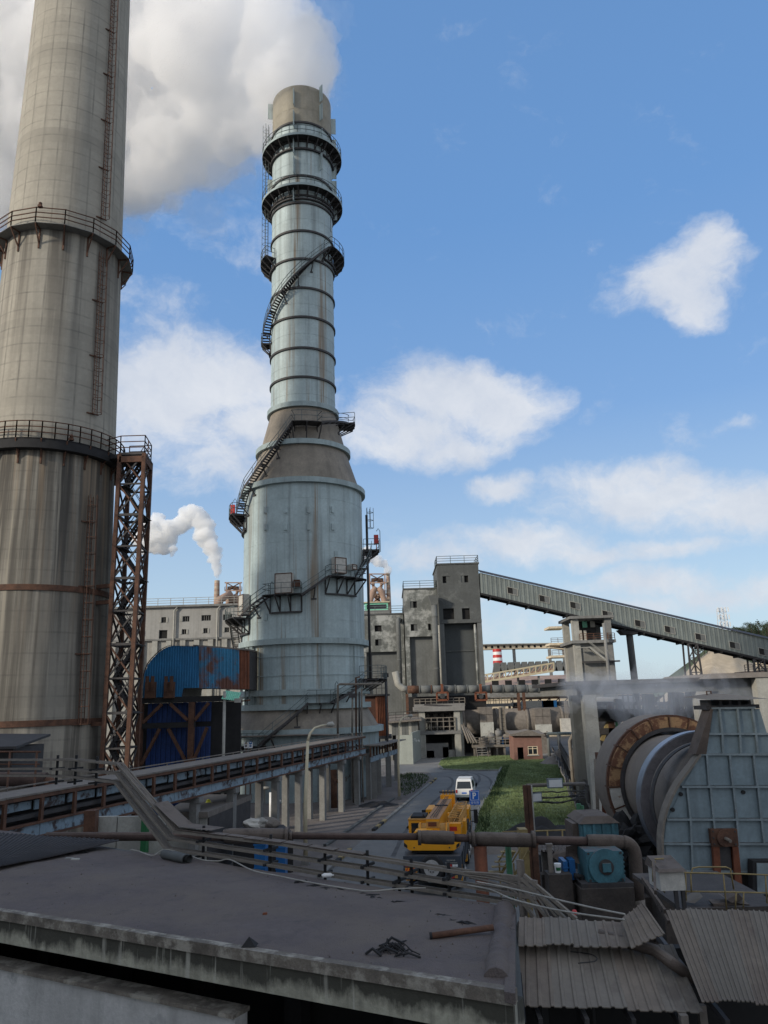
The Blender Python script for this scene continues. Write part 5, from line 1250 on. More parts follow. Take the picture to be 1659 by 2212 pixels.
# low shed left of it and the pale block wall
a, b = dmx(100, 1250, 126), dmx(325, 1440, 126)
ls = T('low_shed', 'low dusty shed with cladding and dark openings left of the open frame', 'shed', ((a.x + b.x) / 2, 126, 0))
zc_ = dmx(200, 1365, 126).z
for k in range(9):
    u, u2 = k / 9, (k + 1) / 9; MB().box(a.x + (b.x - a.x) * u, a.x + (b.x - a.x) * u2 - .03, 126, 126.1 + .04 * (k % 2), zc_, dmx(200, 1270, 126).z).build('cladding_panel', m_conc2 if k % 3 else m_concl, ls)
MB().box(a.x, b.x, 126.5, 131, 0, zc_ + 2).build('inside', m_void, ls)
for k in range(4): x = a.x + (b.x - a.x) * (k + .2) / 4; MB().box(x - .3, x + .3, 125.9, 126.5, 0, zc_ - .01).build('column', m_concg, ls)
MB().hexa([(a.x - .5, 125, dmx(200, 1275, 126).z), (b.x + .5, 125, dmx(200, 1262, 126).z), (b.x + .5, 132, dmx(200, 1225, 126).z), (a.x - .5, 132, dmx(200, 1235, 126).z)] + [(x_, y_, z_ + .25) for x_, y_, z_ in ((a.x - .5, 125, dmx(200, 1275, 126).z), (b.x + .5, 125, dmx(200, 1262, 126).z), (b.x + .5, 132, dmx(200, 1225, 126).z), (a.x - .5, 132, dmx(200, 1235, 126).z))]).build('roof', m_dust, ls)
MB().rail([(a.x, 125.2, dmx(200, 1270, 126).z + .3), (b.x, 125.2, dmx(200, 1262, 126).z + .3)], 1.2, 1.3, .1).build('railing', m_dark, ls)
g0, g1, g2 = atZ(861, 1651, 0), atZ(893, 1651, 0), atZ(911, 1637, 0)
hw = 4.1
bw = T('block_enclosure', 'pale grey rendered block enclosure at the bend of the road, letters fading on it', 'wall', (g0.x, g0.y, 0))
MB().hexa([g0, g1, g1 + Vector((0, .3, 0)), g0 + Vector((0, .3, 0)), g0 + Vector((0, 0, hw)), g1 + Vector((0, 0, hw)), g1 + Vector((0, .3, hw)), g0 + Vector((0, .3, hw))]).build('front_wall', m_blk, bw)
MB().bar(g1 + Vector((-.15, .32, hw / 2 + .15)), g2 + Vector((0, 0, hw / 2 + .15)), .3, hw + .3).build('side_wall', m_blk, bw)
tx = MB()
for k in range(7):      # faded brushed characters
    x = g0.x + .5 + k * .42; rnd = random.Random(k + 3)
    for q in range(5):
        u, v = rnd.uniform(-.16, .16), rnd.uniform(-.2, .2); hz = rnd.random() < .5
        tx.box(x + u - (.13 if hz else .02), x + u + (.13 if hz else .02), g0.y - .012 - .001 * q, g0.y - .003, hw - .75 + v - (.02 if hz else .14), hw - .75 + v + (.02 if hz else .14))
tx.build('faded_lettering', m_white, bw)
# red brick hut
a, b = atZ(1108, 1642, 0), atZ(1178, 1644, 0)
x0, x1, yh = a.x, b.x, (a.y + b.y) / 2; zt_ = atY(1140, 1588, yh).z
hut = T('brick_hut', 'small red brick hut with a dark doorway and cream window on the lawn', 'hut', ((x0 + x1) / 2, yh, 0))
dr = (x0 + (x1 - x0) * .12, x0 + (x1 - x0) * .34, 0, zt_ * .53); wi = (x0 + (x1 - x0) * .49, x0 + (x1 - x0) * .84, zt_ * .22, zt_ * .56)
wall_with_holes('front_wall', m_brick, hut, x0, x1, yh, 0, zt_, [dr, wi], .3)
MB().box(x0, x1, yh + 4, yh + 4.25, 0, zt_).box(x0, x0 + .25, yh + .01, yh + 4, 0, zt_).box(x1 - .25, x1, yh + .01, yh + 4, 0, zt_).build('side_wall', m_brick, hut)
MB().box(x0 + .3, x1 - .3, yh + 2, yh + 2.2, 0, zt_ - .1).build('back_wall', m_void, hut)
zz = zt_
MB().hexa([(x0 - .5, yh - .5, zz), (x1 + .5, yh - .5, zz - .15), (x1 + .5, yh + 4.6, zz + .25), (x0 - .5, yh + 4.6, zz + .3), (x0 - .5, yh - .5, zz + .25), (x1 + .5, yh - .5, zz + .1), (x1 + .5, yh + 4.6, zz + .5), (x0 - .5, yh + 4.6, zz + .55)]).build('roof', m_dust, hut)
MB().prism([(x0 - .2, yh - .5, zz + .26), (x1 - .2, yh - .5, zz + .12), ((x0 + x1) / 2 + .3, yh - .5, zz + .75)], (0, 4, 0)).build('roof_ridge', m_dust, hut)
f = MB(); w0, w1, w2, w3 = wi
f.box(w0, w1, yh + .02, yh + .1, w2, w2 + .1).box(w0, w1, yh + .02, yh + .1, w3 - .1, w3).box(w0, w0 + .1, yh + .021, yh + .099, w2 + .1, w3 - .1).box(w1 - .1, w1, yh + .021, yh + .099, w2 + .1, w3 - .1)
f.box((w0 + w1) / 2 - .05, (w0 + w1) / 2 + .05, yh + .022, yh + .098, w2 + .1, w3 - .1).box(w0 + .1, w1 - .1, yh + .0215, yh + .0985, w2 + (w3 - w2) * .68, w2 + (w3 - w2) * .68 + .08)
wo = f.build('window', m_cream, hut); MB().box(w0 + .1, w1 - .1, yh + .12, yh + .14, w2 + .1, w3 - .1).build('pane', m_glass, wo)
MB().box(w0 - .15, w1 + .15, yh - .12, yh - .003, w2 - .14, w2).build('sill', m_concl, hut)
MB().box(dr[0] + .03, dr[0] + .1, yh + .25, yh + .29, 0, dr[3] - .02).build('door', m_dark, hut)
# ================================================================ belt walkway along the right of the lawn
Pn, Pf = Vector((13.7, 57, 0)), Vector((25.4, 122, 0)); dv = (Pf - Pn).normalized(); rv = Vector((dv.y, -dv.x, 0))
wk = T('belt_walkway', 'low dusty belt walkway with dark railings running away right of the lawn', 'conveyor', Pn)
zd = 1.7
MB().hexa([Pn + Vector((0, 0, zd - .4)), Pn + rv * 2.6 + Vector((0, 0, zd - .4)), Pf + rv * 2.6 + Vector((0, 0, zd - .4)), Pf + Vector((0, 0, zd - .4)), Pn + Vector((0, 0, zd)), Pn + rv * 2.6 + Vector((0, 0, zd)), Pf + rv * 2.6 + Vector((0, 0, zd)), Pf + Vector((0, 0, zd))]).build('deck', M('belt_dust', (.17, .165, .155), .2, .8, .95), wk)
for o_ in (0, 2.6):
    MB().rail([Pn + rv * o_ + Vector((0, 0, zd)), Pf + rv * o_ + Vector((0, 0, zd))], 1.15, 2.4, .1).build('railing', m_dark, wk)
MB().bar(Pn + Vector((0, 0, zd + .35)) - rv * .08, Pf + Vector((0, 0, zd + .35)) - rv * .08, .05, .7).build('side_plate', m_dark, wk)
for k in range(16):
    p = Pn.lerp(Pf, k / 15)
    for o_ in (0, 2.5): MB().bar(p + rv * o_, p + rv * o_ + Vector((0, 0, zd - .4)), .2, up=(0, 1, 0)).build('leg', m_dark, wk)
# tangle of pipes and cables beside it
pc = T('cable_bundle', 'sagging dark cables and thin pipes slung along the lawn side of the belt walkway', 'cables', Pn - rv)
for k in range(7):
    pts_ = []; rnd = random.Random(k)
    for i in range(26):
        u = i / 25; p = Pn.lerp(Pf, u) - rv * (.25 + .12 * k); pts_.append(p + Vector((rnd.uniform(-.08, .08), 0, .55 + .16 * k + .22 * math.sin(i * 1.9 + k))))
    MB().tube(pts_, .06 + .015 * (k % 3), 5).build('cable' if k % 2 else 'thin_pipe', m_dark if k % 3 else m_tan, pc)
# stray pipes from the far platform to the walkway
sp_ = T('service_pipe', 'thin grey green pipe bridge from the hut to the walkway', 'pipe', (atY(1190, 1590, 118).x, 118, 0))
a, b = atY(1183, 1585, 118), atY(1232, 1584, 112)
MB().tube([a, b, b + Vector((1.2, -2, -.8)), b + Vector((1.8, -6, -1.6))], .2, 8).build('pipe_run', m_rail, sp_)
for p in (a, a.lerp(b, .5)): MB().tube([(p.x, p.y, 0), (p.x, p.y, p.z)], .22, 6).build('post', m_conc2, sp_)
for (px, y0, y1) in ((1236, 1500, 1700), (1243, 1520, 1730), (1250, 1540, 1680)):
    a = atY(px, y0, 75); b = atY(px + 8, y1, 75)
    t = tag(MB().tube([a, (a.x, 75, a.z - 3.2), (a.x - .7, 74.6, a.z - 4.2), (a.x - .7, 74.6, 0)], .16, 8).build('riser_pipe', m_tan if px != 1243 else m_dark), {1236: 'tallest tan', 1243: 'dark', 1250: 'shorter tan'}[px] + ' bent riser pipe left of the tall concrete pillar', 'pipe', 'bent riser pipes by the pillar')
tag(MB().box(atY(1255, 1600, 66).x, atY(1268, 1600, 66).x, 66, 66.1, 2.2, 5.2).bar((atY(1261, 1600, 66).x, 66.05, 0), (atY(1261, 1600, 66).x, 66.05, 2.2), .15, up=(0, 1, 0)).build('yellow_board', m_yelr), 'ochre yellow board standing left of the concrete pillar', 'board')
# ================================================================ lamp posts
def lamp_post(px, py, top, arm, label, lean=0):
    g = atZ(px, py, 0); hh = atY(top[0], top[1], g.y).z; t = T('lamp_post', label, 'lamp post', g, 'curved cream lamp posts')
    tip = atY(arm[0], arm[1], g.y + 1.5); tx_ = atY(top[0], top[1], g.y).x
    MB().tube([g, Vector((g.x * .98 + tx_ * .02, g.y, hh * .5)), Vector((tx_, g.y, hh))], [.13, .11, .085], 8).build('pole', m_creamy, t)
    e = Vector((tx_, g.y, hh)); d = tip - e
    MB().tube([e, e + Vector((d.x * .12, d.y * .1, d.z * .5)), e + Vector((d.x * .35, d.y * .3, d.z * .85)), e + Vector((d.x * .7, d.y * .7, d.z * .98)), tip], [.085, .075, .06, .055, .05], 8).build('arm', m_creamy, t)
    MB().tube([tip - d.normalized() * .1, tip + Vector((d.x * .1, 0, .02)), tip + Vector((d.x * .34, 0, .03)), tip + Vector((d.x * .45, 0, 0))], [.05, .14, .17, .05], 8).build('lamp_head', m_concl, t)
    MB().box(g.x - .22, g.x + .22, g.y - .22, g.y + .22, 0, .3).build('base', m_concg, t)
lamp_post(660, 1868, (665, 1600), (706, 1566), 'nearer curved cream lamp post, before the conveyor')
lamp_post(863, 1727, (862, 1567), (882, 1547), 'farther curved cream lamp post, by the end of the conveyor')
g = atY(834, 1500, 88); t = T('flood_lamp', 'slim dark lamp on a thin pole against the grey silo', 'lamp', (g.x, 88, 0))
MB().tube([(g.x, 88, 0), (g.x, 88, atY(834, 1463, 88).z)], .12, 6).build('pole', m_dark, t); z = atY(834, 1463, 88).z; MB().box(g.x - .35, g.x + .35, 87.7, 88.3, z, z + .45).build('lamp_head', m_dark, t)
# ================================================================ blue duct left of the tower
Yd = 70.0; dpt = 7.0
def dl(x, y): return (x / 3.0, 1134 + y / 3.0)
def P1(x, y, Y=Yd): return atY(*dl(x, y), Y)
du = T('blue_duct', 'big blue corrugated duct bend, rusty where it meets the teal tower', 'duct', (P1(1100, 900).x, Yd, 0))
arc = [(925, 1120), (926, 1060), (932, 1000), (942, 950), (962, 902), (990, 866), (1020, 836), (1055, 808), (1090, 790), (1120, 782), (1290, 786)]
low = [(1290, 1055), (1190, 1058), (1178, 1120)]
poly = [P1(*p) for p in arc + low]
# front face built as separate vertical sheets with folded edges
def face_sheets(poly, n, mat, name, parent, Y, ridge=.12):
    xs0, xs1 = min(p.x for p in poly), max(p.x for p in poly)
    def zrange(x):
        zs_ = []
        for p, q in zip(poly, poly[1:] + poly[:1]):
            if (p.x - x) * (q.x - x) <= 0 and abs(p.x - q.x) > 1e-6: zs_.append(p.z + (q.z - p.z) * (x - p.x) / (q.x - p.x))
        return min(zs_), max(zs_)
    w = (xs1 - xs0) / n
    for k in range(n):
        a, b = xs0 + w * k + 1e-3, xs0 + w * (k + 1) - 1e-3; mb = MB(); cols = []
        for u, dy in ((0, 0), (.35, 0), (.45, -ridge), (.85, -ridge), (.95, 0), (1, 0)):
            x = a + (b - a) * u; z0, z1 = zrange(x); cols.append(((x, Y + dy, z0), (x, Y + dy, z1)))
        vs_ = [c[0] for c in cols] + [c[1] for c in cols]; m = len(cols)
        mb.add(vs_, [(i, i + 1, m + i + 1, m + i) for i in range(m - 1)]); mb.build(name, mat, parent)
face_sheets(poly, 22, m_blue, 'cladding_sheet', du, Yd)
top = [P1(*p) for p in arc]
mb = MB(); vs_ = top + [p + Vector((0, dpt, 0)) for p in top]; m = len(top)
mb.add(vs_, [(i, i + 1, m + i + 1, m + i) for i in range(m - 1)], True); mb.build('curved_back', m_blue, du)
mb = MB(); vs_ = [p + Vector((-.06, -.22, .06)) for p in top] + [p + Vector((-.06, .1, .06)) for p in top]; mb.add(vs_, [(i, i + 1, m + i + 1, m + i) for i in range(m - 1)]); mb.build('edge_trim', m_rusts, du)
body = poly[:]; MB().prism([p + Vector((0, .2, 0)) for p in body], (0, dpt - .3, 0)).build('duct_body', m_dark, du)
rp = [P1(1292, 786), P1(1550, 806, Yd + 4), P1(1618, 815, Yd + 5), P1(1618, 1065, Yd + 5), P1(1590, 1085, Yd + 4), P1(1292, 1057)]
for k in range(14):          # rusty right half, angled back to the tower
    u, u2 = k / 14, (k + 1) / 14 - .004
    t0, t1 = rp[0].lerp(rp[2], u), rp[0].lerp(rp[2], u2); b0, b1 = rp[5].lerp(rp[3], u), rp[5].lerp(rp[3], u2)
    e = Vector((0, -.1, 0)); mb = MB(); ts = [t0, t0.lerp(t1, .5), t0.lerp(t1, .55) + e, t0.lerp(t1, .95) + e, t1]; bs = [b0, b0.lerp(b1, .5), b0.lerp(b1, .55) + e, b0.lerp(b1, .95) + e, b1]
    mb.add(bs + ts, [(i, i + 1, 6 + i, 5 + i) for i in range(4)]); mb.build('rusty_sheet', m_bluer if k < 11 else m_rustr, du, 'rusted sheet with remains of blue paint')
MB().hexa([rp[5] + Vector((0, .2, 0)), rp[3] + Vector((0, .2, 0)), rp[3] + Vector((0, dpt, 0)), rp[5] + Vector((0, dpt, 0)), rp[0] + Vector((0, .2, -.03)), rp[2] + Vector((0, .2, -.03)), rp[2] + Vector((0, dpt, 0)), rp[0] + Vector((0, dpt, 0))]).build('duct_body', m_dark, du)
MB().hexa([rp[0] + Vector((-.5, -.3, .0)), rp[2] + Vector((0, -.3, 0)), rp[2] + Vector((0, dpt, .1)), rp[0] + Vector((-.5, dpt, .1)), rp[0] + Vector((-.5, -.3, .15)), rp[2] + Vector((0, -.3, .15)), rp[2] + Vector((0, dpt, .3)), rp[0] + Vector((-.5, dpt, .3))]).build('roof_flashing', m_dust, du)
for px in (978, 1100):
    p = P1(px, 1055, Yd - .3); MB().box(p.x - .45, p.x + .45, Yd - .6, Yd - .14, p.z - .9, p.z + .5).box(p.x - .38, p.x - .1, Yd - .75, Yd - .61, p.z - .3, p.z + 1).box(p.x + .1, p.x + .38, Yd - .75, Yd - .61, p.z - .3, p.z + 1).build('bracket', m_rusts, du)
# frame below with the cobalt panels
fb = T('duct_frame', 'dark braced steel frame with cobalt blue panels carrying the blue duct', 'frame', (P1(1070, 1350).x, Yd, 0))
zb_, zm2_, zlo = P1(1100, 1130).z, P1(1100, 1300).z, 0.0
xl, xr = P1(905, 1300).x, P1(1240, 1300).x
xr2 = P1(1480, 1300).x
for k in range(13):
    u, u2 = k / 13, (k + 1) / 13; x, x2 = xl + .3 + (xr - xl + 1.2) * u, xl + .3 + (xr - xl + 1.2) * u2
    for (z0, z1) in ((zlo, zm2_ - .2), (zm2_ + .25, zb_ - .3)): MB().add([(x, Yd + 1.2, z0), (x + (x2 - x) * .5, Yd + 1.2, z0), (x + (x2 - x) * .58, Yd + 1.08, z0), (x2 - .015, Yd + 1.08, z0), (x, Yd + 1.2, z1), (x + (x2 - x) * .5, Yd + 1.2, z1), (x + (x2 - x) * .58, Yd + 1.08, z1), (x2 - .015, Yd + 1.08, z1)], [(0, 1, 5, 4), (1, 2, 6, 5), (2, 3, 7, 6)]).build('cladding_sheet', m_cobalt, fb)
MB().box(xl - .2, xr2 + .6, Yd - .2, Yd + .4, zb_ - .3, zb_ + .2).build('top_beam', m_black, fb)
MB().box(xl - .3, xr + .3, Yd - .15, Yd + .35, zm2_ - .2, zm2_ + .25).build('mid_beam', m_black, fb)
for x in (xl, xr): MB().bar((x, Yd + .05, 0), (x, Yd + .05, zb_ - .3), .5, up=(0, 1, 0)).build('post', m_rusts, fb)
for (xa, za, xb, zb2) in ((xl + .3, zm2_ + .3, xl + 1.9, zb_ - .4), (xr - .3, zm2_ + .4, xr - 1.9, zb_ - .4), (xr + .3, zm2_ + .4, xr + 1.5, zb_ - .4), (xl + .3, zm2_ - 3.2, xl + 1.8, zm2_ - .25), (xr - .3, zm2_ - 3.2, xr - 2, zm2_ - .25), (xr + .3, zm2_ - 3, xr + 1.4, zm2_ - .25)):
    MB().bar((xa, Yd - .05, za), (xb, Yd - .05, zb2), .26).build('brace', m_rusts, fb)
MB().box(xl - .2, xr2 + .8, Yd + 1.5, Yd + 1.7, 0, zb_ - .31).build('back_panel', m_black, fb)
# mint awning on its post, thin posts, warning signs
aw = T('mint_awning', 'small bright mint green corrugated awning on a pole under the rusty duct', 'awning', (P1(1440, 1100, 67).x, 67, 0))
a, b = P1(1436, 1078, 67), P1(1542, 1092, 67)
for k in range(9): 
    u, u2 = k / 9, (k + 1) / 9; MB().hexa([a.lerp(b, u) + Vector((0, 0, -.62)), a.lerp(b, u2) + Vector((-.04, 0, -.62)), a.lerp(b, u2) + Vector((-.04, .5, -.5)), a.lerp(b, u) + Vector((0, .5, -.5)), a.lerp(b, u) + Vector((0, 1.2, .0)), a.lerp(b, u2) + Vector((-.04, 1.2, .0)), a.lerp(b, u2) + Vector((-.04, 1.7, .1)), a.lerp(b, u) + Vector((0, 1.7, .1))]).build('roof_sheet', m_mint, aw)
MB().tube([(a.x + .2, 67.3, 0), (a.x + .2, 67.3, a.z)], .13, 8).build('pole', m_concl, aw)
MB().box(b.x - .3, b.x + .2, 67, 67.4, b.z - .75, b.z - .4).build('lamp_box', m_concl, aw)
for (pts_, m_, lab) in (([(204, 1500), (203, 1150), (325, 1135)], m_rusts, 'thin rusty pipe rising left of the tower base and bending over it'), ([(62, 1560), (68, 1385), (105, 1377), (700, 1360), (905, 1362)], m_dust, 'long thin level pipe in front of the tower base'),
                        ([(893, 1350), (893, 1040), (905, 1032), (1180, 1030)], m_tan, 'tan pipe rising before the tower base and bending right'), ([(1012, 1345), (1010, 990), (1035, 985)], m_rusts, 'thin brown pipe beside the right base landing'),
                        ([(986, 1345), (988, 1120)], m_tan, 'short tan valve pipe before the tower base'), ([(1048, 1340), (1048, 1060)], m_tan, 'thin pale riser right of the tower base'), ([(1033, 1340), (1033, 1080)], m_dark, 'thin dark riser right of the tower base')):
    pp = [atY(432 + x / 3.0, 1134 + y / 3.0, 75.4) for x, y in pts_]
    t = T('service_pipe', lab, 'pipe', (pp[0].x, 75.4, 0)); MB().tube(pp, .085 if lab[:3] != 'tan' else .11, 8).build('pipe_run', m_, t)
    if pp[0].z > .5: MB().tube([pp[0], (pp[0].x, 75.4, 0)], .08, 8).build('foot_pipe', m_, t)
    if 'valve' in lab: MB().box(pp[1].x - .35, pp[1].x + .35, 75.2, 75.6, pp[1].z, pp[1].z + .4).build('valve', m_dark, t)
for k, (x0, x1) in enumerate(((285, 312), (314, 341))):
    a, b = atY(432 + x0 / 3, 1134 + 1409 / 3, 73), atY(432 + x1 / 3, 1134 + 1446 / 3, 73)
    sg = T('warning_sign', ('white safety sign with a black bordered yellow triangle' if k == 0 else 'white safety sign with a blue disc') + ' on the tower base rail', 'sign', ((a.x + b.x) / 2, 73, 0))
    MB().box(a.x, b.x, 73, 73.05, b.z, a.z).build('plate', m_white, sg)
    cx_, cz_ = (a.x + b.x) / 2, (a.z + b.z) / 2 + .2; w = (b.x - a.x) * .38
    if k == 0:
        MB().prism([(cx_ - w, 72.99, cz_ - w * .8), (cx_ + w, 72.99, cz_ - w * .8), (cx_, 72.99, cz_ + w)], (0, .008, 0)).build('emblem', m_black, sg)
        MB().prism([(cx_ - w * .6, 72.982, cz_ - w * .58), (cx_ + w * .6, 72.982, cz_ - w * .58), (cx_, 72.982, cz_ + w * .55)], (0, .006, 0)).build('emblem_field', m_cream, sg)
        MB().box(cx_ - .035, cx_ + .035, 72.975, 72.98, cz_ - w * .3, cz_ + w * .22).build('mark', m_black, sg)
    else:
        MB().prism([(cx_ + w * math.cos(t_ * .314), 72.99, cz_ + w * math.sin(t_ * .314)) for t_ in range(20)], (0, .008, 0)).build('emblem', m_bluep, sg)
        MB().prism([(cx_ + w * .6 * math.cos(t_ * .314), 72.982, cz_ + w * .1 + w * .42 * math.sin(t_ * .314)) for t_ in range(11)], (0, .006, 0)).build('mark', m_white, sg)
    MB().box(a.x + .1, b.x - .1, 72.99, 72.998, b.z + .12, b.z + .26).build('print_line', m_dark if k == 0 else m_bluep, sg)
    MB().bar((cx_, 73.1, 0), (cx_, 73.1, a.z), .09, up=(0, 1, 0)).build('post', m_rusts, sg)
# rust shed right of the tower
a, b = atY(432 + 1136 / 3, 1134 + 1108 / 3, 98), atY(432 + 1222 / 3, 1134 + 1365 / 3, 98)
rs = T('rust_hoist_shed', 'narrow orange rusted corrugated lift shed right of the tower base', 'shed', ((a.x + b.x) / 2, 98, 0))
for k in range(7):
    x, x2 = a.x + (b.x - a.x) * k / 7, a.x + (b.x - a.x) * (k + 1) / 7; MB().add([(x, 98, b.z), (x + .18, 98, b.z), (x + .26, 97.9, b.z), (x2 - .012, 97.9, b.z), (x, 98, a.z), (x + .18, 98, a.z), (x + .26, 97.9, a.z), (x2 - .012, 97.9, a.z)], [(0, 1, 5, 4), (1, 2, 6, 5), (2, 3, 7, 6)]).build('cladding_sheet', m_rustr, rs)
MB().box(a.x - 2.2, b.x, 98.2, 103, b.z, a.z).build('core', M('dark_rust_core', (.07, .03, .02), .3, 1, .9), rs)
MB().box(a.x - 2.6, b.x + .3, 97.7, 103.3, a.z, a.z + .2).build('roof', m_dark, rs)
MB().rail([(a.x - .5, 97.9, a.z + .2), (b.x, 97.9, a.z + .2)], 2.2, .7, .09).build('railing', m_dark, rs)
for x in (a.x - 1.8, a.x + .3, b.x - .3): MB().bar((x, 98.5, 0), (x, 98.5, b.z), .3, up=(0, 1, 0)).build('leg', m_dark, rs)
MB().box(a.x - 2.4, b.x + .4, 97.6, 103.2, b.z - .35, b.z - .01).build('deck', m_dark, rs)
# ================================================================ near inclined-looking (level) belt gallery on columns
zg = 5.9; GA, GB = Vector((-16.1, 24.5, 0)), Vector((-2.2, 76.8, 0))
gdir = (GB - GA).normalized(); grt = Vector((gdir.y, -gdir.x, 0))       # right-hand side, facing the camera
bg_ = T('belt_gallery', 'long level belt gallery of peeling pale blue steel on concrete columns, left', 'conveyor gallery', GA)
Lg_ = (GB - GA).length; nbay = int(Lg_ / 2.05)
def gp_(s, off, z): return GA + gdir * s + grt * off + Vector((0, 0, z))
def gbox(name, s0, s1, o0, o1, z0, z1, mat, parent=None):
    p = [gp_(s0, o0, z0), gp_(s0, o1, z0), gp_(s1, o1, z0), gp_(s1, o0, z0), gp_(s0, o0, z1), gp_(s0, o1, z1), gp_(s1, o1, z1), gp_(s1, o0, z1)]
    return MB().hexa(p).build(name, mat, parent or bg_)
for k in range(nbay):
    s0, s1 = k * 2.05, (k + 1) * 2.05
    gbox('roof_plate', s0, s1 - .02, -1.75, .06, zg - .07 + random.uniform(-.01, .01), zg, m_dust)
    gbox('top_chord', s0, s1, -.10, .03, zg - .22, zg - .075, m_rusts)
    gbox('belt_cover', s0 + .1, s1 - .1, -.45, -.40, zg - .68 + random.uniform(-.04, .04), zg - .33, m_gal)
    gbox('belt_edge', s0, s1, -.5, -.2, zg - .95, zg - .80, m_dark)
    gbox('girder_plate', s0 + .02, s1 - .02, -.06, .0, zg - 1.62, zg - 1.18, m_gal)
    gbox('girder_flange', s0, s1, -.16, .10, zg - 1.70, zg - 1.625, m_rusts)
    gbox('girder_flange', s0, s1, -.16, .10, zg - 1.175, zg - 1.10, m_rusts)
    gbox('post', s0 - .08, s0 + .08, -.05, .07, zg - 1.10, zg - .225, m_rusts)
    gbox('back_plate', s0, s1, -1.72, -1.66, zg - 1.7, zg - .25, m_dark)
gbox('belt_floor', 0, nbay * 2.05, -1.65, -.17, zg - 1.45, zg - 1.35, m_dark)
MB().rail([gp_(0, -1.7, zg), gp_(nbay * 2.05, -1.7, zg)], .12, 4, .06, (1,)).build('edge_strip', m_dust, bg_)
# continuing short gallery beyond
gA2, gB2 = atY(800, 1610, 77), atY(861, 1597, 97)
b2g = T('belt_gallery', 'short dark belt gallery continuing beyond the long one toward the grey silos', 'conveyor gallery', (gA2.x, 77, 0))
gd2 = (gB2 - gA2); 
for k in range(11):
    p, q = gA2 + gd2 * (k / 11), gA2 + gd2 * ((k + 1) / 11); z = Vector((0, 0, 1))
    MB().bar(p - z * .05, q - z * .05, 1.8, .1).build('roof_plate', m_dust, b2g)
    MB().bar(p - z * .16, q - z * .16, .1, .12).build('top_chord', m_rusts, b2g)
    MB().bar(p - z * 1.3, q - z * 1.3, .12, .5).build('girder_plate', m_gal, b2g)
    MB().bar(p - z * 1.1, p - z * .2, .16, up=(0, 1, 0)).build('post', m_rusts, b2g)
    MB().bar(p - z * .6 + Vector((-.6, 0, 0)), q - z * .6 + Vector((-.6, 0, 0)), .08, .3).build('belt_cover', m_dark, b2g)
# columns: each its own thing
def gal_s(px, off):
    lo, hi = 0.0, 80.0
    for _ in range(40):
        mid = (lo + hi) / 2
        if pr(gp_(mid, off, 3))[0] < px: lo = mid
        else: hi = mid
    return lo
col_me = MB().box(-.22, .22, -.22, .22, 0, zg - 1.7).mesh('concrete_column', m_concg)
cap_me = MB().box(-.45, .45, -.38, .38, 0, .3).mesh('cap', m_concg)
order = ['first', 'second', 'third', 'fourth', 'fifth', 'sixth', 'seventh', 'eighth']
for row, off, xs_ in (('front', -.2, (420, 500, 595, 645, 697, 737, 771, 796)), ('back', -1.6, (505, 560, 617, 668, 707, 738, 764, 782))):
    for k, px in enumerate(xs_):
        s = gal_s(px, off); p = gp_(s, off, 0)
        t = T('gallery_column', '%s column from the left in the %s row under the long belt gallery' % (order[k], row), 'column', p, 'concrete columns under the belt gallery')
        put('shaft', col_me, t, None, p, (0, 0, -math.atan2(gdir.x, gdir.y)))
        if row == 'front': MB().hexa([gp_(s - .25, -1.9, zg - 1.99), gp_(s - .25, .2, zg - 1.99), gp_(s + .25, .2, zg - 1.99), gp_(s + .25, -1.9, zg - 1.99), gp_(s - .25, -1.9, zg - 1.71), gp_(s - .25, .2, zg - 1.71), gp_(s + .25, .2, zg - 1.71), gp_(s + .25, -1.9, zg - 1.71)]).build('cross_beam', m_concg, t)
for k, px in enumerate((804, 813, 834, 854)):
    u = (px - 800) / 61; p = gA2 + gd2 * u; t = T('gallery_column', '%s column under the short dark belt gallery' % order[k], 'column', (p.x, p.y, 0), 'concrete columns under the belt gallery')
    MB().box(p.x - .3, p.x + .3, p.y - .3, p.y + .3, 0, p.z - 1.55).build('shaft', m_concg, t)
# what shows between the columns: pipes, bags, low sheds under the belt
for (px, py, r, h, m_, lab) in ((560, 1772, .22, 3.5, m_concl, 'pale pipe stub between the conveyor columns'), (585, 1775, .14, 2.2, m_white, 'thin white post among the conveyor columns'), (722, 1745, .3, 3.2, m_rusts, 'rusty standpipe between the right conveyor columns')):
    g = atZ(px, py, 0); t = tag(MB().tube([g, g + Vector((0, 0, h))], r, 8).tube([g + Vector((0, 0, h * .7)), g + Vector((.8, 0, h * .7))], r * .6, 6).build('pipe_stub', m_), lab, 'pipe')
bs = atZ(533, 1790, 0)
for k in range(4):
    mb = MB(); c = bs + Vector((k * .75 - .6, -.3 * k, .35 + .12 * (k % 2))); bm = bmesh.new(); bmesh.ops.create_icosphere(bm, subdivisions=3, radius=.62)
    for v in bm.verts: v.co = Vector((v.co.x, v.co.y * .8, v.co.z * .62)) * (1 + .35 * noise.noise(v.co * 2.4 + Vector((k, 0, 0)))) + c
    me = bpy.data.meshes.new('cement_bag'); bm.to_mesh(me); bm.free(); me.materials.append(m_white2 if k % 2 else m_cable)
    tag(put('cement_bag', me), '%s crumpled pale sack in the heap under the belt gallery' % ('first', 'second', 'third', 'last')[k], 'sack', 'sacks under the conveyor')
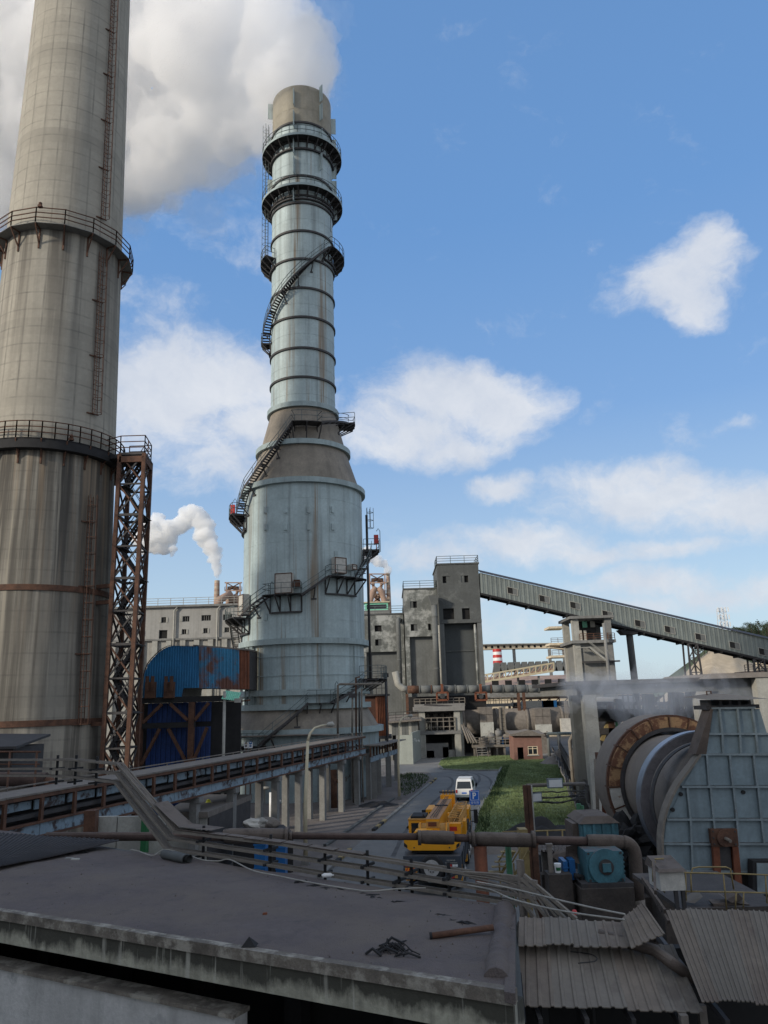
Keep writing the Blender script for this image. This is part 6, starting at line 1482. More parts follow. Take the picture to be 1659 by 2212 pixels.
# ================================================================ unseen block added left of the frame to cast shade on the yard
ph = T('added_shade_block', 'unseen long tall concrete block added left of the picture to shade the yard', 'shade block', (-62, -40, 0))
MB().box(-76, -50, -90, 10, 0, 38).build('wall', m_concl, ph)
MB().box(-77, -49.2, -91, 11, 38, 38.8).build('roof', m_concd, ph)
for k in range(10): MB().box(-50, -49.4, -88 + 10 * k, -87 + 10 * k, 0, 37.9).build('column', m_concl, ph)
for k in range(4): MB().box(-50, -49.5, -90, 10, 8 + 8 * k, 8.8 + 8 * k).build('string_course', m_concl, ph)
# ================================================================ foreground concrete roof
ZR = 5.5
fA, fB = atZ(594, 2065, ZR), atZ(1114, 2148, ZR); fdir = (fA - fB).normalized()
fL = fB + fdir * 26
bA, bB = atZ(553, 1880, ZR), atZ(1115, 1967, ZR); bdir = (bA - bB).normalized(); bL = bB + bdir * 13.2; bLL = bB + bdir * 30
nb_ = Vector((fdir.y, -fdir.x, 0)); nb_ = nb_ if nb_.y < 0 else -nb_           # facade normal, toward the camera
rb = T('control_building', 'low concrete building in front with a flat roof buried in dark dust', 'building', fB)
# dust covered deck with a gentle crown and ripples, one part
mb = MB(); vs_ = []; fs = []; n, m = 90, 34
for j in range(m + 1):
    for i in range(n + 1):
        u, v = i / n, j / m; p = (fB.lerp(fL, u)).lerp(bB.lerp(bLL, u), v)
        h_ = .05 * noise.noise(Vector((p.x * .5, p.y * .5, 0))) + .015 * noise.noise(Vector((p.x * 3, p.y * 3, 2))) + .05 * min(v, 1 - v) * 4
        vs_.append((p.x, p.y, ZR + h_ + .02))
for j in range(m):
    for i in range(n): q = j * (n + 1) + i; fs.append((q, q + 1, q + n + 2, q + n + 1))
mb.add(vs_, fs, True); mb.build('dust_layer', m_roofd, rb)
def slab(name, a, b, c, d, z0, z1, mat, parent): return MB().hexa([Vector((p.x, p.y, z0)) for p in (a, b, c, d)] + [Vector((p.x, p.y, z1)) for p in (a, b, c, d)]).build(name, mat, parent)
slab('roof_slab', fL + nb_ * .01, fB + nb_ * .01, bB, bLL, ZR - .12, ZR + .005, m_concd, rb)
# lip along the front edge, broken into worn lengths
nl = 20
for k in range(nl):
    a, b = fB.lerp(fL, k / nl), fB.lerp(fL, (k + 1) / nl); hz = .05 + .012 * random.random()
    slab('roof_lip', a + nb_ * .10, b + nb_ * .10, b - nb_ * .06, a - nb_ * .06, ZR - .10, ZR + hz, m_lip, rb)
slab('fascia', fL + nb_ * .06, fB + nb_ * .06, fB - nb_ * .25, fL - nb_ * .25, ZR - .47, ZR - .101, m_fascia, rb)
# under it the deep opening and the sill wall
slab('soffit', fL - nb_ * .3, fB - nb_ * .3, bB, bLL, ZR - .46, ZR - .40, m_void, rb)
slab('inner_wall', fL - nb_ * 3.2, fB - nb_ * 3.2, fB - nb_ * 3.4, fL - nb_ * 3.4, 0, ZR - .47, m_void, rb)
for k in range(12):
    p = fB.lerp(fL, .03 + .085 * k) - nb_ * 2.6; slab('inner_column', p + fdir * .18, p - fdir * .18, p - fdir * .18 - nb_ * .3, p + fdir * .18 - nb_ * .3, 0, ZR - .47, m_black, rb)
sw = atZ(508, 2190, ZR - .87); s_off = (sw - fB).dot(nb_)
q0 = fB + fdir * ((sw - fB).dot(fdir)) + nb_ * s_off
slab('sill_wall', q0 + fdir * 22 + nb_ * .0, q0, q0 - nb_ * .28, q0 + fdir * 22 - nb_ * .28, 0, ZR - .93, m_sill, rb)
slab('sill_cap', q0 + fdir * 22 + nb_ * .05, q0 + nb_ * .05, q0 - nb_ * .34, q0 + fdir * 22 - nb_ * .34, ZR - .93, ZR - .87, m_lip, rb)
slab('floor', fL + nb_ * .2, fB + nb_ * .2, fB - nb_ * 3.2, fL - nb_ * 3.2, 2.0, 2.1, m_void, rb)
ends = [fB - fdir * .02, bB - fdir * .02]
slab('end_wall', fB - nb_ * .26 + fdir * .25, fB - nb_ * .26 + fdir * .01, bB + fdir * .01, bB + fdir * .25, 0, ZR - .13, m_concd, rb)
# raised kerb strip at the right end and the slab strip beyond it
c1, c2 = atZ(1072, 2122, ZR), atZ(1090, 1966, ZR)
n = 44; pk = [c1.lerp(c2, k / n) + Vector((.04 * noise.noise(Vector((k * .21, 3, 0))), 0, .0)) for k in range(n + 1)]
MB().tube([p + Vector((0, 0, .0)) for p in pk], [.17 + .035 * noise.noise(Vector((k * .35, 9, 0))) for k in range(n + 1)], 12).build('kerb_ridge', m_roofd, rb)
# corrugated lean-to at the left, dark
cz = ZR + .25
ca, cb_, cc_, cd_ = atZ(-160, 1800, cz + .3), atZ(257, 1815, cz), atZ(112, 1848, cz - .02), atZ(-260, 1935, cz + .15)
tag(MB().corr(atZ(-160, 1790, cz + .05), atZ(258, 1816, cz - .08), atZ(110, 1850, cz - .08), atZ(-330, 1930, cz), 44, .025, 8, wob=.02).build('lean_to_roof', m_corrk), 'black sooty corrugated sheet lying at the left end of the dusty roof', 'roof sheet')
# grit scattered over the dust, too many to count
gr = MB(); rnd = random.Random(21)
for k in range(900):
    u, v = rnd.random() ** 1.3 * .7, rnd.random(); p = fB.lerp(fL, u).lerp(bB.lerp(bLL, u), v); s_ = .006 + .018 * rnd.random() ** 4
    c = Vector((p.x, p.y, ZR + .015 + .05 * noise.noise(Vector((p.x * .5, p.y * .5, 0))) + .015 * noise.noise(Vector((p.x * 3, p.y * 3, 2))) + .2 * min(v, 1 - v)))
    a = rnd.uniform(0, 6.28); gr.add([c + Vector((math.cos(a + q_) * s_, math.sin(a + q_) * s_, 0)) for q_ in (0, 2.1, 4.2)] + [c + Vector((0, 0, s_ * 1.2))], [(0, 1, 3), (1, 2, 3), (2, 0, 3)])
kind(gr.build('grit', m_lag), 'stuff')
# things lying about on the dust
def on_roof(px, py, dz=.03):
    return atZ(px, py, ZR + .06 + dz)
a, b = on_roof(929, 2022, .04), on_roof(1066, 2003, .12)
t = T('scrap_pipe', 'rusty brown pipe lying on the dusty roof, one end on the kerb', 'pipe', (a.x, a.y, ZR)); MB().tube([a, b], .045, 10).build('pipe_run', m_rusts, t)
MB().tube([a + (a - b).normalized() * .005, a + (a - b).normalized() * -.03], .052, 10).build('pipe_end', m_black, t)
def debris(name, label, spots, size, mat, seed, cat='debris', flat=.3):
    rnd = random.Random(seed); c = on_roof(*spots[0]); t = T(name, label, cat, (c.x, c.y, ZR))
    for (px, py) in spots:
        c = on_roof(px, py, 0); mb = MB()
        for _ in range(rnd.randint(2, 4)):
            d = Vector((rnd.uniform(-1, 1), rnd.uniform(-.5, .5), 0)).normalized() * size * rnd.uniform(.6, 1.6); o_ = Vector((rnd.uniform(-1, 1), rnd.uniform(-1, 1), 0)) * size * .6
            mb.tube([c + o_ - d, c + o_ + Vector((0, 0, size * flat * rnd.uniform(.2, 1))), c + o_ + d * .8 + Vector((0, rnd.uniform(-.3, .3) * size, 0))], size * rnd.uniform(.06, .16), 5)
        mb.build('curled_strip', mat, t)
    return t
debris('cable_scrap', 'black curled cable scraps in a heap on the middle of the dusty roof', [(815, 2058), (835, 2056), (850, 2050), (865, 2058), (880, 2064), (855, 2040), (842, 2046)], .13, m_black, 4, flat=.9)
debris('torn_felt', 'dark torn felt strips trailing along the back of the dusty roof', [(655 + i * 26, 1905 + i * 6.2 + (i % 3) * 3) for i in range(7)], .12, m_black, 6)
debris('torn_felt', 'longer dark cracks of felt on the right of the dusty roof', [(790, 1935), (850, 1953), (870, 1957), (930, 1972), (950, 1980), (985, 1990), (1005, 1996)], .13, m_black, 9)
debris('torn_felt', 'dark seam of felt at the left of the dusty roof', [(105, 1854), (125, 1850), (150, 1846), (180, 1842)], .13, m_black, 12)
c = on_roof(538, 2044, 0)
tag(MB().add([c + Vector((-.11, -.05, 0)), c + Vector((.1, -.06, 0)), c + Vector((.02, .12, 0)), c + Vector((0, 0, .13)), c + Vector((.13, .05, .02))], [(0, 1, 3), (1, 4, 3), (4, 2, 3), (2, 0, 3), (0, 2, 4, 1)]).build('slag_lump', m_black), 'dark pointed lump near the front lip of the dusty roof', 'lump')
c = on_roof(572, 1978, 0); tag(MB().hexa([c + Vector(p) for p in ((-.04, -.03, 0), (.05, -.035, 0), (.045, .04, 0), (-.05, .03, 0), (-.03, -.025, .05), (.035, -.03, .055), (.035, .03, .05), (-.035, .025, .045))]).build('brick_scrap', m_rustr), 'tiny orange brick fragment alone on the dusty roof', 'brick fragment')
for (px, py, m_, lab) in ((150, 1857, m_concg, 'small grey block left on the dusty roof by the black sheet'), (163, 1859, m_concl, 'small pale block left on the dusty roof by the black sheet'), (706, 1897, m_white, 'crumpled white bottle lying behind the torn felt'), (1048, 2031, m_white, 'tiny white paper scrap below the scrap pipe')):
    c = on_roof(px, py, 0); w = .1 if 'tiny' not in lab else .03
    mb = MB()
    if 'bottle' in lab: mb.tube([c + Vector((-.1, 0, .04)), c + Vector((-.05, .01, .05)), c + Vector((.07, .03, .05)), c + Vector((.11, .035, .045)), c + Vector((.14, .04, .045))], [.03, .045, .045, .02, .015], 8)
    else: mb.hexa([c + Vector((-w, -w * .6, 0)), c + Vector((w, -w * .5, 0)), c + Vector((w, w * .5, 0)), c + Vector((-w, w * .6, 0)), c + Vector((-w * .9, -w * .5, w * .5)), c + Vector((w * .9, -w * .4, w * .45)), c + Vector((w * .9, w * .4, w * .45)), c + Vector((-w * .9, w * .5, w * .5))])
    tag(mb.build('bottle' if 'bottle' in lab else 'scrap_block', m_), lab, 'bottle' if 'bottle' in lab else 'block')
# short clay pipes by the foot of the trays
a = on_roof(355, 1848, .06)
for k, (lab, dx, r) in enumerate((('dark stub of drainpipe lying under the foot of the cable trays', 0, .10), ('smaller grey stub of drainpipe beside the first', .34, .085))):
    p, q = on_roof(354 + k * 22, 1845 + 1 * k, .08 + .12 * 0), on_roof(402 + k * 7, 1856 + k * -1, .08); tg = MB(); d = (q - p)
    tg.tube([p, q], r, 14, caps=False).tube([p, q], r * .82, 14, caps=False); tag(tg.build('drainpipe', m_concd), lab, 'pipe')
# ================================================================ cable trays
A_, B_ = (bA.x + nb_.x * -.18, bA.y + nb_.y * -.18), (bB.x + nb_.x * -.18, bB.y + nb_.y * -.18)
V = lambda x, y: onV(x, y, A_, B_)
runs = [('uppermost', [(-60, 1642), (60, 1642), (150, 1641), (253, 1651), (377, 1797), (486, 1810), (610, 1825), (785, 1853), (1013, 1888)]),
        ('middle', [(-60, 1662), (80, 1661), (150, 1663), (250, 1671), (363, 1812), (486, 1832), (785, 1876), (1026, 1918), (1130, 1935)]),
        ('lowest', [(-60, 1676), (80, 1676), (150, 1678), (247, 1690), (357, 1834), (486, 1853), (681, 1887), (1026, 1940), (1110, 1953)])]
for nm, pts_ in runs:
    t = T('cable_tray', '%s of the three dusty cable trays stepping down along the roof edge' % nm, 'cable tray', (V(*pts_[4]).x, V(*pts_[4]).y, ZR), 'dusty cable trays')
    P_ = [V(*p) for p in pts_]
    for p, q in zip(P_, P_[1:]):
        d = (q - p).normalized()
        for o_ in (0, .2):
            e = Vector((-nb_.x, -nb_.y, 0)) * o_; MB().bar(p + e, q + e, .03, .055).build('side_rail', m_tan, t)
        n = max(2, int((q - p).length / .45)); e = Vector((-nb_.x, -nb_.y, 0)) * .2
        r = MB()
        for k in range(n): c = p.lerp(q, (k + .5) / n); r.bar(c + Vector((0, 0, -.02)), c + e + Vector((0, 0, -.02)), .03)
        r.build('rungs', m_dark, t)
    cov = MB()
    for k in range(4):
        off = Vector((-nb_.x, -nb_.y, 0)) * (.03 + .045 * k); rnd = random.Random(k + len(nm)); cp_ = []
        for p, q in zip(P_, P_[1:]):
            n = max(2, int((q - p).length / .5))
            for i in range(n): cp_.append(p.lerp(q, i / n) + off + Vector((0, 0, -.01 + rnd.uniform(-.012, .02))))
        cov.tube(cp_, .016 + .005 * (k % 2), 5)
    cov.build('cables', m_dust, t)
    if nm == 'uppermost':
        for (i, j) in ((4, 5), (5, 6), (6, 7)):
            p, q = P_[i], P_[j]; e = Vector((-nb_.x, -nb_.y, 0)) * .22; z = Vector((0, 0, .04))
            for k in range(3):
                a, b = p.lerp(q, k / 3 + .01), p.lerp(q, (k + 1) / 3 - .015); s_ = Vector((nb_.x, nb_.y, 0)) * random.uniform(-.02, .06)
                MB().hexa([a + s_ + z, b + s_ + z, b + e + z, a + e + z] + [v + Vector((0, 0, .02)) for v in (a + s_ + z, b + s_ + z, b + e + z, a + e + z)]).build('cover_sheet', m_lag, t)
        p, q = V(377, 1797), V(253, 1651); e = Vector((-nb_.x, -nb_.y, 0))
        # bent cover sheet at the foot
        a, b, c = V(332, 1742), V(385, 1793), V(455, 1802); e = e * .5; z = Vector((0, 0, .08))
        MB().add([a + z, a + e + z, a.lerp(b, .6) + z * .8, a.lerp(b, .6) + e + z * .8, b + z, b + e + z, c + z, c + e + z], [(0, 2, 3, 1), (2, 4, 5, 3), (4, 6, 7, 5)]).build('bent_cover', m_lag, t)
def tray_post(x, y0, y1, lab):
    a, b = V(x, y0), V(x, y1); p = Vector((a.x - nb_.x * .17, a.y - nb_.y * .17, 0)); t = tag(MB().bar((p.x, p.y, ZR - .2 if x > 300 else b.z - .08), (p.x, p.y, a.z), .06, .06, up=(0, 1, 0)).bar((p.x + nb_.x * .25, p.y + nb_.y * .25, b.z), (p.x - nb_.x * .25, p.y - nb_.y * .25, b.z), .05).bar((p.x + nb_.x * .25, p.y + nb_.y * .25, (a.z + b.z) / 2), (p.x - nb_.x * .25, p.y - nb_.y * .25, (a.z + b.z) / 2), .05).build('tray_post', m_black), lab, 'post', 'posts of the cable trays')
for i, (x, y0, y1) in enumerate(((692, 1826, 1890), (784, 1840, 1905), (879, 1857, 1917), (853, 1893, 1918), (430, 1786, 1850), (575, 1805, 1868), (960, 1866, 1930), (115, 1632, 1690), (155, 1632, 1690), (200, 1635, 1692))):
    tray_post(x, y0, y1, ('short black post without a tray near the crane' if y0 == 1893 else '%s black post from the left holding the dusty cable trays' % ('first second third fourth fifth sixth seventh eighth ninth'.split()[sorted((115, 155, 200, 430, 575, 692, 784, 879, 960)).index(x)])))
# white hoses on the roof edge
def hose(name, label, pts_, r, mat, z=ZR + .12, vplane=False):
    P_ = [(V(*p) if vplane else atZ(p[0], p[1], z)) for p in pts_]; out = []
    n = len(P_)
    for i in range(n - 1):
        p0, p1, p2, p3 = P_[max(0, i - 1)], P_[i], P_[i + 1], P_[min(n - 1, i + 2)]
        for k in range(6):
            t_ = k / 6; out.append(.5 * ((2 * p1) + (p2 - p0) * t_ + (2 * p0 - 5 * p1 + 4 * p2 - p3) * t_ ** 2 + (3 * p1 - p0 - 3 * p2 + p3) * t_ ** 3))
    out.append(P_[-1]); return tag(MB().tube(out, r, 6).build(name, mat), label, 'hose')
hose('white_hose', 'thin pale hose looping along the back edge of the dusty roof', [(282, 1835), (300, 1839), (330, 1848), (356, 1835), (400, 1845), (435, 1857), (470, 1860), (497, 1857), (545, 1880), (600, 1892), (680, 1908), (760, 1921), (800, 1925), (860, 1920), (920, 1918)], .014, m_cable)
hose('grey_hose', 'thin grey cable trailing from the trays over the metal sheet roofs', [(1010, 1912), (1060, 1922), (1100, 1940), (1150, 1954), (1200, 1965), (1260, 1975), (1320, 1983), (1350, 1987)], .014, m_cable, ZR + .25)
hose('grey_hose', 'second thin cable sagging from the trays toward the bent grey duct', [(1030, 1905), (1085, 1915), (1150, 1930), (1215, 1946), (1290, 1963), (1350, 1975)], .014, m_cable, ZR + .35)
for i, pts_ in enumerate(([(1010, 1886), (1060, 1892), (1110, 1905), (1150, 1925), (1175, 1960), (1190, 1990)], [(1000, 1890), (1070, 1899), (1120, 1915), (1150, 1950), (1165, 1990)], [(1013, 1895), (1060, 1905), (1105, 1922), (1135, 1950), (1150, 1985)], [(1005, 1884), (1080, 1889), (1125, 1898), (1160, 1930), (1205, 1985)], [(1095, 1890), (1105, 1910), (1098, 1925), (1110, 1945)])):
    hose('slack_cable', '%s slack dusty cable drooping at the right end of the trays' % ('highest', 'second highest', 'middle', 'longest', 'short vertical')[i], pts_, .022, m_tan if i % 2 else m_dust, vplane=True)['group'] = 'slack cables at the tray end'
for i, (p, q) in enumerate((((1128, 1898), (1225, 1988)), ((1125, 1912), (1190, 1992)), ((1118, 1930), (1160, 1990)), ((1132, 1890), (1245, 1985)))):
    a, b = V(*p), V(*q); t = tag(MB().bar(a, b, .06, .05).build('sloping_angle', m_tan), '%s of four dusty steel angles sloping down at the right end of the trays' % ('second', 'third', 'lowest', 'uppermost')[i], 'steel angle', 'sloping steel angles')
sc = MB()
for k in range(4): a = V(1120 + 5 * k, 1870 + 3 * k); sc.bar((a.x, a.y + .1 * k, ZR - 1), (a.x, a.y + .1 * k, a.z + .1), .06, up=(0, 1, 0))
for y in (1898, 1915, 1932, 1950): a, b = V(1085, y - 4), V(1160, y + 8); sc.bar(a, b, .05, .06)
tag(sc.build('tray_scaffold', m_dust), 'clutter of dusty steel angles where the cable trays end', 'scaffold')
# ================================================================ brown pipe line
YP = 26.0
segs = [(100, 486, 9, 1807, 1807, m_pipe), (486, 620, 16, 1806, 1806, m_lag), (620, 906, 7.2, 1805.5, 1807.5, m_pipe), (906, 981, 14, 1808, 1810, m_lag), (981, 1016, 8, 1810, 1811, m_pipe), (1029, 1151, 14.5, 1812, 1815, m_lag), (1151, 1268, 9, 1815, 1817, m_pipe), (1268, 1348, 14.5, 1817, 1819, m_lag)]
bp = T('brown_pipe', 'long brown pipe with lagged lengths crossing in front of the yellow crane', 'pipe', (atY(829, 1808, YP).x, YP, 0))
for (x0, x1, r, y0, y1, m_) in segs:
    a, b = atY(x0, y0, YP), atY(x1, y1, YP); k = mpp(a)
    if m_ is m_lag:
        n = max(2, int((x1 - x0) / 14)); pts_ = [a.lerp(b, i / n) for i in range(n + 1)]; MB().tube(pts_, [r * k * (1 + .05 * noise.noise(Vector((i * .9, x0, 0)))) * (.9 if i in (0, n) else 1) for i in range(n + 1)], 14).build('lagging', m_, bp)
    else: MB().tube([a, b], r * k, 12).build('pipe_section', m_, bp)
for x, r in ((486, 12), (620, 19), (1016, 12), (1022, 17), (1029, 12), (906, 15), (1152, 17), (620 + 8, 10)):
    a = atY(x, 1806 + (x - 600) * .012, YP); k = mpp(a); MB().tube([a - Vector((.05, 0, 0)), a + Vector((.05, 0, 0))], r * k, 14).build('flange', m_lag, bp)
a = atY(346, 1807, YP); k = mpp(atY(1348, 1819, YP))
e0, dn, bt_ = atY(1346, 1819, YP), atY(1372, 1848, YP), atY(1378, 1945, YP)
cx0 = []
for i in range(8):
    t_ = i / 7 * math.pi / 2; cx0.append(e0 + Vector((math.sin(t_) * (dn.x - e0.x), 0, -(1 - math.cos(t_)) * (e0.z - dn.z))))
MB().tube(cx0 + [dn.lerp(bt_, .5), bt_], [14 * k] * 10, 14).build('elbow', m_lag, bp)
MB().tube([bt_, bt_ + Vector((.03, -.05, -.25))], [15 * k, 12 * k], 14).build('pipe_end', m_dust, bp)
hp2 = atY(700, 1478, 26)
def pipe_post(x, y0, w, mat, lab, Y=YP, name='pipe_post', round_=False):
    a = atY(x, y0, Y); k = mpp(a); t = T(name, lab, 'post', (a.x, Y, 0))
    if round_: MB().tube([(a.x, Y, 0), (a.x, Y, a.z)], w * k / 2, 12).build('shaft', mat, t)
    else:
        s = w * k / 2
        MB().box(a.x - s, a.x + s, Y - s * .8, Y - s * .65, 0, a.z).box(a.x - s, a.x + s, Y + s * .65, Y + s * .8, 0, a.z).box(a.x - s * .15, a.x + s * .15, Y - s * .65, Y + s * .65, 0, a.z).build('shaft', mat, t)
        MB().box(a.x - s * 1.4, a.x + s * 1.4, Y - s * 1.2, Y + s * 1.2, a.z, a.z + .05).build('cap_plate', mat, t)
    MB().box(a.x - w * k * .8, a.x + w * k * .8, Y - w * k * .8, Y + w * k * .8, 0, .06).build('base_plate', m_dark, t)
    return t
pipe_post(1037, 1827, 28, m_rustr, 'broad rust red post under the flange of the brown pipe', round_=True)
pipe_post(1097, 1822, 13, m_green, 'green round pipe standing under the lagged part of the brown pipe', 26.5, 'green_pipe', True)
pipe_post(1155, 1824, 12, m_rusts, 'slim rusty post right of the green pipe')
pipe_post(1186, 1826, 10, m_dust, 'thin dusty post under the brown pipe before the dark shelter', 25.5)
# ================================================================ left-hand bits: rusty pipe, rail, grey sheds
YL = 38.0
a, b = atY(-120, 1682, YL), atY(100, 1684, YL); k = mpp(a)
t = T('rusty_pipe', 'fat rusty pipe ending at the left edge behind the railing', 'pipe', (b.x, YL, 0)); MB().tube([a, b], 15 * k, 14).build('pipe_run', m_pipe, t)
MB().tube([b, b + Vector((.15, 0, -.1)), b + Vector((.2, 0, -.8))], [14 * k, 13 * k, 12 * k], 12).build('elbow', m_rusts, t)
MB().bar((b.x - .6, YL, 0), (b.x - .6, YL, b.z - .3), .2, up=(0, 1, 0)).build('leg', m_dark, t)
t = T('rust_railing', 'rusty tube railing at the left edge in front of the fat pipe', 'railing', (atY(40, 1660, YL - 1).x, YL - 1, 0))
a, b = atY(-100, 1653 - 30, YL - 1), atY(88, 1651 - 1 - 28, YL - 1); k = mpp(a)
a = atY(-90, 1650 - 0, YL - 1) if False else atY(-90, 1624, YL - 1); b = atY(88, 1624, YL - 1)
MB().tube([a, b], 2.2 * k, 6).tube([a - Vector((0, 0, .55)), b - Vector((0, 0, .55))], 1.5 * k, 6).build('rails', m_rusts, t)
for px in (22, 80, -50): p = atY(px, 1624, YL - 1); MB().tube([(p.x, YL - 1, 2), p], 2.6 * k, 6).build('post', m_rusts, t)
def flat_shed(name, label, roof_px, zr, wall_mat, roof_mat, th=.3, over=.3):
    P_ = [atZ(x, y, zr) for x, y in roof_px]; c = sum(P_, Vector()) / 4; t = T(name, label, 'shed', (c.x, c.y, 0))
    MB().hexa([p + Vector((0, 0, -th)) for p in P_] + P_).build('roof', roof_mat, t)
    I = [p + (c - p).normalized() * over for p in P_]; z = lambda p, z_: Vector((p.x, p.y, z_))
    for i in range(4):
        p, q = I[i], I[(i + 1) % 4]; d = (q - p).normalized(); nn = Vector((d.y, -d.x, 0)) * .1
        MB().hexa([z(p, 0) - nn, z(q, 0) - nn, z(q, 0) + nn, z(p, 0) + nn, z(p, zr - th - .003) - nn, z(q, zr - th - .003) - nn, z(q, zr - th - .003) + nn, z(p, zr - th - .003) + nn]).build('wall', wall_mat[i], t)
    return t
fs_ = flat_shed('concrete_shed', 'flat roofed concrete shed under the belt gallery, yellow helmet on its roof', [(356, 1754), (449, 1754), (545, 1716), (418, 1716)], 3.4, [m_concl, m_dark, m_concg, m_concg], m_dust)
hc = atZ(450, 1733, 3.4)
hl_ = T('helmet', 'yellow safety helmet lying on the flat shed roof', 'helmet', hc); mb = MB(); mb.lathe([(.0, 3.4 + .17), (.06, 3.4 + .165), (.11, 3.4 + .12), (.135, 3.4 + .05), (.14, 3.4 + .01)], (hc.x, hc.y), 16)
mb.build('shell', M('helmet_yellow', (.75, .72, .05), .05, 3, .35), hl_); MB().ring(.13, .18, 3.402, 3.415, (hc.x, hc.y), 16).build('brim', bpy.data.materials['helmet_yellow'], hl_)
pw = T('panel_wall', 'pale concrete panel wall under the belt gallery with a rusty steel post', 'wall', (atY(255, 1790, 33).x, 33, 0))
for k, (x0, x1) in enumerate(((203, 253), (254, 310), (311, 356))):
    a, b = atY(x0, 1765, 33), atY(x1 - .6, 1765, 33); MB().box(a.x, b.x, 33 + .04 * (k % 2), 33.25, 0, a.z).build('wall_panel', m_concl, pw)
a = atY(197, 1750, 32.7); MB().box(a.x - .2, a.x + .25, 32.5, 32.9, 0, a.z).build('post', m_rusts, pw)
a = atY(315, 1770, 32.7); MB().box(a.x - .12, a.x + .1, 32.5, 32.9, 0, a.z + .3).build('green_post', m_green, pw)
t = T('small_grey_shed', 'small dark grey shed roof at the left edge under the chimney', 'shed', (atY(20, 1605, 40).x, 40, 0))
a, b = atY(-120, 1606, 40), atY(56, 1606, 40); MB().hexa([(a.x, 39, a.z - .3), (b.x, 39, b.z - .2), (b.x - .5, 44, b.z + .2), (a.x, 44, a.z + .2), (a.x, 39, a.z - .15), (b.x, 39, b.z - .08), (b.x - .5, 44, b.z + .32), (a.x, 44, a.z + .32)]).build('roof', m_dark, t)
MB().box(a.x, b.x - .6, 40, 43.5, 0, a.z - .29).build('wall', m_dark, t)
sb = T('stone_base', 'pale block masonry pier under the fat rusty pipe', 'pier', (atY(50, 1710, 38.5).x, 38.5, 0))
a, b = atY(-60, 1697, 38.5), atY(82, 1697, 38.5)
for k in range(8): MB().box(a.x + (b.x - a.x) * k / 8, a.x + (b.x - a.x) * (k + 1) / 8 - .02, 38.3, 39.2, 0, a.z - .35 - .04 * (k % 2)).build('block', m_concl, sb)
MB().box(a.x - .1, b.x + .1, 38.1, 39.3, a.z - .35, a.z - .1).build('cap', m_tan, sb)
for k in range(4): x = a.x + (b.x - a.x) * (k + .5) / 4; MB().bar((x - .4, 38.2, a.z - .9), (x + .3, 38.2, a.z - .2), .12).build('brace', m_black, sb)
# blue crates in the yard behind the trays, dark lean-to in front of the columns
for (x0, x1, y0, y1, Y, lab) in ((549, 573, 1826, 1870, 30, 'upright blue plastic crate behind the trays, left of two'), (596, 616, 1832, 1868, 31, 'upright blue plastic crate behind the trays, right of two')):
    a, b = atY(x0, y1, Y), atY(x1, y0, Y); t = T('blue_crate', lab, 'crate', ((a.x + b.x) / 2, Y, 0)); MB().box(a.x, b.x, Y, Y + .7, 0, b.z).build('body', m_bluep, t)
    MB().box(a.x - .03, b.x + .03, Y - .03, Y + .73, b.z, b.z + .08).build('lid', m_bluep, t)
    for k in range(3): z = b.z * (.3 + .25 * k); MB().box(a.x - .015, b.x + .015, Y - .02, Y, z, z + .06).build('rib', m_bluep, t)
flat_shed('dark_lean_to', 'low dark sheet lean-to with sacks on it at the foot of the columns', [(505, 1797), (632, 1797), (612, 1781), (530, 1781)], 2.1, [m_black, m_black, m_black, m_black], m_corrk, .08, .1)
for k in range(3):
    c = atZ(548 + 16 * k, 1789 - k, 2.1); bm = bmesh.new(); bmesh.ops.create_icosphere(bm, subdivisions=3, radius=.5)
    for v in bm.verts: v.co = Vector((v.co.x * 1.2, v.co.y * .8, v.co.z * .6)) * (1 + .45 * noise.noise(v.co * 2.6 + Vector((k * 4, 0, 0)))) + c + Vector((0, 0, .22))
    me = bpy.data.meshes.new('sack'); bm.to_mesh(me); bm.free(); me.materials.append((m_white2, m_cable, m_dust)[k]); tag(put('sack', me), ('white', 'pale grey', 'dusty brown')[k] + ' crumpled sack on the dark lean-to roof', 'sack', 'sacks on the lean-to')
# ================================================================ slab roof on pillars at the right
YS = 57.0
zs0, zs1 = atY(1450, 1466, YS).z, atY(1450, 1488, YS).z
xsl, xsr = atY(1213, 1470, YS).x, atY(1800, 1460, YS).x
sr_ = T('slab_roof', 'long flat dark concrete roof slab carried by pale pillars over the kiln', 'canopy', (xsl, YS, 0))
MB().box(xsl, xsr, YS - 1.2, YS + 12, zs1 + .45, zs0 + .0).build('slab', m_dark, sr_)
MB().box(xsl + .9, xsr, YS - .6, YS - .1, zs1 - .25, zs1 + .449).build('edge_beam', m_concd, sr_)
MB().box(xsl + .6, xsl + 1.2, YS - .6, YS + 11.5, zs1 - .25, zs1 + .449).build('edge_beam', m_concg, sr_)
for k in range(8): x = xsl + 3 + k * 3.0; MB().box(x, x + .35, YS, YS + 11, zs1 - .05, zs1 + .448).build('joist', m_concd, sr_)
for (px, w, lab, m_) in ((1269, 27, 'pale', m_concl), (1512, 28, 'pale', m_concl), (1652, 36, 'pale', m_concl)):
    a = atY(px, 1500, YS); k = mpp(a); MB().box(a.x - w * k / 2, a.x + w * k / 2, YS - .62, YS + .35, 0, zs1 - .251).build('pillar', m_, sr_)
a = atY(1248, 1500, YS + 4); MB().box(a.x - .5, a.x + .4, YS + 4, YS + 5, 0, zs1 - .251).build('pillar', m_concd, sr_, 'dark sooty pillar')
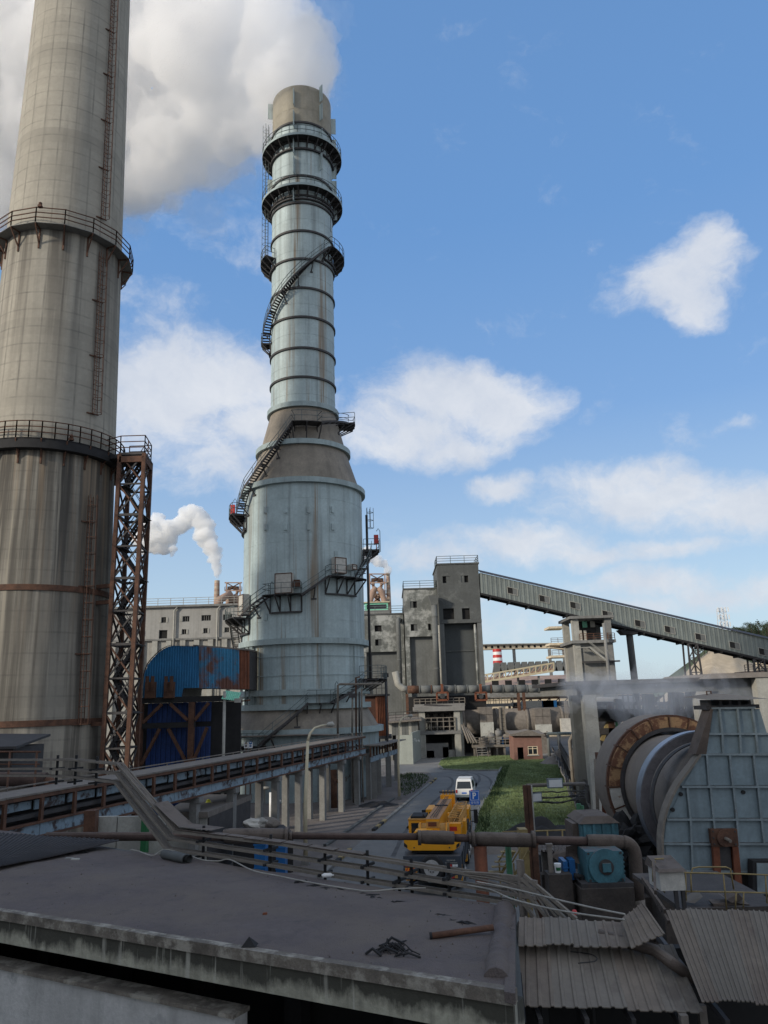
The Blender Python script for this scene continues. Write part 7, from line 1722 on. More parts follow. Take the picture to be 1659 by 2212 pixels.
# upper right room over it
x0, x1 = atY(1545, 1460, YS - 2).x, atY(1800, 1460, YS - 2).x; z0, z1 = atY(1600, 1490, YS - 2).z, atY(1600, 1463, YS - 2).z
ur = T('roof_room', 'plain dark concrete room at the right edge above the blue hood', 'building', ((x0 + x1) / 2, YS - 2, 0))
MB().box(x0 + .7, x1, YS - 1.6, YS + 6, 0.0, z1 - .01).build('wall', m_concd, ur); MB().hexa([(x0 - .9, YS - 2.6, z1 - .05), (x1, YS - 2.6, z1 - .05), (x1, YS + 7, z1), (x0 - .9, YS + 7, z1), (x0 - .4, YS - 2.4, z1 + .3), (x1, YS - 2.4, z1 + .3), (x1, YS + 7, z1 + .35), (x0 - .4, YS + 7, z1 + .35)]).build('roof', m_dust, ur)
a = atY(1655, 1500, YS - 2.2); MB().box(a.x - .7, a.x + .9, YS - 2.5, YS - 1.7, 0, z1 - .06).build('column', m_concl, ur)
wh = T('white_box_room', 'pale small plant room and railing on the slope behind the slab roof', 'plant room', (atY(1650, 1450, 150).x, 150, 0))
a, b = atY(1612, 1462, 150), atY(1700, 1436, 150); MB().box(a.x, b.x, 150, 155, 0, (a.z + b.z) / 2).build('base', m_furn, wh); MB().box(a.x + 4, b.x, 151, 154, (a.z + b.z) / 2, b.z + 1).build('wall', m_cream, wh)
MB().rail([(a.x, 150.1, (a.z + b.z) / 2), (b.x, 150.1, (a.z + b.z) / 2)], 1.2, 1.5, .12).build('railing', m_tan, wh)
# dark clutter seen beneath the slab: beams, tank, pipes
cl = T('under_roof_pipework', 'dark tangle of beams and pipes in the gloom beneath the slab roof', 'pipework', (atY(1400, 1540, 70).x, 70, 0))
for (x0, y0, x1, y1, w, m_) in ((1280, 1545, 1500, 1545, 1.0, m_black), (1280, 1520, 1660, 1520, .3, m_dark), (1283, 1580, 1500, 1575, .5, m_dark), (1300, 1600, 1330, 1512, .3, m_yelr), (1318, 1518, 1322, 1640, .5, m_rusts), (1325, 1575, 1400, 1575, .2, m_yelr), (1400, 1500, 1400, 1550, .8, m_dark), (1460, 1495, 1460, 1560, 1.0, m_black), (1335, 1510, 1335, 1560, .5, m_dark), (1283, 1620, 1340, 1620, .4, m_dark), (1283, 1660, 1345, 1660, .4, m_dark)):
    a, b = atY(x0, y0, 66), atY(x1, y1, 66); MB().bar(a, b, w, w, up=(0, 1, 0)).build('beam', m_, cl)
p = atY(1298, 1530, 72); MB().tube([p - Vector((2, 0, 0)), p + Vector((3.0, 0, 0))], 1.0, 16).build('tank', m_pale, cl)
for (px, py, w, h, m_) in ((1332, 1545, 2.0, 1.6, m_green), (1352, 1543, 2.6, 1.8, m_red), (1318, 1530, .9, 4, m_concl), (1420, 1545, 3, 1.2, m_cream)):
    p = atY(px, py, 100); MB().box(p.x - w / 2, p.x + w / 2, 100, 101, p.z - h / 2, p.z + h / 2).bar((p.x, 100.5, 0), (p.x, 100.5, p.z), .3, up=(0, 1, 0)).build('plant_box', m_, cl)
for k in range(14): a = atY(1345 + 11 * k, 1500, 64); MB().bar((a.x, 64, a.z), (a.x, 64, a.z - 1.5 - .8 * random.random()), .1, up=(0, 1, 0)).build('hanger', m_dark, cl)
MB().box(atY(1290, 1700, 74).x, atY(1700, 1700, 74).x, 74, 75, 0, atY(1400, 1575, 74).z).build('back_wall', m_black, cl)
p0, p1, p2 = atY(1285, 1640, 50), atY(1296, 1655, 50), atY(1308, 1670, 50)
for (px, y0, y1, r, m_) in ((1300, 1622, 1770, .13, m_rustr), (1286, 1640, 1765, .10, m_tan), (1292, 1625, 1690, .2, m_rusts)): a, b = atY(px, y0, 48), atY(px + 6, y1, 48); MB().tube([a, b], r, 8).build('riser_pipe', m_, cl)
# ================================================================ near rotary kiln
KX, KZ = 13.0, 4.62
gA = atY(1456, 1692, 37.0); gB = atY(1527, 1735, 31.2); KX, KZ = (gA.x + gB.x) / 2, (gA.z + gB.z) / 2
nk = T('near_rotary_kiln', 'huge dusty rotary kiln drum with rusty segmented guard ring and bright tyre', 'rotary kiln', (KX, 36, 0))
def kx(y): return gA.x + (gB.x - gA.x) * (37 - y) / (37 - 31.2)
def kring(r0, r1, ya, yb): return MB().ring(r0, r1, ya, yb, (kx((ya + yb) / 2), KZ), 72, axis='y')
MB().lathe([(2.2, 29.6), (2.2, 40.4)], (kx(36), KZ), 72, axis='y').build('shell', m_kiln, nk)
MB().lathe([(0, 40.3), (2.2, 40.3)], (kx(36), KZ), 48, axis='y').build('end_plate', m_black, nk)
# guard ring: separate plates
RG0, RG1 = 2.52, 2.98
guard_drum = MB().ring(2.55, RG1 + .06, 37.4, 40.0, (kx(38.5), KZ), 72, axis='y').build('guard_drum', m_kiln, nk)
ng = 20
for k in range(ng):
    a0, a1 = 2 * math.pi * k / ng + .012, 2 * math.pi * (k + 1) / ng - .012; c = (kx(37), KZ); mid = (a0 + a1) / 2; down = math.cos(mid) < -.05 and math.sin(mid) < 0
    MB().ring(RG0, RG1, 36.72 + .03 * (k % 2), 37.36, c, 5, a0, a1, 'y').build('guard_plate', m_white2 if down else m_ochre, nk)
    MB().ring(RG0 - .02, RG1 + .08, 36.66, 37.38, c, 1, a1 + .002, a1 + .022, 'y').build('guard_rib', m_rusts, nk)
kring(RG0 - .16, RG0 - .01, 36.6, 37.2).build('guard_lip', m_dark, nk)
kring(RG1 + .0, RG1 + .10, 36.9, 37.1).build('guard_rim', m_rusts, nk)
# riding ring
kring(2.24, 2.60, 30.95, 31.5).build('tyre', m_tyre, nk)
kring(2.23, 2.55, 30.86, 30.945).build('tyre_side', m_tyres, nk)
kring(2.205, 2.25, 30.2, 30.5).build('band', m_dark, nk)
for y, s in ((31.6, -1), (31.6, 1)):
    c = Vector((kx(31.6) + s * 1.75, 0, KZ - 2.55)); MB().tube([(c.x, 31.1, c.z), (c.x, 32.1, c.z)], .55, 20).build('support_roller', m_dark, nk)
MB().box(kx(31.6) - 3, kx(31.6) + 3, 30.6, 32.7, 0, KZ - 3.15).build('roller_pier', m_ped, nk)
MB().box(kx(38) - 3.4, kx(38) - 2.0, 36.5, 39.5, 0, 1.6).build('gear_plinth', m_ped, nk)
# black greasy gear heap at the foot of the guard
c = atY(1345, 1790, 35); bm = bmesh.new(); bmesh.ops.create_icosphere(bm, subdivisions=4, radius=1.0)
for v in bm.verts: v.co = Vector((v.co.x * 1.2, v.co.y * 1.0, v.co.z * 1.1)) * (1 + .5 * noise.noise(v.co * 2.2) + .25 * noise.noise(v.co * 6)) + Vector((c.x + .1, 35, c.z - .7))
me = bpy.data.meshes.new('grease_heap'); bm.to_mesh(me); bm.free(); me.materials.append(m_black); tag(put('grease_heap', me), 'black greasy lump of spillage at the foot of the kiln guard ring', 'spillage')
# ================================================================ blue grey inlet hood
YH = 29.0
h8 = lambda x, y: (1172.8 + x / 3.414, 1512 + y / 3.414)
def HP(x, y, Y=YH): return atY(*h8(x, y), Y)
hd = T('kiln_hood', 'slate blue ribbed steel hood over the kiln mouth, steam seeping from its cap', 'kiln hood', (HP(1300, 900).x, YH, 0))
left = [(885, 1260), (870, 1120), (868, 1010), (880, 900), (905, 800), (945, 700), (1000, 600), (1085, 490), (1150, 398)]
poly = [HP(*p) for p in left] + [HP(1710, 398), HP(1900, 398), HP(1900, 1260)]
depth = Vector((0, 1.35, 0))
fr_ = MB().prism([p + Vector((0, .06, 0)) for p in poly], (0, .3, 0)); fr_.build('hood_shell', m_hood, hd)
up_ = [HP(1140, 396), HP(1243, 66), HP(1560, 60), HP(1720, 396)]
MB().prism([p + Vector((0, .05, 0)) for p in up_], (0, .62, 0)).build('upper_hood', m_hood, hd)
# the edge strip along the curved mouth
P_ = [HP(*p) for p in left]
for p, q in zip(P_, P_[1:]):
    d = (q - p).normalized(); n = Vector((-d.z, 0, d.x)); e = n * .07
    MB().hexa([p - e + Vector((0, -.12, 0)), p + e * .2 + Vector((0, -.12, 0)), p + e * .2 + Vector((0, .4, 0)), p - e + Vector((0, .4, 0)), q - e + Vector((0, -.12, 0)), q + e * .2 + Vector((0, -.12, 0)), q + e * .2 + Vector((0, .4, 0)), q - e + Vector((0, .4, 0))]).build('edge_strip', m_tan, hd)
p, q = HP(1140, 400), HP(1243, 66); MB().hexa([p + Vector((-.1, -.1, 0)), p + Vector((.28, -.1, 0)), p + Vector((.28, .7, 0)), p + Vector((-.1, .7, 0)), q + Vector((-.06, -.1, 0)), q + Vector((.02, -.1, 0)), q + Vector((.02, .7, 0)), q + Vector((-.06, .7, 0))]).build('side_plate', m_lag, hd)
# panels between ribs and the ribs themselves
rows = [(66, 246, [(1258, 1300, 1238, 1300), (1308, 1424, 1318, 1438), (1436, 1532, 1448, 1560), (1545, 1600, 1572, 1655)]),
        (258, 394, [(1210, 1305, 1190, 1318), (1330, 1445, 1335, 1455), (1460, 1560, 1465, 1572), (1577, 1670, 1588, 1700)]),
        (408, 628, [(1165, 1195, 1040, 1212), (1212, 1362, 1228, 1385), (1382, 1538, 1400, 1562), (1560, 1720, 1585, 1750)]),
        (650, 868, [(1035, 1052, 925, 1070), (1075, 1222, 1092, 1245), (1242, 1392, 1262, 1415), (1415, 1572, 1436, 1596), (1595, 1740, 1615, 1760)]),
        (892, 1050, [(915, 1075, 895, 1085), (1098, 1232, 1105, 1235), (1440, 1608, 1448, 1620), (1625, 1760, 1635, 1770)]),
        (1070, 1255, [(905, 1085, 915, 1098), (1108, 1232, 1118, 1240), (1450, 1500, 1455, 1510)])]
for (y0, y1, cells) in rows:
    for (a, b, c, d) in cells:
        v = [HP(a, y0), HP(b, y0), HP(d, y1), HP(c, y1)]; e = Vector((0, .045, 0))
        MB().add([p + Vector((0, .03, 0)) for p in v], [(0, 1, 2, 3)]).build('panel', m_hood, hd)
def rib(p, q, w=.075, dpt_=.14): p, q = HP(*p), HP(*q); return MB().bar(p + Vector((0, -.02, 0)), q + Vector((0, -.02, 0)), dpt_, w, up=(0, 0, 1) if abs((q - p).normalized().z) < .9 else (1, 0, 0)).build('rib', m_rib, hd)
for (p, q) in (((1240, 62), (1562, 56)), ((1212, 250), (1690, 250)), ((1150, 400), (1730, 402)), ((1020, 640), (1740, 640)), ((910, 880), (1750, 882)), ((875, 1058), (1232, 1062)), ((1430, 1060), (1760, 1062)), ((895, 1262), (1500, 1262))): rib(p, q, .07)
for pts_ in ([(1296, 60), (1318, 250), (1324, 400)], [(1428, 60), (1448, 250), (1456, 400)], [(1538, 60), (1566, 250), (1580, 400)], [(1204, 404), (1222, 640)], [(1372, 404), (1396, 640)], [(1548, 404), (1576, 640)], [(1060, 648), (1084, 880), (1100, 1260)], [(1232, 648), (1254, 880), (1262, 945)], [(1400, 648), (1426, 880), (1446, 1260)], [(1582, 648), (1606, 880), (1628, 1062)], [(1690, 404), (1740, 1062)]):
    for p, q in zip(pts_, pts_[1:]): rib(p, q, .07, .13)
for (x, y) in ((1018, 695), (958, 810), (1478, 680)): p = HP(x, y); MB().prism([(p.x + .075 * math.cos(t_ * .524), YH - .012, p.z + .07 * math.sin(t_ * .524)) for t_ in range(12)], (0, .05, 0)).build('port_hole', m_black, hd)
# door with shaft plate and two rust legs
dpl = [HP(1216, 946), HP(1412, 944), HP(1424, 1072), HP(1230, 1076)]
MB().prism([p + Vector((0, -.22, 0)) for p in dpl], (0, .2, 0)).build('bearing_plate', m_rusts, hd)
p = HP(1320, 1010); MB().tube([p + Vector((0, -.30, 0)), p + Vector((0, -.2, 0))], .28, 20).build('bearing_disc', m_rusts, hd); MB().tube([p + Vector((.06, -.55, -.05)), p + Vector((0, -.3, 0))], .06, 10).build('shaft_end', m_tan, hd)
for (x, y) in ((1235, 962), (1300, 960), (1395, 962), (1245, 1055), (1400, 1055), (1238, 1010)): b_ = HP(x, y); MB().tube([b_ + Vector((0, -.26, 0)), b_ + Vector((0, -.2, 0))], .03, 6).build('bolt', m_dark, hd)
for (xa, xb, xc, xd) in ((1238, 1284, 1310, 1262), (1380, 1424, 1462, 1412)):
    v = [HP(xa, 1076), HP(xb, 1076), HP(xc, 1460), HP(xd, 1460)]; MB().prism([q + Vector((0, -.2, 0)) for q in v], (0, .18, 0)).build('rust_leg', m_rustr, hd)
v = [HP(1290, 1078), HP(1372, 1078), HP(1405, 1440), HP(1318, 1440)]; MB().prism([q + Vector((0, -.08, 0)) for q in v], (0, .1, 0)).build('chute', m_dark, hd)
v = [HP(1500, 1165), HP(1760, 1165), HP(1760, 1420), HP(1500, 1420)]; MB().prism([q + Vector((0, -.5, 0)) for q in v], (0, .4, 0)).build('hatch_frame', m_black, hd)
v = [HP(1525, 1180), HP(1760, 1180), HP(1760, 1405), HP(1530, 1405)]; MB().prism([q + Vector((0, -.55, 0)) for q in v], (0, .049, 0)).build('hatch', m_rib, hd)
v = [HP(1010, 1240), HP(1240, 1240), HP(1240, 1430), HP(1010, 1430)]; MB().prism([q + Vector((0, .4, 0)) for q in v], (0, .3, 0)).build('lower_recess', m_black, hd)
a, b = HP(880, 1262), HP(1800, 1262); MB().box(a.x, b.x + 2, YH + .3, YH + 2.5, 0, a.z).build('plinth', m_ped, hd)
# cap and chutes on top
cpx = [HP(1166, -6), HP(1290, -28), HP(1620, -10), HP(1590, -2), HP(1290, -12), HP(1215, 4)]
a, b = HP(1166, -2), HP(1622, -8); c = HP(1290, -30)
MB().add([(a.x, YH - .5, a.z), (b.x, YH - .5, b.z), (b.x, YH + 1.8, b.z + .1), (a.x, YH + 1.8, a.z + .1), (c.x, YH + .6, c.z + .1), (b.x - 1, YH + .6, c.z + .05)], [(0, 1, 5, 4), (1, 2, 5), (2, 3, 4, 5), (3, 0, 4), (0, 3, 2, 1)]).build('cap_roof', m_tan, hd)
p = HP(1266, -40); MB().tube([p + Vector((-.08, .5, -.15)), p + Vector((-.08, .5, .12)), p + Vector((.08, .5, .12)), p + Vector((.08, .5, -.15))], .03, 6).build('lifting_eye', m_rusts, hd)
for k, x in enumerate((1240, 1318, 1390, 1460, 1535)): p, q = HP(x - 14, 0), HP(x + 14, 62); MB().box(p.x, q.x, YH + .1, YH + .9, q.z, p.z).build('vent_chute', m_dark, hd)
a, b = HP(1215, 62), HP(1585, 62); MB().box(a.x - .05, b.x + .05, YH - .04, YH + 1.2, a.z - .05, a.z + .09).build('top_flange', m_dark, hd)
# steam drifting off the hood
m_wisp = volume_mat('wisp', .13, (.96, .97, .99), .1)
wisp = [(1600, 1497, 26, 0), (1570, 1490, 24, 2), (1545, 1480, 22, 4), (1500, 1490, 34, 6), (1460, 1500, 38, 8), (1420, 1505, 40, 10), (1375, 1505, 42, 12), (1330, 1500, 40, 15), (1290, 1490, 36, 18), (1255, 1490, 30, 21), (1410, 1535, 28, 9), (1455, 1545, 24, 8), (1390, 1465, 24, 12), (1450, 1462, 18, 9), (1320, 1475, 24, 16), (1232, 1500, 22, 24)]
plume('steam_wisp', 'thin bluish steam drifting left from the cap of the blue hood', wisp, 31, .2, .5, m_wisp, .9)
plume('steam_wisp', 'small puff of steam inside the kiln mouth beside the hood edge', [(1470, 1660, 16, 0), (1460, 1675, 12, 0), (1482, 1650, 12, 0)], 30.1, .08, .22, m_wisp, 1.6)
# ================================================================ blue motor, gear housing and the clutter before the kiln
YM = 25.0
mt_ = T('blue_motor', 'large square teal motor with round end cover on an oily plinth', 'motor', (HP(460, 1230, YM).x, YM, 0))
a, b = HP(335, 1345, YM), HP(585, 1112, YM); w = b.x - a.x; hh_ = b.z - a.z; cx_, cz_ = (a.x + b.x) / 2, (a.z + b.z) / 2
MB().box(a.x, b.x, YM, YM + 1.3, a.z, b.z).build('body', m_teal2, mt_)
MB().ring(w * .20, w * .46, YM - .09, YM - .002, (cx_, cz_), 40, axis='y').build('end_cover', m_teal2, mt_)
MB().ring(w * .10, w * .2, YM - .13, YM - .0, (cx_, cz_), 32, axis='y').build('bearing_housing', m_dark, mt_)
MB().box(cx_ - w * .11, cx_ + w * .11, YM - .2, YM - .131, cz_ - w * .11, cz_ + w * .11, 0).build('bearing_cap', m_teal2, mt_)
for s in (-1, 1):
    for v in (-1, 1): MB().tube([(cx_ + s * w * .44, YM - .05, cz_ + v * hh_ * .44), (cx_ + s * w * .44, YM + .0, cz_ + v * hh_ * .44)], .035, 8).build('bolt', m_dark, mt_)
for k in range(6): z = a.z + hh_ * (.12 + .15 * k); MB().box(b.x, b.x + .06, YM + .1, YM + 1.2, z, z + .05).build('cooling_rib', m_teal2, mt_)
MB().box(a.x - .25, b.x + .2, YM - .2, YM + 1.6, a.z - .12, a.z - .003).build('base_frame', m_dark, mt_)
a2, b2 = HP(262, 1375, YM), HP(650, 1375, YM)
pl_ = T('motor_plinth', 'oily stained concrete plinth under the teal motor', 'plinth', ((a2.x + b2.x) / 2, YM, 0)); MB().box(a2.x, b2.x, YM - .3, YM + 2.5, 0, a.z - .121).build('block', m_ped, pl_)
gh = T('gear_housing', 'dusty teal gear housing behind the brown pipe', 'gear housing', (HP(415, 930, 31).x, 31, 0))
a, b = HP(282, 1010, 31), HP(552, 905, 31); t_ = HP(300, 862, 31)
MB().box(a.x, b.x, 31, 33, 0, b.z).build('case', m_teal2, gh)
MB().hexa([(a.x - .05, 30.9, b.z), (b.x + .05, 30.9, b.z), (b.x + .05, 33.1, b.z), (a.x - .05, 33.1, b.z), (a.x + .25, 31.1, t_.z), (b.x - .25, 31.1, t_.z), (b.x - .25, 32.9, t_.z), (a.x + .25, 32.9, t_.z)]).build('cover', m_lag, gh)
MB().box(HP(215, 920, 31.3).x, a.x, 31.3, 32.6, 0, HP(215, 912, 31.3).z).build('side_case', m_lag, gh)
for k in range(4): x = a.x + (b.x - a.x) * (k + .4) / 4; MB().box(x - .05, x + .05, 30.93, 30.998, a.z, b.z - .02).build('rib', m_teal2, gh)
tkb = T('blue_tank', 'upright blue plastic tank with ribbed top beside the dark shelter', 'tank', (HP(200, 1270, 25.5).x, 25.5, 0))
a, b = HP(162, 1358, 25.5), HP(240, 1188, 25.5); MB().box(a.x, b.x - .25, 25.5, 26.2, a.z, b.z).build('body', m_bluep, tkb); MB().box(a.x + .2, b.x, 25.6, 26.1, b.z - .55, b.z + .02).build('head', m_bluep, tkb)
for k in range(3): z = a.z + (b.z - a.z) * (.25 + .22 * k); MB().box(a.x - .02, b.x - .23, 25.47, 25.499, z, z + .04).build('rib', m_bluep, tkb)
MB().box(a.x, b.x, 25.5, 26.4, 0, a.z - .003).build('stand', m_ped, tkb)
MB().tube([(b.x - .1, 25.4, b.z - .4), (b.x + .12, 25.4, b.z - .42), (b.x + .14, 25.4, a.z - .3), (b.x + .14, 25.4, .5)], .09, 8).build('drain_pipe', m_black, tkb)
bk = T('paint_bucket', 'white plastic bucket with a green label on the dark ledge', 'bucket', (HP(120, 1250, 25.2).x, 25.2, 0))
a, b = HP(97, 1284, 25.2), HP(143, 1214, 25.2); r = (b.x - a.x) / 2; cx_ = (a.x + b.x) / 2
MB().lathe([(r * .82, a.z), (r, b.z - .06)], (cx_, 25.4), 20).build('body', m_white, bk); MB().ring(r * .2, r * 1.05, b.z - .06, b.z, (cx_, 25.4), 20).build('lid', m_white, bk)
MB().lathe([(r * .89, a.z + (b.z - a.z) * .25), (r * .95, a.z + (b.z - a.z) * .62)], (cx_, 25.395), 10, -.8, .9).build('label', m_green, bk); MB().box(cx_ - .35, cx_ + .35, 25.1, 25.8, 0, a.z - .002).build('stand', m_ped, bk)
sh_ = T('dark_shelter', 'lopsided dusty sheet shelter over a dark pit below the brown pipe', 'shelter', (HP(100, 1120, 27).x, 27, 0))
MB().corr(HP(-60, 1040, 29), HP(205, 1045, 29), HP(200, 1110, 26.8), HP(-60, 1130, 26.8), 9, .05, 6, wob=.06).build('roof_sheet', m_lag, sh_)
MB().add([HP(100, 1110, 26.7), HP(200, 1108, 26.7), HP(192, 1118, 26.6), HP(130, 1200, 26.4), HP(60, 1150, 26.5)], [(0, 1, 2, 3, 4)]).build('torn_sheet', m_lag, sh_)
for px in (40, 60, 5): a = HP(px, 1100, 27.2); MB().box(a.x - .09, a.x + .09, 27.1, 27.3, 0, a.z).build('post', m_dust, sh_)
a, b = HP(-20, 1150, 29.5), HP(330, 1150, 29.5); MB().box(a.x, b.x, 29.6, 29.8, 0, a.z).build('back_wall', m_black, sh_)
cl2 = HP(255, 1110, 26); tag(MB().add([cl2 + Vector(p) for p in ((-.35, 0, .12), (.3, 0, .2), (.45, .1, -.25), (.2, -.1, -.45), (-.2, -.05, -.3), (-.45, 0, -.5), (-.2, .2, -.1))], [(0, 1, 6), (1, 2, 6), (2, 3, 6), (3, 4, 6), (4, 5, 6), (5, 0, 6)], True).build('dust_rag', m_lag), 'dusty rag of matting hung over the blue motor corner', 'matting')
rb_ = HP(232, 1565, 20); t = T('red_cap', 'small red cap lying under the brown elbow', 'cap', rb_); MB().lathe([(0, rb_.z + .06), (.04, rb_.z + .05), (.06, rb_.z + .02), (.065, rb_.z - .04)], (rb_.x, 20), 14).build('shell', m_red, t); MB().box(rb_.x - .14, rb_.x + .14, 19.9, 20.12, rb_.z - .3, rb_.z - .041).build('stand', m_ped, t)
for k, (x0, y0, x1, y1) in enumerate(((110, 1330, 160, 1322), (130, 1380, 128, 1440), (125, 1420, 158, 1443))): a, b = HP(x0, y0, 26.3), HP(x1, y1, 26.3); tag(MB().bar(a, b, .05, .02).build('white_spill', m_white), ('short level', 'thin upright', 'lowest slanting')[k] + ' white paint run on the dark plinth below the bucket', 'paint spill', 'white paint runs')
wl = T('pit_wall', 'dark oily wall of the pit below the shelter', 'wall', (HP(150, 1350, 27).x, 27, 0)); a, b = HP(-10, 1290, 26.6), HP(270, 1290, 26.6); MB().box(a.x, b.x, 26.6, 27.05, 0, a.z).build('face', m_ped, wl)
# bent grey chute below the brown elbow
bc = T('bent_duct', 'bent dusty sheet duct below the brown elbow running under the roof', 'duct', (HP(700, 1540, 15).x, 15, 0))
c7 = lambda x, y: (1026 + x / 2.622, 1890 + y / 2.622)
a, b = atY(*c7(1010, 375), 12.6), atY(*c7(1200, 405), 12.2); k = mpp(a); MB().tube([a + Vector((-.7, .4, .0)), a + Vector((0, 0, -.12)), b + Vector((-.25, 0, -.2)), b + Vector((.1, .1, -.45))], 12 * k, 12).build('pipe_run', m_lag, bc)
# ================================================================ corrugated sheet roofs, lower right
def sheet_roof(label, a, b, c, d, n, parts, amp=.02, sag=0, wob=.012):      # overlapping sheets, each its own part
    t = T('sheet_roof', label, 'sheet roof', (a + c) / 2); rnd = random.Random(n)
    for k in range(parts):
        u0, u1 = k / parts, (k + 1) / parts + .006; z = Vector((0, 0, .012 * (k % 2) + rnd.uniform(-.006, .012))); f = rnd.uniform(-.02, .03)
        A, B_, C_, D_ = a.lerp(b, u0), a.lerp(b, u1), d.lerp(c, u1), d.lerp(c, u0)
        MB().corr(A + z + (A - D_) * rnd.uniform(-.01, .02), B_ + z, C_ + z + (C_ - B_) * f, D_ + z + (D_ - A) * f, max(2, round(n / parts)), amp, 10, sag=sag, wob=wob).build('corrugated_sheet', m_corr if k % 3 else m_corr2, t)
    return t
m_corr2 = M('browner_sheet', (.185, .155, .125), .2, 1.0, .95, extra=wall_patch((.12, .095, .08), .5, .7, .7), bump=.2, bscale=25)
z1_, z0_ = 5.55, 5.38
cz_ = lambda x, y, z: atZ(*c7(x, y), z)
sheet_roof('narrow dusty corrugated roof strip just below the cable ends', cz_(250, 238, z1_), cz_(840, 272, z1_), cz_(880, 415, z0_), cz_(245, 398, z0_), 13, 4)
sheet_roof('bent up end of the narrow corrugated strip by the bent duct', cz_(832, 250, 5.66), cz_(950, 155, 5.85), cz_(1075, 333, 5.6), cz_(885, 417, 5.42), 5, 1, wob=.03)
sheet_roof('middle dusty corrugated roof with a wire hook lying on it', cz_(247, 402, 5.30), cz_(1120, 398, 5.30), cz_(1292, 786, 4.85), cz_(243, 735, 4.9), 17, 5, sag=.02)
sheet_roof('large dusty corrugated roof at the lower right corner', cz_(1082, 200, 5.75), cz_(1800, 218, 5.75), cz_(1900, 742, 5.05), cz_(1288, 728, 5.05), 26, 6, sag=.01)
p = [atZ(*c7(*q), 5.32) for q in ((205, 392), (270, 320), (262, 300), (250, 400))]
tag(MB().add([p[0], p[3], p[1] + Vector((0, 0, .16)), p[2] + Vector((-.05, 0, .1))], [(0, 1, 2, 3)]).add([p[0] + Vector((0, 0, -.01)), p[3] + Vector((0, 0, -.01)), p[0] + Vector((.1, .0, -.1)), p[3] + Vector((.15, 0, -.1))], [(0, 1, 3, 2)]).build('bent_flashing', m_corr), 'bent flashing corner at the left end of the narrow strip', 'flashing')
hose('wire_hook', 'thin bent wire hook lying on the middle corrugated roof', [c7(520, 433), c7(600, 440), c7(660, 450), c7(690, 470), c7(680, 488), c7(640, 494), c7(585, 500)], .008, m_black, 5.26)['category'] = 'wire'
sd = T('sheet_roof_shed', 'black open shed under the corrugated roofs at the lower right', 'shed', (3.5, 11, 0))
pa, pb2, pc2, pd = atZ(*c7(247, 402), 5.2), atZ(*c7(2000, 300), 5.2), atZ(*c7(2000, 760), 4.7), atZ(*c7(248, 728), 4.75)
zf = lambda p, z: Vector((p.x, p.y, z))
MB().hexa([zf(pa, 0), zf(pa + Vector((9, 0, 0)), 0), zf(pa + Vector((9, .2, 0)), 0), zf(pa + Vector((0, .2, 0)), 0), zf(pa, 5.1), zf(pa + Vector((9, 0, 0)), 5.1), zf(pa + Vector((9, .2, 0)), 5.1), zf(pa + Vector((0, .2, 0)), 5.1)]).build('back_wall', m_void, sd)
MB().box(1.5, 10, 5, 13.0, 2.0, 2.1).build('floor', m_void, sd)
for c_ in (c7(1303, 735), c7(1200, 790)): p = atZ(*c_, 4.9); MB().box(p.x - .05, p.x + .05, p.y + .1, p.y + .2, 2.1, 4.85).build('post', m_dust, sd)
for k in range(5): p = atZ(*c7(260 + 230 * k, 500), 5.0); MB().bar((p.x, p.y - 1.5, 4.72), (p.x, p.y + 1.2, 5.08), .06, .1).build('rafter', m_dark, sd)
# strip slab between the concrete roof and the sheets
st0, st1, st2, st3 = atZ(1089, 2143, 5.57), atZ(1113, 2147, 5.57), atZ(1113, 1975, 5.57), atZ(1097, 1971, 5.57)
ss = T('edge_slabs', 'row of dusty slabs between the flat roof and the sheet roofs', 'slabs', st0)
for k in range(4):
    a, b = st0.lerp(st3, k / 4 + .004), st1.lerp(st2, k / 4 + .004); c, d = st1.lerp(st2, (k + 1) / 4 - .004), st0.lerp(st3, (k + 1) / 4 - .004)
    MB().hexa([p + Vector((0, 0, -.12)) for p in (a, b, c, d)] + [a, b, c, d]).build('slab', m_roofd, ss)
# ================================================================ yellow railing, grey box, platform before the hood
YR = 19.5
def RP(x, y, Y=YR): return atY(*h8(x, y), Y)
pf = T('hood_platform', 'dusty steel platform with bent yellow railing before the blue hood', 'platform', (RP(1250, 1500).x, YR, 0))
a, b = RP(1040, 1470), RP(1800, 1480); MB().box(a.x, b.x, YR + .2, YR + 4, a.z - .35, a.z - .25).build('deck', m_ped, pf)
def rl(pts_, Y=YR, r=.018): return MB().tube([RP(x, y, Y) for x, y in pts_], r, 6).build('rail', m_yelr, pf)
rl([(880, 1268), (1100, 1275), (1450, 1282), (1760, 1295)]); rl([(1040, 1412), (1300, 1415), (1760, 1425)]); rl([(1090, 1290), (1105, 1240), (1150, 1232), (1350, 1232), (1382, 1245), (1410, 1412)], YR + .6)
for (x0, y0, x1, y1) in ((1052, 1275, 1056, 1480), (1090, 1280, 1095, 1420), (1330, 1282, 1355, 1545), (1640, 1290, 1652, 1500), (1480, 1420, 1478, 1535), (1425, 1412, 1420, 1545), (1700, 1290, 1705, 1520)): rl([(x0, y0), (x1, y1)])
for pts_ in ([(810, 1172), (812, 1340)], [(810, 1172), (880, 1268), (888, 1400)], [(810, 1175), (890, 1170)], [(812, 1260), (885, 1340)], [(840, 1215), (846, 1400)], [(812, 1330), (900, 1420)]): rl(pts_, YR + .1, .018)
gb_ = T('grey_box', 'pale grey steel box on thin legs at the corner of the yellow railing', 'box', (RP(955, 1320).x, YR, 0))
a, b = RP(872, 1410, YR - .3), RP(1040, 1262, YR - .3); MB().box(a.x, b.x, YR - .3, YR + .5, a.z, b.z).build('body', m_white2, gb_); tz = RP(872, 1228, YR + .3).z
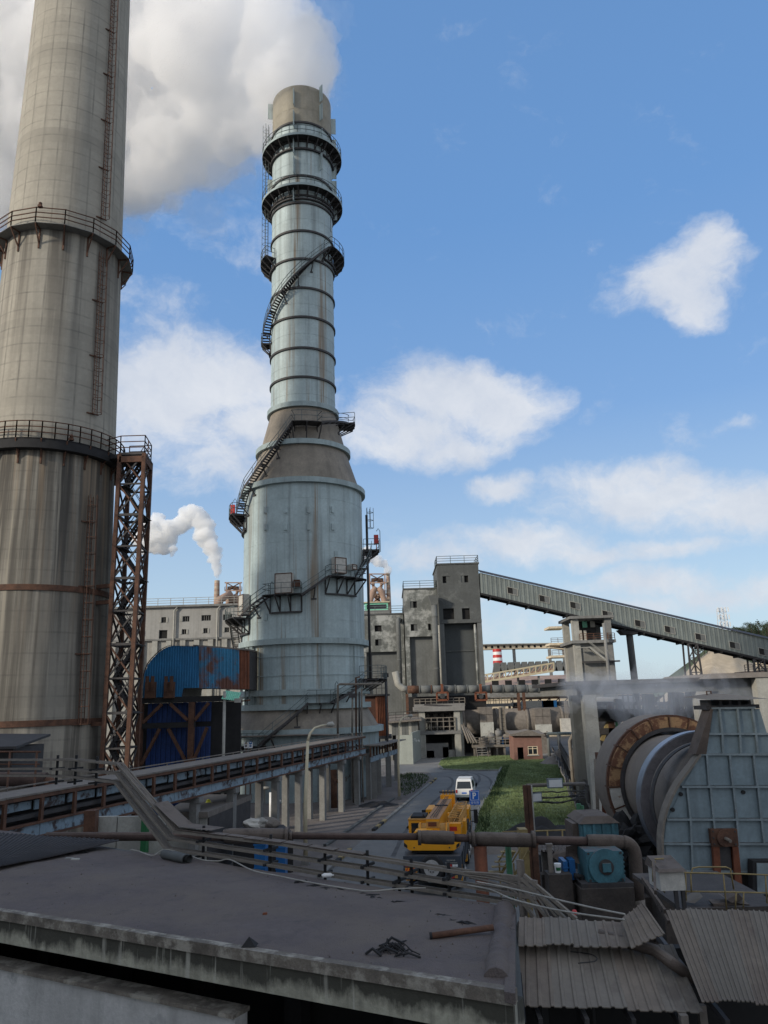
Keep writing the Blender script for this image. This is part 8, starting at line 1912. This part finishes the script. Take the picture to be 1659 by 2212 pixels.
MB().hexa([(a.x - .05, YR - .38, b.z), (b.x + .05, YR - .38, b.z), (b.x + .05, YR + .58, b.z), (a.x - .05, YR + .58, b.z), (a.x, YR - .3, b.z + .06), (b.x, YR - .3, b.z + .06), (b.x, YR + .5, b.z + .2), (a.x, YR + .5, b.z + .2)]).build('lid', m_lag, gb_)
for x in (a.x + .35, b.x - .06): MB().box(x - .04, x + .04, YR - .28, YR - .2, 3.0, a.z).build('leg', m_dark, gb_)
for (pts_, lab) in (([(1120, 1500), (1165, 1430), (1180, 1450), (1060, 1490)], 'tilted pale scrap plate under the yellow railing'), ([(1310, 1440), (1360, 1470), (1440, 1425), (1480, 1470), (1400, 1500)], 'bent grey scrap sheets under the rust legs'), ([(1250, 1500), (1400, 1495), (1525, 1510), (1530, 1540), (1270, 1530)], 'dusty scrap planks at the eave of the big sheet roof')):
    p = [RP(x, y, YR + .3 + .15 * (i % 2)) for i, (x, y) in enumerate(pts_)]; tag(MB().prism(p, (0, .25, .03)).build('scrap_plate', m_tan if 'pale' in lab else m_lag), lab, 'scrap')
wr = T('stair_rails', 'thin rusty stair frame sloping down left of the platform', 'stair', (RP(800, 1450, 17).x, 17, 0))
for (p, q) in (((735, 1320), (900, 1560)), ((760, 1340), (925, 1640)), ((815, 1180), (830, 1420))): MB().bar(RP(*p, 17.5), RP(*q, 16.5), .05, .09).build('stringer', m_lag, wr)
for k in range(6): u = k / 6; a, b = RP(735, 1320, 17.5).lerp(RP(900, 1560, 16.5), u), RP(760, 1340, 17.6).lerp(RP(925, 1640, 16.6), u); MB().bar(a, b, .04, .06).build('tread', m_dark, wr)
# dark ground slab between pits so that nothing is empty
MB().box(6, 26, 16, 30.5, 0, .35).build('pit_floor', m_ped, pl_)
# ================================================================ portal with floodlights over the lawn, fence rails, mound
YF_ = 40.0
po = T('cable_portal', 'rusty pipe portal carrying cables and two floodlights before the lawn', 'portal', (atY(1140, 1740, YF_).x, YF_, 0))
for px in (1133, 1142): a, b = atY(px, 1696, YF_), atY(px + 5, 1800, YF_); MB().bar((a.x, YF_, 0), (a.x, YF_, a.z), .18, up=(0, 1, 0)).build('post', m_rusts, po)
a = atY(1147, 1696, YF_); MB().tube([(a.x, YF_, 0), (a.x, YF_, a.z)], .06, 6).build('conduit', m_concl, po)
a, b = atY(1138, 1697, YF_), atY(1262, 1693, YF_ + 3); MB().tube([a, b], .09, 8).build('top_pipe', m_dust, po)
rnd = random.Random(5)
for k in range(5): MB().tube([a.lerp(b, i / 12) + Vector((0, .05 * k, -.35 - .09 * k - .18 * math.sin(math.pi * i / 12) * (k % 3) + rnd.uniform(-.03, .03))) for i in range(13)], .035, 5).build('cable', m_dark, po)
for (px, py, r) in ((1199, 1692, 0), (1161, 1722, .4)):
    p = atY(px, py, YF_ + .4); f = MB().box(p.x - .38, p.x + .38, YF_ + .3, YF_ + .6, p.z - .22, p.z + .22, r, (p.x, YF_)).build('floodlight', m_rib, po)
    MB().box(p.x - .32, p.x + .32, YF_ + .27, YF_ + .299, p.z - .17, p.z + .17, r, (p.x, YF_)).build('lamp_glass', m_white, f)
for i, (px, py0, py1) in enumerate(((1250, 1736, 1775), (1256, 1740, 1775))): a, b = atY(px, py0, 44), atY(px + 3, py1, 44); tag(MB().tube([(b.x, 44, 0), (b.x, 44, a.z)], .13, 10).build('green_pipe', m_green), ('left' if i == 0 else 'right') + ' of the twin green pipes at the lawn corner', 'pipe', 'twin green pipes')
yr = T('yellow_fence', 'thin yellow tube fence along the near end of the lawn', 'fence', (atY(1150, 1780, 50).x, 50, 0))
a, b = atY(1085, 1790, 50), atY(1246, 1788, 50)
for z in (1.1, .6): MB().tube([(a.x, 50, z), (b.x, 50, z)], .045, 6).build('rail', m_yelr, yr)
for k in range(6): x = a.x + (b.x - a.x) * k / 5; MB().tube([(x, 50, 0), (x, 50, 1.1)], .05, 6).build('post', m_yelr, yr)
ys = T('yellow_stair', 'steep yellow steel stair rails beside the green pipe', 'stair', (atY(1100, 1850, 29).x, 29, 0))
for dx in (0, .5): a, b = atY(1112, 1838, 29), atY(1080, 1892, 29); MB().bar(a + Vector((dx, 0, 0)), b + Vector((dx, 0, 0)), .06, .09).bar(a + Vector((dx - .05, 0, .42)), b + Vector((dx - .05, 0, .42)), .045).bar(b + Vector((dx, 0, -1)), b + Vector((dx, 0, .4)), .05, up=(0, 1, 0)).build('stringer', m_yelr, ys)
for k in range(5): p = a.lerp(b, k / 5); MB().box(p.x - .5, p.x, p.y - .1, p.y + .1, p.z - .03, p.z).build('tread', m_yelr, ys)
MB().box(atY(1122, 1800, 33).x, atY(1140, 1800, 33).x, 33, 33.6, 0, atY(1130, 1792, 33).z).build('yellow_box', m_yelr, ys)
heap('coal_mound', 'dark mound of dust by the near lawn corner', 1165, 1812, 3.2, 1.1, m_black, seed=11)
tpz = [atZ(x, y, .05) for x, y in ((1020, 1822), (1075, 1815), (1110, 1826), (1060, 1838))]
heap('tarpaulin_heap', 'low brownish tarpaulin heap right of the crane', 1062, 1832, 2.6, .6, m_dust, seed=13)
# ================================================================ truck crane (its own axes: x right, y forward, origin under the rear)
o_ = atZ(934, 1902, .75)
HD = R_(-8.5)
tk = T('truck_crane', 'yellow truck crane seen from behind on the road, telescopic boom and lattice jib folded forward', 'truck crane', (o_.x, o_.y, 0), rz=HD)
B = lambda *a: MB().box(*a)
def wheel(parent, x, y, r, w, name='wheel', rim=m_rim):
    wv_ = MB().tube([(x - w / 2, y, r), (x - w / 2 + .03, y, r), (x + w / 2 - .03, y, r), (x + w / 2, y, r)], [r * .93, r, r, r * .93], 24).build(name, m_rub, parent)
    s = 1 if x > 0 else -1
    MB().tube([(x + s * (w / 2 + .01), y, r), (x + s * (w / 2 - .06), y, r)], [r * .58, r * .5], 18).tube([(x + s * (w / 2 + .06), y, r), (x + s * (w / 2 - .05), y, r)], r * .2, 12).build('rim', rim, wv_)
    return wv_
B(-1.36, 1.36, .05, 11.2, 1.28, 1.80).build('chassis_deck', m_chas, tk)
B(-.55, .55, .0, 11.5, .75, 1.279).build('chassis_frame', m_black, tk)
B(-1.36, -.62, 0, .9, .78, 1.279).build('rear_locker', m_chas, tk); B(.62, 1.36, 0, .9, .78, 1.279).build('rear_locker', m_chas, tk)
B(-.62, .62, -.02, .05, .80, .95).build('rear_beam', m_black, tk)
for s in (-1, 1):
    for y in (2.2, 3.6, 7.8, 9.4): wheel(tk, s * 1.12, y, .54, .42)
    B(s * 1.36 - .02, s * 1.36 + .02, 1.0, 11, 1.0, 1.75).build('side_skirt', m_chas, tk)
    for k in range(7): B(s * 1.385 - .02, s * 1.385 + .02, 1.3 + k * 1.35, 1.38 + k * 1.35, .95, 1.78).build('side_rib', m_black, tk)
    B(s * 1.15 - .22, s * 1.15 + .22, .9, 1.35, .55, 1.275).build('outrigger', m_yel, tk); B(s * 1.15 - .2, s * 1.15 + .2, 5.4, 5.85, .55, 1.275).build('outrigger', m_yel, tk)
# spare wheel on the rear
sw_ = MB().tube([(.02, -.26, 1.33), (.02, -.22, 1.33), (.02, -.05, 1.33), (.02, -.01, 1.33)], [.50, .56, .56, .50], 28).build('spare_wheel', m_rub, tk)
rim = MB(); rim.ring(.20, .37, -.30, -.262, (.02, 1.33), 24, axis='y').ring(.05, .13, -.31, -.262, (.02, 1.33), 16, axis='y')
for k in range(8): a = k * math.pi / 4; rim.bar((.02 + .11 * math.sin(a), -.285, 1.33 + .11 * math.cos(a)), (.02 + .22 * math.sin(a), -.285, 1.33 + .22 * math.cos(a)), .07, .03, up=(0, 1, 0))
rim.build('rim', m_rim, sw_); MB().lathe([(0, -.262), (.37, -.262)], (.02, 1.33), 24, axis='y').build('rim_back', m_dark, sw_)
# lamps, reflector boards
for s in (-1, 1):
    for k, m_ in enumerate((m_red, m_white)):
        for j in range(2): B(s * .98 - .27 + .27 * j + .13 * k, s * .98 - .15 + .27 * j + .13 * k, -.03, -.005, 1.36, 1.46).build('reflector', m_ if (j + k) % 2 == 0 else (m_white if m_ is m_red else m_red), tk)
bd = [('left', -.98), ('right', .98)]
for nm, x in bd:
    for j in (-1, 1):
        p = B(x + j * .15 - .13, x + j * .15 + .13, -.025, -.004, 1.10, 1.30).build('warning_board', m_yel, tk)
        for k in range(2): MB().prism([(x + j * .15 - .13 + .13 * k, -.032, 1.11), (x + j * .15 - .06 + .13 * k, -.032, 1.11), (x + j * .15 - .0 + .13 * k, -.032, 1.29), (x + j * .15 - .07 + .13 * k, -.032, 1.29)], (0, .006, 0)).build('stripe', m_red, p)
    for j, m_ in ((-1, m_white), (0, m_red), (1, m_yeld)): B(x + j * .16 - .07, x + j * .16 + .07, -.05, -.003, .86, .98).build('tail_lamp', m_, tk)
B(-.2, .2, -.01, .0, .66, .78).build('number_plate', m_blk, tk)
for k in range(6): B(.72 + .07 * k, .76 + .07 * k, -.012, -.001, 1.60 - .0, 1.66).build('letter_mark', m_concl, tk)
for k in range(11): B(.66 + .052 * k, .69 + .052 * k, -.012, -.001, 1.50, 1.54).build('letter_mark', m_concl, tk)
# slewing deck
MB().tube([(0, 3.2, 1.80), (0, 3.2, 2.05)], .75, 28).build('slew_ring', m_black, tk)
B(-1.05, 1.05, .9, 5.0, 2.05, 2.24).build('turntable', m_yel, tk)
# counterweight with sloped underside and striped corners
cwp = [(-1.34, 2.18), (-1.05, 2.0), (1.05, 2.0), (1.34, 2.18), (1.34, 2.52), (-1.34, 2.52)]
MB().prism([(x, .35, z) for x, z in cwp], (0, .9, 0)).build('counterweight', m_yel, tk)
B(-1.0, 1.0, .5, 1.25, 1.86, 1.999).build('counterweight_foot', m_black, tk)
for s in (-1, 1):
    MB().prism([(s * 1.335, .33, 2.2), (s * 1.335, .33, 2.36), (s * 1.18, .33, 2.24), (s * 1.18, .33, 2.10)], (0, .015, 0)).build('stripe', m_black, tk)
    B(s * .85 - .03, s * .85 + .03, .33, .348, 2.10, 2.16).build('lug', m_dark, tk)
B(-.98, .98, .36, 1.2, 2.521, 2.66).build('counterweight_top', m_yeld, tk)
MB().prism([(-.95, .34, 2.66), (.1, .34, 2.66), (-.02, .34, 2.86), (-.8, .34, 2.86)], (0, .9, 0)).build('winch_box', m_yel, tk)
B(-.72, -.1, .325, .339, 2.70, 2.83).build('winch_grille', m_dark, tk)
for j, m_ in ((0, m_white), (1, m_red), (2, m_white)): B(-.62 + .16 * j, -.47 + .16 * j, .315, .338, 2.60, 2.66).build('tail_marker', m_, tk)
MB().tube([(-.75, 1.7, 2.7), (.75, 1.7, 2.7)], .34, 20).build('winch_drum', m_yeld, tk)
for s in (-1, 1): MB().prism([(s * .62, 1.1, 2.24), (s * .62, 4.6, 2.24), (s * .62, 2.6, 2.95), (s * .62, 1.5, 3.1)], (.06 * s, 0, 0)).build('boom_bracket', m_yel, tk)
# operator cab on the left
cab = MB().prism([(-1.3, 2.0, 1.95), (-1.3, 3.75, 1.95), (-1.3, 3.95, 2.3), (-1.3, 3.6, 3.14), (-1.3, 2.0, 3.14)], (.88, 0, 0)).build('operator_cab', m_yel, tk)
B(-1.16, -.58, 1.985, 1.999, 2.42, 3.0).build('rear_window', m_glass, cab)
B(-1.305, -1.301, 2.15, 3.45, 2.42, 3.0).build('side_window', m_glass, cab)
B(-1.32, -.36, 1.96, 3.66, 3.141, 3.2).build('cab_roof', m_yeld, cab)
B(-1.2, -.45, 2.1, 3.5, 3.201, 3.30).build('roof_hatch', m_black, cab); MB().tube([(-.55, 2.2, 3.3), (-.55, 2.2, 3.42)], .05, 8).build('beacon', m_dark, cab)
MB().bar((-1.0, 1.99, 2.5), (-.75, 1.985, 2.9), .02).build('wiper', m_black, cab)
# telescopic boom
by0, by1, bz = 1.2, 11.2, 2.98
secs = [(0, 1.0, .33, .40), (.06, .92, .29, .34)]
MB().prism([(-.33, by0, bz - .42), (.33, by0, bz - .42), (.33, by0, bz + .30), (-.33, by0, bz + .30)], (0, by1 - by0 - 1.2, -.12)).build('boom_base', m_yel, tk)
MB().prism([(-.26, by1 - 1.2, bz - .5), (.26, by1 - 1.2, bz - .5), (.26, by1 - 1.2, bz + .12), (-.26, by1 - 1.2, bz + .12)], (0, 1.0, .02)).build('boom_section', m_yel, tk)
MB().hexa([(-.345, by0 + .02, bz + .302), (.345, by0 + .02, bz + .302), (.345, by1 - 1.2, bz + .182), (-.345, by1 - 1.2, bz + .182), (-.345, by0 + .02, bz + .318), (.345, by0 + .02, bz + .318), (.345, by1 - 1.2, bz + .198), (-.345, by1 - 1.2, bz + .198)]).build('boom_top_plate', M('boom_dust', (.36, .20, .10), .15, 1.5, .85), tk)
for x in (-.12, .02, .14): MB().tube([(x, by0 + .3, bz + .36), (x * .6, by1 - .4, bz + .25)], .018, 5).build('hoist_rope', m_dark, tk)
B(-.36, .36, 6.4, 6.5, bz + .26, bz + .32).build('rope_guide', m_dark, tk)
B(-.33, .33, by0 - .02, by0 - .003, bz - .1, bz + .2).build('boom_end_plate', m_yeld, tk); B(-.22, .2, by0 - .045, by0 - .021, bz - .02, bz + .17).build('boom_window', m_rustr, tk)
hd_ = B(-.45, .42, by1 - .2, by1 + .5, bz - .5, bz + .3).build('boom_head', m_yel, tk)
for x in (-.3, -.1, .1, .3): MB().tube([(x - .04, by1 + .3, bz + .3), (x + .04, by1 + .3, bz + .3)], .24, 16).build('sheave', m_yeld, hd_)
MB().tube([(-.52, by1 + .1, bz + .45), (.48, by1 + .1, bz + .45)], .05, 8).build('sheave_axle', m_dark, hd_)
MB().tube([(0, 4.2, 2.2), (0, 7.6, 2.85)], .16, 12).build('luffing_cylinder', m_yeld, tk)
# lattice jib stowed along the right side of the boom
jx0, jx1, jz0, jz1, jy0, jy1 = .58, 1.16, 2.35, 3.02, 3.6, 11.2
jb = MB()
for x in (jx0, jx1):
    for z in (jz0, jz1): jb.tube([(x, jy0, z), (x, jy1, z - .15)], .038, 6)
jb.build('jib_chord', m_yeld, tk)
nj = 8
for k in range(nj):
    y, y2 = jy0 + (jy1 - jy0) * k / nj, jy0 + (jy1 - jy0) * (k + 1) / nj; dz = -.15 * k / nj
    l = MB()
    for z in (jz0 + dz, jz1 + dz): l.tube([(jx0, y, z), (jx1, y2, z)], .02, 5).tube([(jx0, y, z), (jx1, y, z)], .02, 5)
    for x in (jx0, jx1): l.tube([(x, y, jz0 + dz), (x, y2, jz1 + dz)], .02, 5).tube([(x, y, jz1 + dz), (x, y, jz0 + dz)], .02, 5)
    l.build('jib_lacing', m_yeld, tk)
B(jx0 - .1, jx1 + .1, jy0 - .5, jy0, jz0 - .05, jz0 + .45).build('jib_foot', m_yel, tk); B(jx0 + .1, jx1 - .1, jy0 - .52, jy0 - .501, jz0 + .1, jz0 + .3).build('jib_marker', m_red, tk)
B(.48, .57, 4.6, 4.9, 2.4, 3.1).build('jib_bracket', m_yel, tk); B(.48, .57, 9.0, 9.3, 2.3, 2.95).build('jib_bracket', m_yel, tk)
# carrier cab in front with mirrors
cc = MB().prism([(-1.3, 10.3, .7), (-1.3, 12.7, .7), (-1.3, 12.75, 1.6), (-1.3, 12.4, 2.55), (-1.3, 10.3, 2.55)], (2.6, 0, 0)).build('carrier_cab', m_yel, tk)
B(1.301, 1.306, 10.9, 12.1, 1.6, 2.35).build('side_window', m_glass, cc); B(-1.306, -1.301, 10.9, 12.1, 1.6, 2.35).build('side_window', m_glass, cc); B(-1.1, 1.1, 10.28, 10.299, 1.7, 2.4).build('rear_window', m_glass, cc)
for s in (-1, 1): MB().box(s * 1.62 - .12, s * 1.62 + .12, 12.0, 12.12, 1.5, 2.3).bar((s * 1.3, 12.06, 2.25), (s * 1.56, 12.06, 2.25), .04).bar((s * 1.3, 12.06, 1.6), (s * 1.56, 12.06, 1.6), .04).build('mirror', m_black, cc)
B(.95, 1.33, 5.9, 7.2, 1.801, 2.5).build('side_locker', m_yel, tk); B(1.0, 1.36, 7.4, 9.0, 1.801, 2.2).build('air_tank_box', m_black, tk)
B(-1.3, -.9, 6.2, 8.4, 1.801, 2.3).build('side_locker', m_yel, tk)
MB().tube([(-1.2, 5.6, 1.8), (-1.2, 5.6, 2.9)], .07, 8).build('exhaust', m_rim, tk)
# ================================================================ white van
vo = atY(1003, 1720, 74); 
vn = T('white_van', 'small white van with its back to us beyond the yellow crane', 'van', (vo.x, 74, 0), rz=R_(-10))
vp_ = [(0, .45), (0.02, 1.0), (.18, 1.78), (.4, 1.88), (2.6, 1.9), (3.05, 1.5), (3.5, 1.05), (3.62, .9), (3.62, .42), (3.2, .36), (.3, .36)]
w_at = lambda z: .78 if z < 1.05 else .78 - .14 * (z - 1.05) / .85
nv_ = len(vp_); vv_ = [(-w_at(z), y, z) for y, z in vp_] + [(w_at(z), y, z) for y, z in vp_]
MB().add(vv_, [tuple(range(nv_)), tuple(range(2 * nv_ - 1, nv_ - 1, -1))] + [(i, nv_ + i, nv_ + (i + 1) % nv_, (i + 1) % nv_) for i in range(nv_)]).build('body', m_white, vn)
rwz = lambda z: .02 + (z - 1.0) * .205
MB().hexa([(-.66, rwz(1.08) - .02, 1.08), (.66, rwz(1.08) - .02, 1.08), (.66, rwz(1.08) + .02, 1.08), (-.66, rwz(1.08) + .02, 1.08), (-.58, rwz(1.68) - .02, 1.68), (.58, rwz(1.68) - .02, 1.68), (.58, rwz(1.68) + .02, 1.68), (-.58, rwz(1.68) + .02, 1.68)]).build('rear_window', m_glass, vn)
for s in (-1, 1):
    MB().prism([(s * (w_at(1.1) + .012), .4, 1.1), (s * (w_at(1.1) + .012), 2.7, 1.1), (s * (w_at(1.65) + .012), 2.45, 1.68), (s * (w_at(1.65) + .012), .5, 1.68)], (-.02 * s, 0, 0)).build('side_window', m_glass, vn)
    MB().box(s * .68 - .07, s * .68 + .07, -.03, .02, .72, .98).build('tail_lamp', m_red, vn)
    for y in (.7, 2.85): wheel(vn, s * .66, y, .29, .2)
MB().box(-.78, .78, -.08, .1, .36, .56).build('bumper', m_rib, vn); MB().box(-.22, .22, -.012, .012, .64, .76).build('number_plate', m_sign, vn)
MB().box(-.6, .6, .45, 2.4, 1.905, 1.93).build('roof_rail', m_white, vn)
# ================================================================ parking sign
g = atZ(1028, 1797, 0); sg = T('parking_sign', 'blue parking sign with a white P on a grey pole at the lawn corner', 'sign', g)
ztp, zbt, zmid = atY(1024, 1707, g.y).z, atY(1024, 1738, g.y).z, atY(1024, 1730, g.y).z
xa, xb = atY(1013.6, 1720, g.y).x, atY(1035.2, 1720, g.y).x; xm = (xa + xb) / 2
MB().tube([(g.x, g.y, 0), (xm, g.y, ztp - .1)], .045, 8).build('pole', m_rim, sg)
MB().box(xa, xb, g.y - .09, g.y - .06, zmid + .004, ztp).build('plate', m_sign, sg); MB().box(xa + .01, xb + .03, g.y - .09, g.y - .06, zbt - .0, zmid - .004).build('name_plate', m_sign, sg)
fr = MB(); w = xb - xa; t_ = .025; m0 = .05
for (u0, u1, v0, v1) in ((xa + m0, xb - m0, ztp - m0 - t_, ztp - m0), (xa + m0, xb - m0, zmid + m0, zmid + m0 + t_), (xa + m0, xa + m0 + t_, zmid + m0 + t_, ztp - m0 - t_), (xb - m0 - t_, xb - m0, zmid + m0 + t_, ztp - m0 - t_)): fr.box(u0, u1, g.y - .096, g.y - .091, v0, v1)
fr.build('border', m_white, sg)
# the letter P from bars and a bowl
zc = (zmid + ztp) / 2; ph_ = (ztp - zmid) * .60; pw_ = ph_ * .60; x0 = xm - pw_ * .5; st_ = ph_ * .2
P = MB().box(x0, x0 + st_, g.y - .10, g.y - .092, zc - ph_ / 2, zc + ph_ / 2)
bw_ = ph_ * .29; P.ring(bw_ - st_ * .95, bw_, g.y - .10, g.y - .092, (x0 + pw_ - bw_, zc + ph_ / 2 - bw_), 16, 0, math.pi, axis='y')
for z in (zc + ph_ / 2 - st_ * .95, zc + ph_ / 2 - 2 * bw_): P.box(x0 + st_, x0 + pw_ - bw_, g.y - .10, g.y - .092, z, z + st_ * .95)
P.build('letter', m_white, sg)
text('lettering', '停车场', (zmid - zbt) * .78, m_white, sg, Vector((xm + .01, g.y - .094, (zmid + zbt) / 2)), (R_(90), 0, 0))
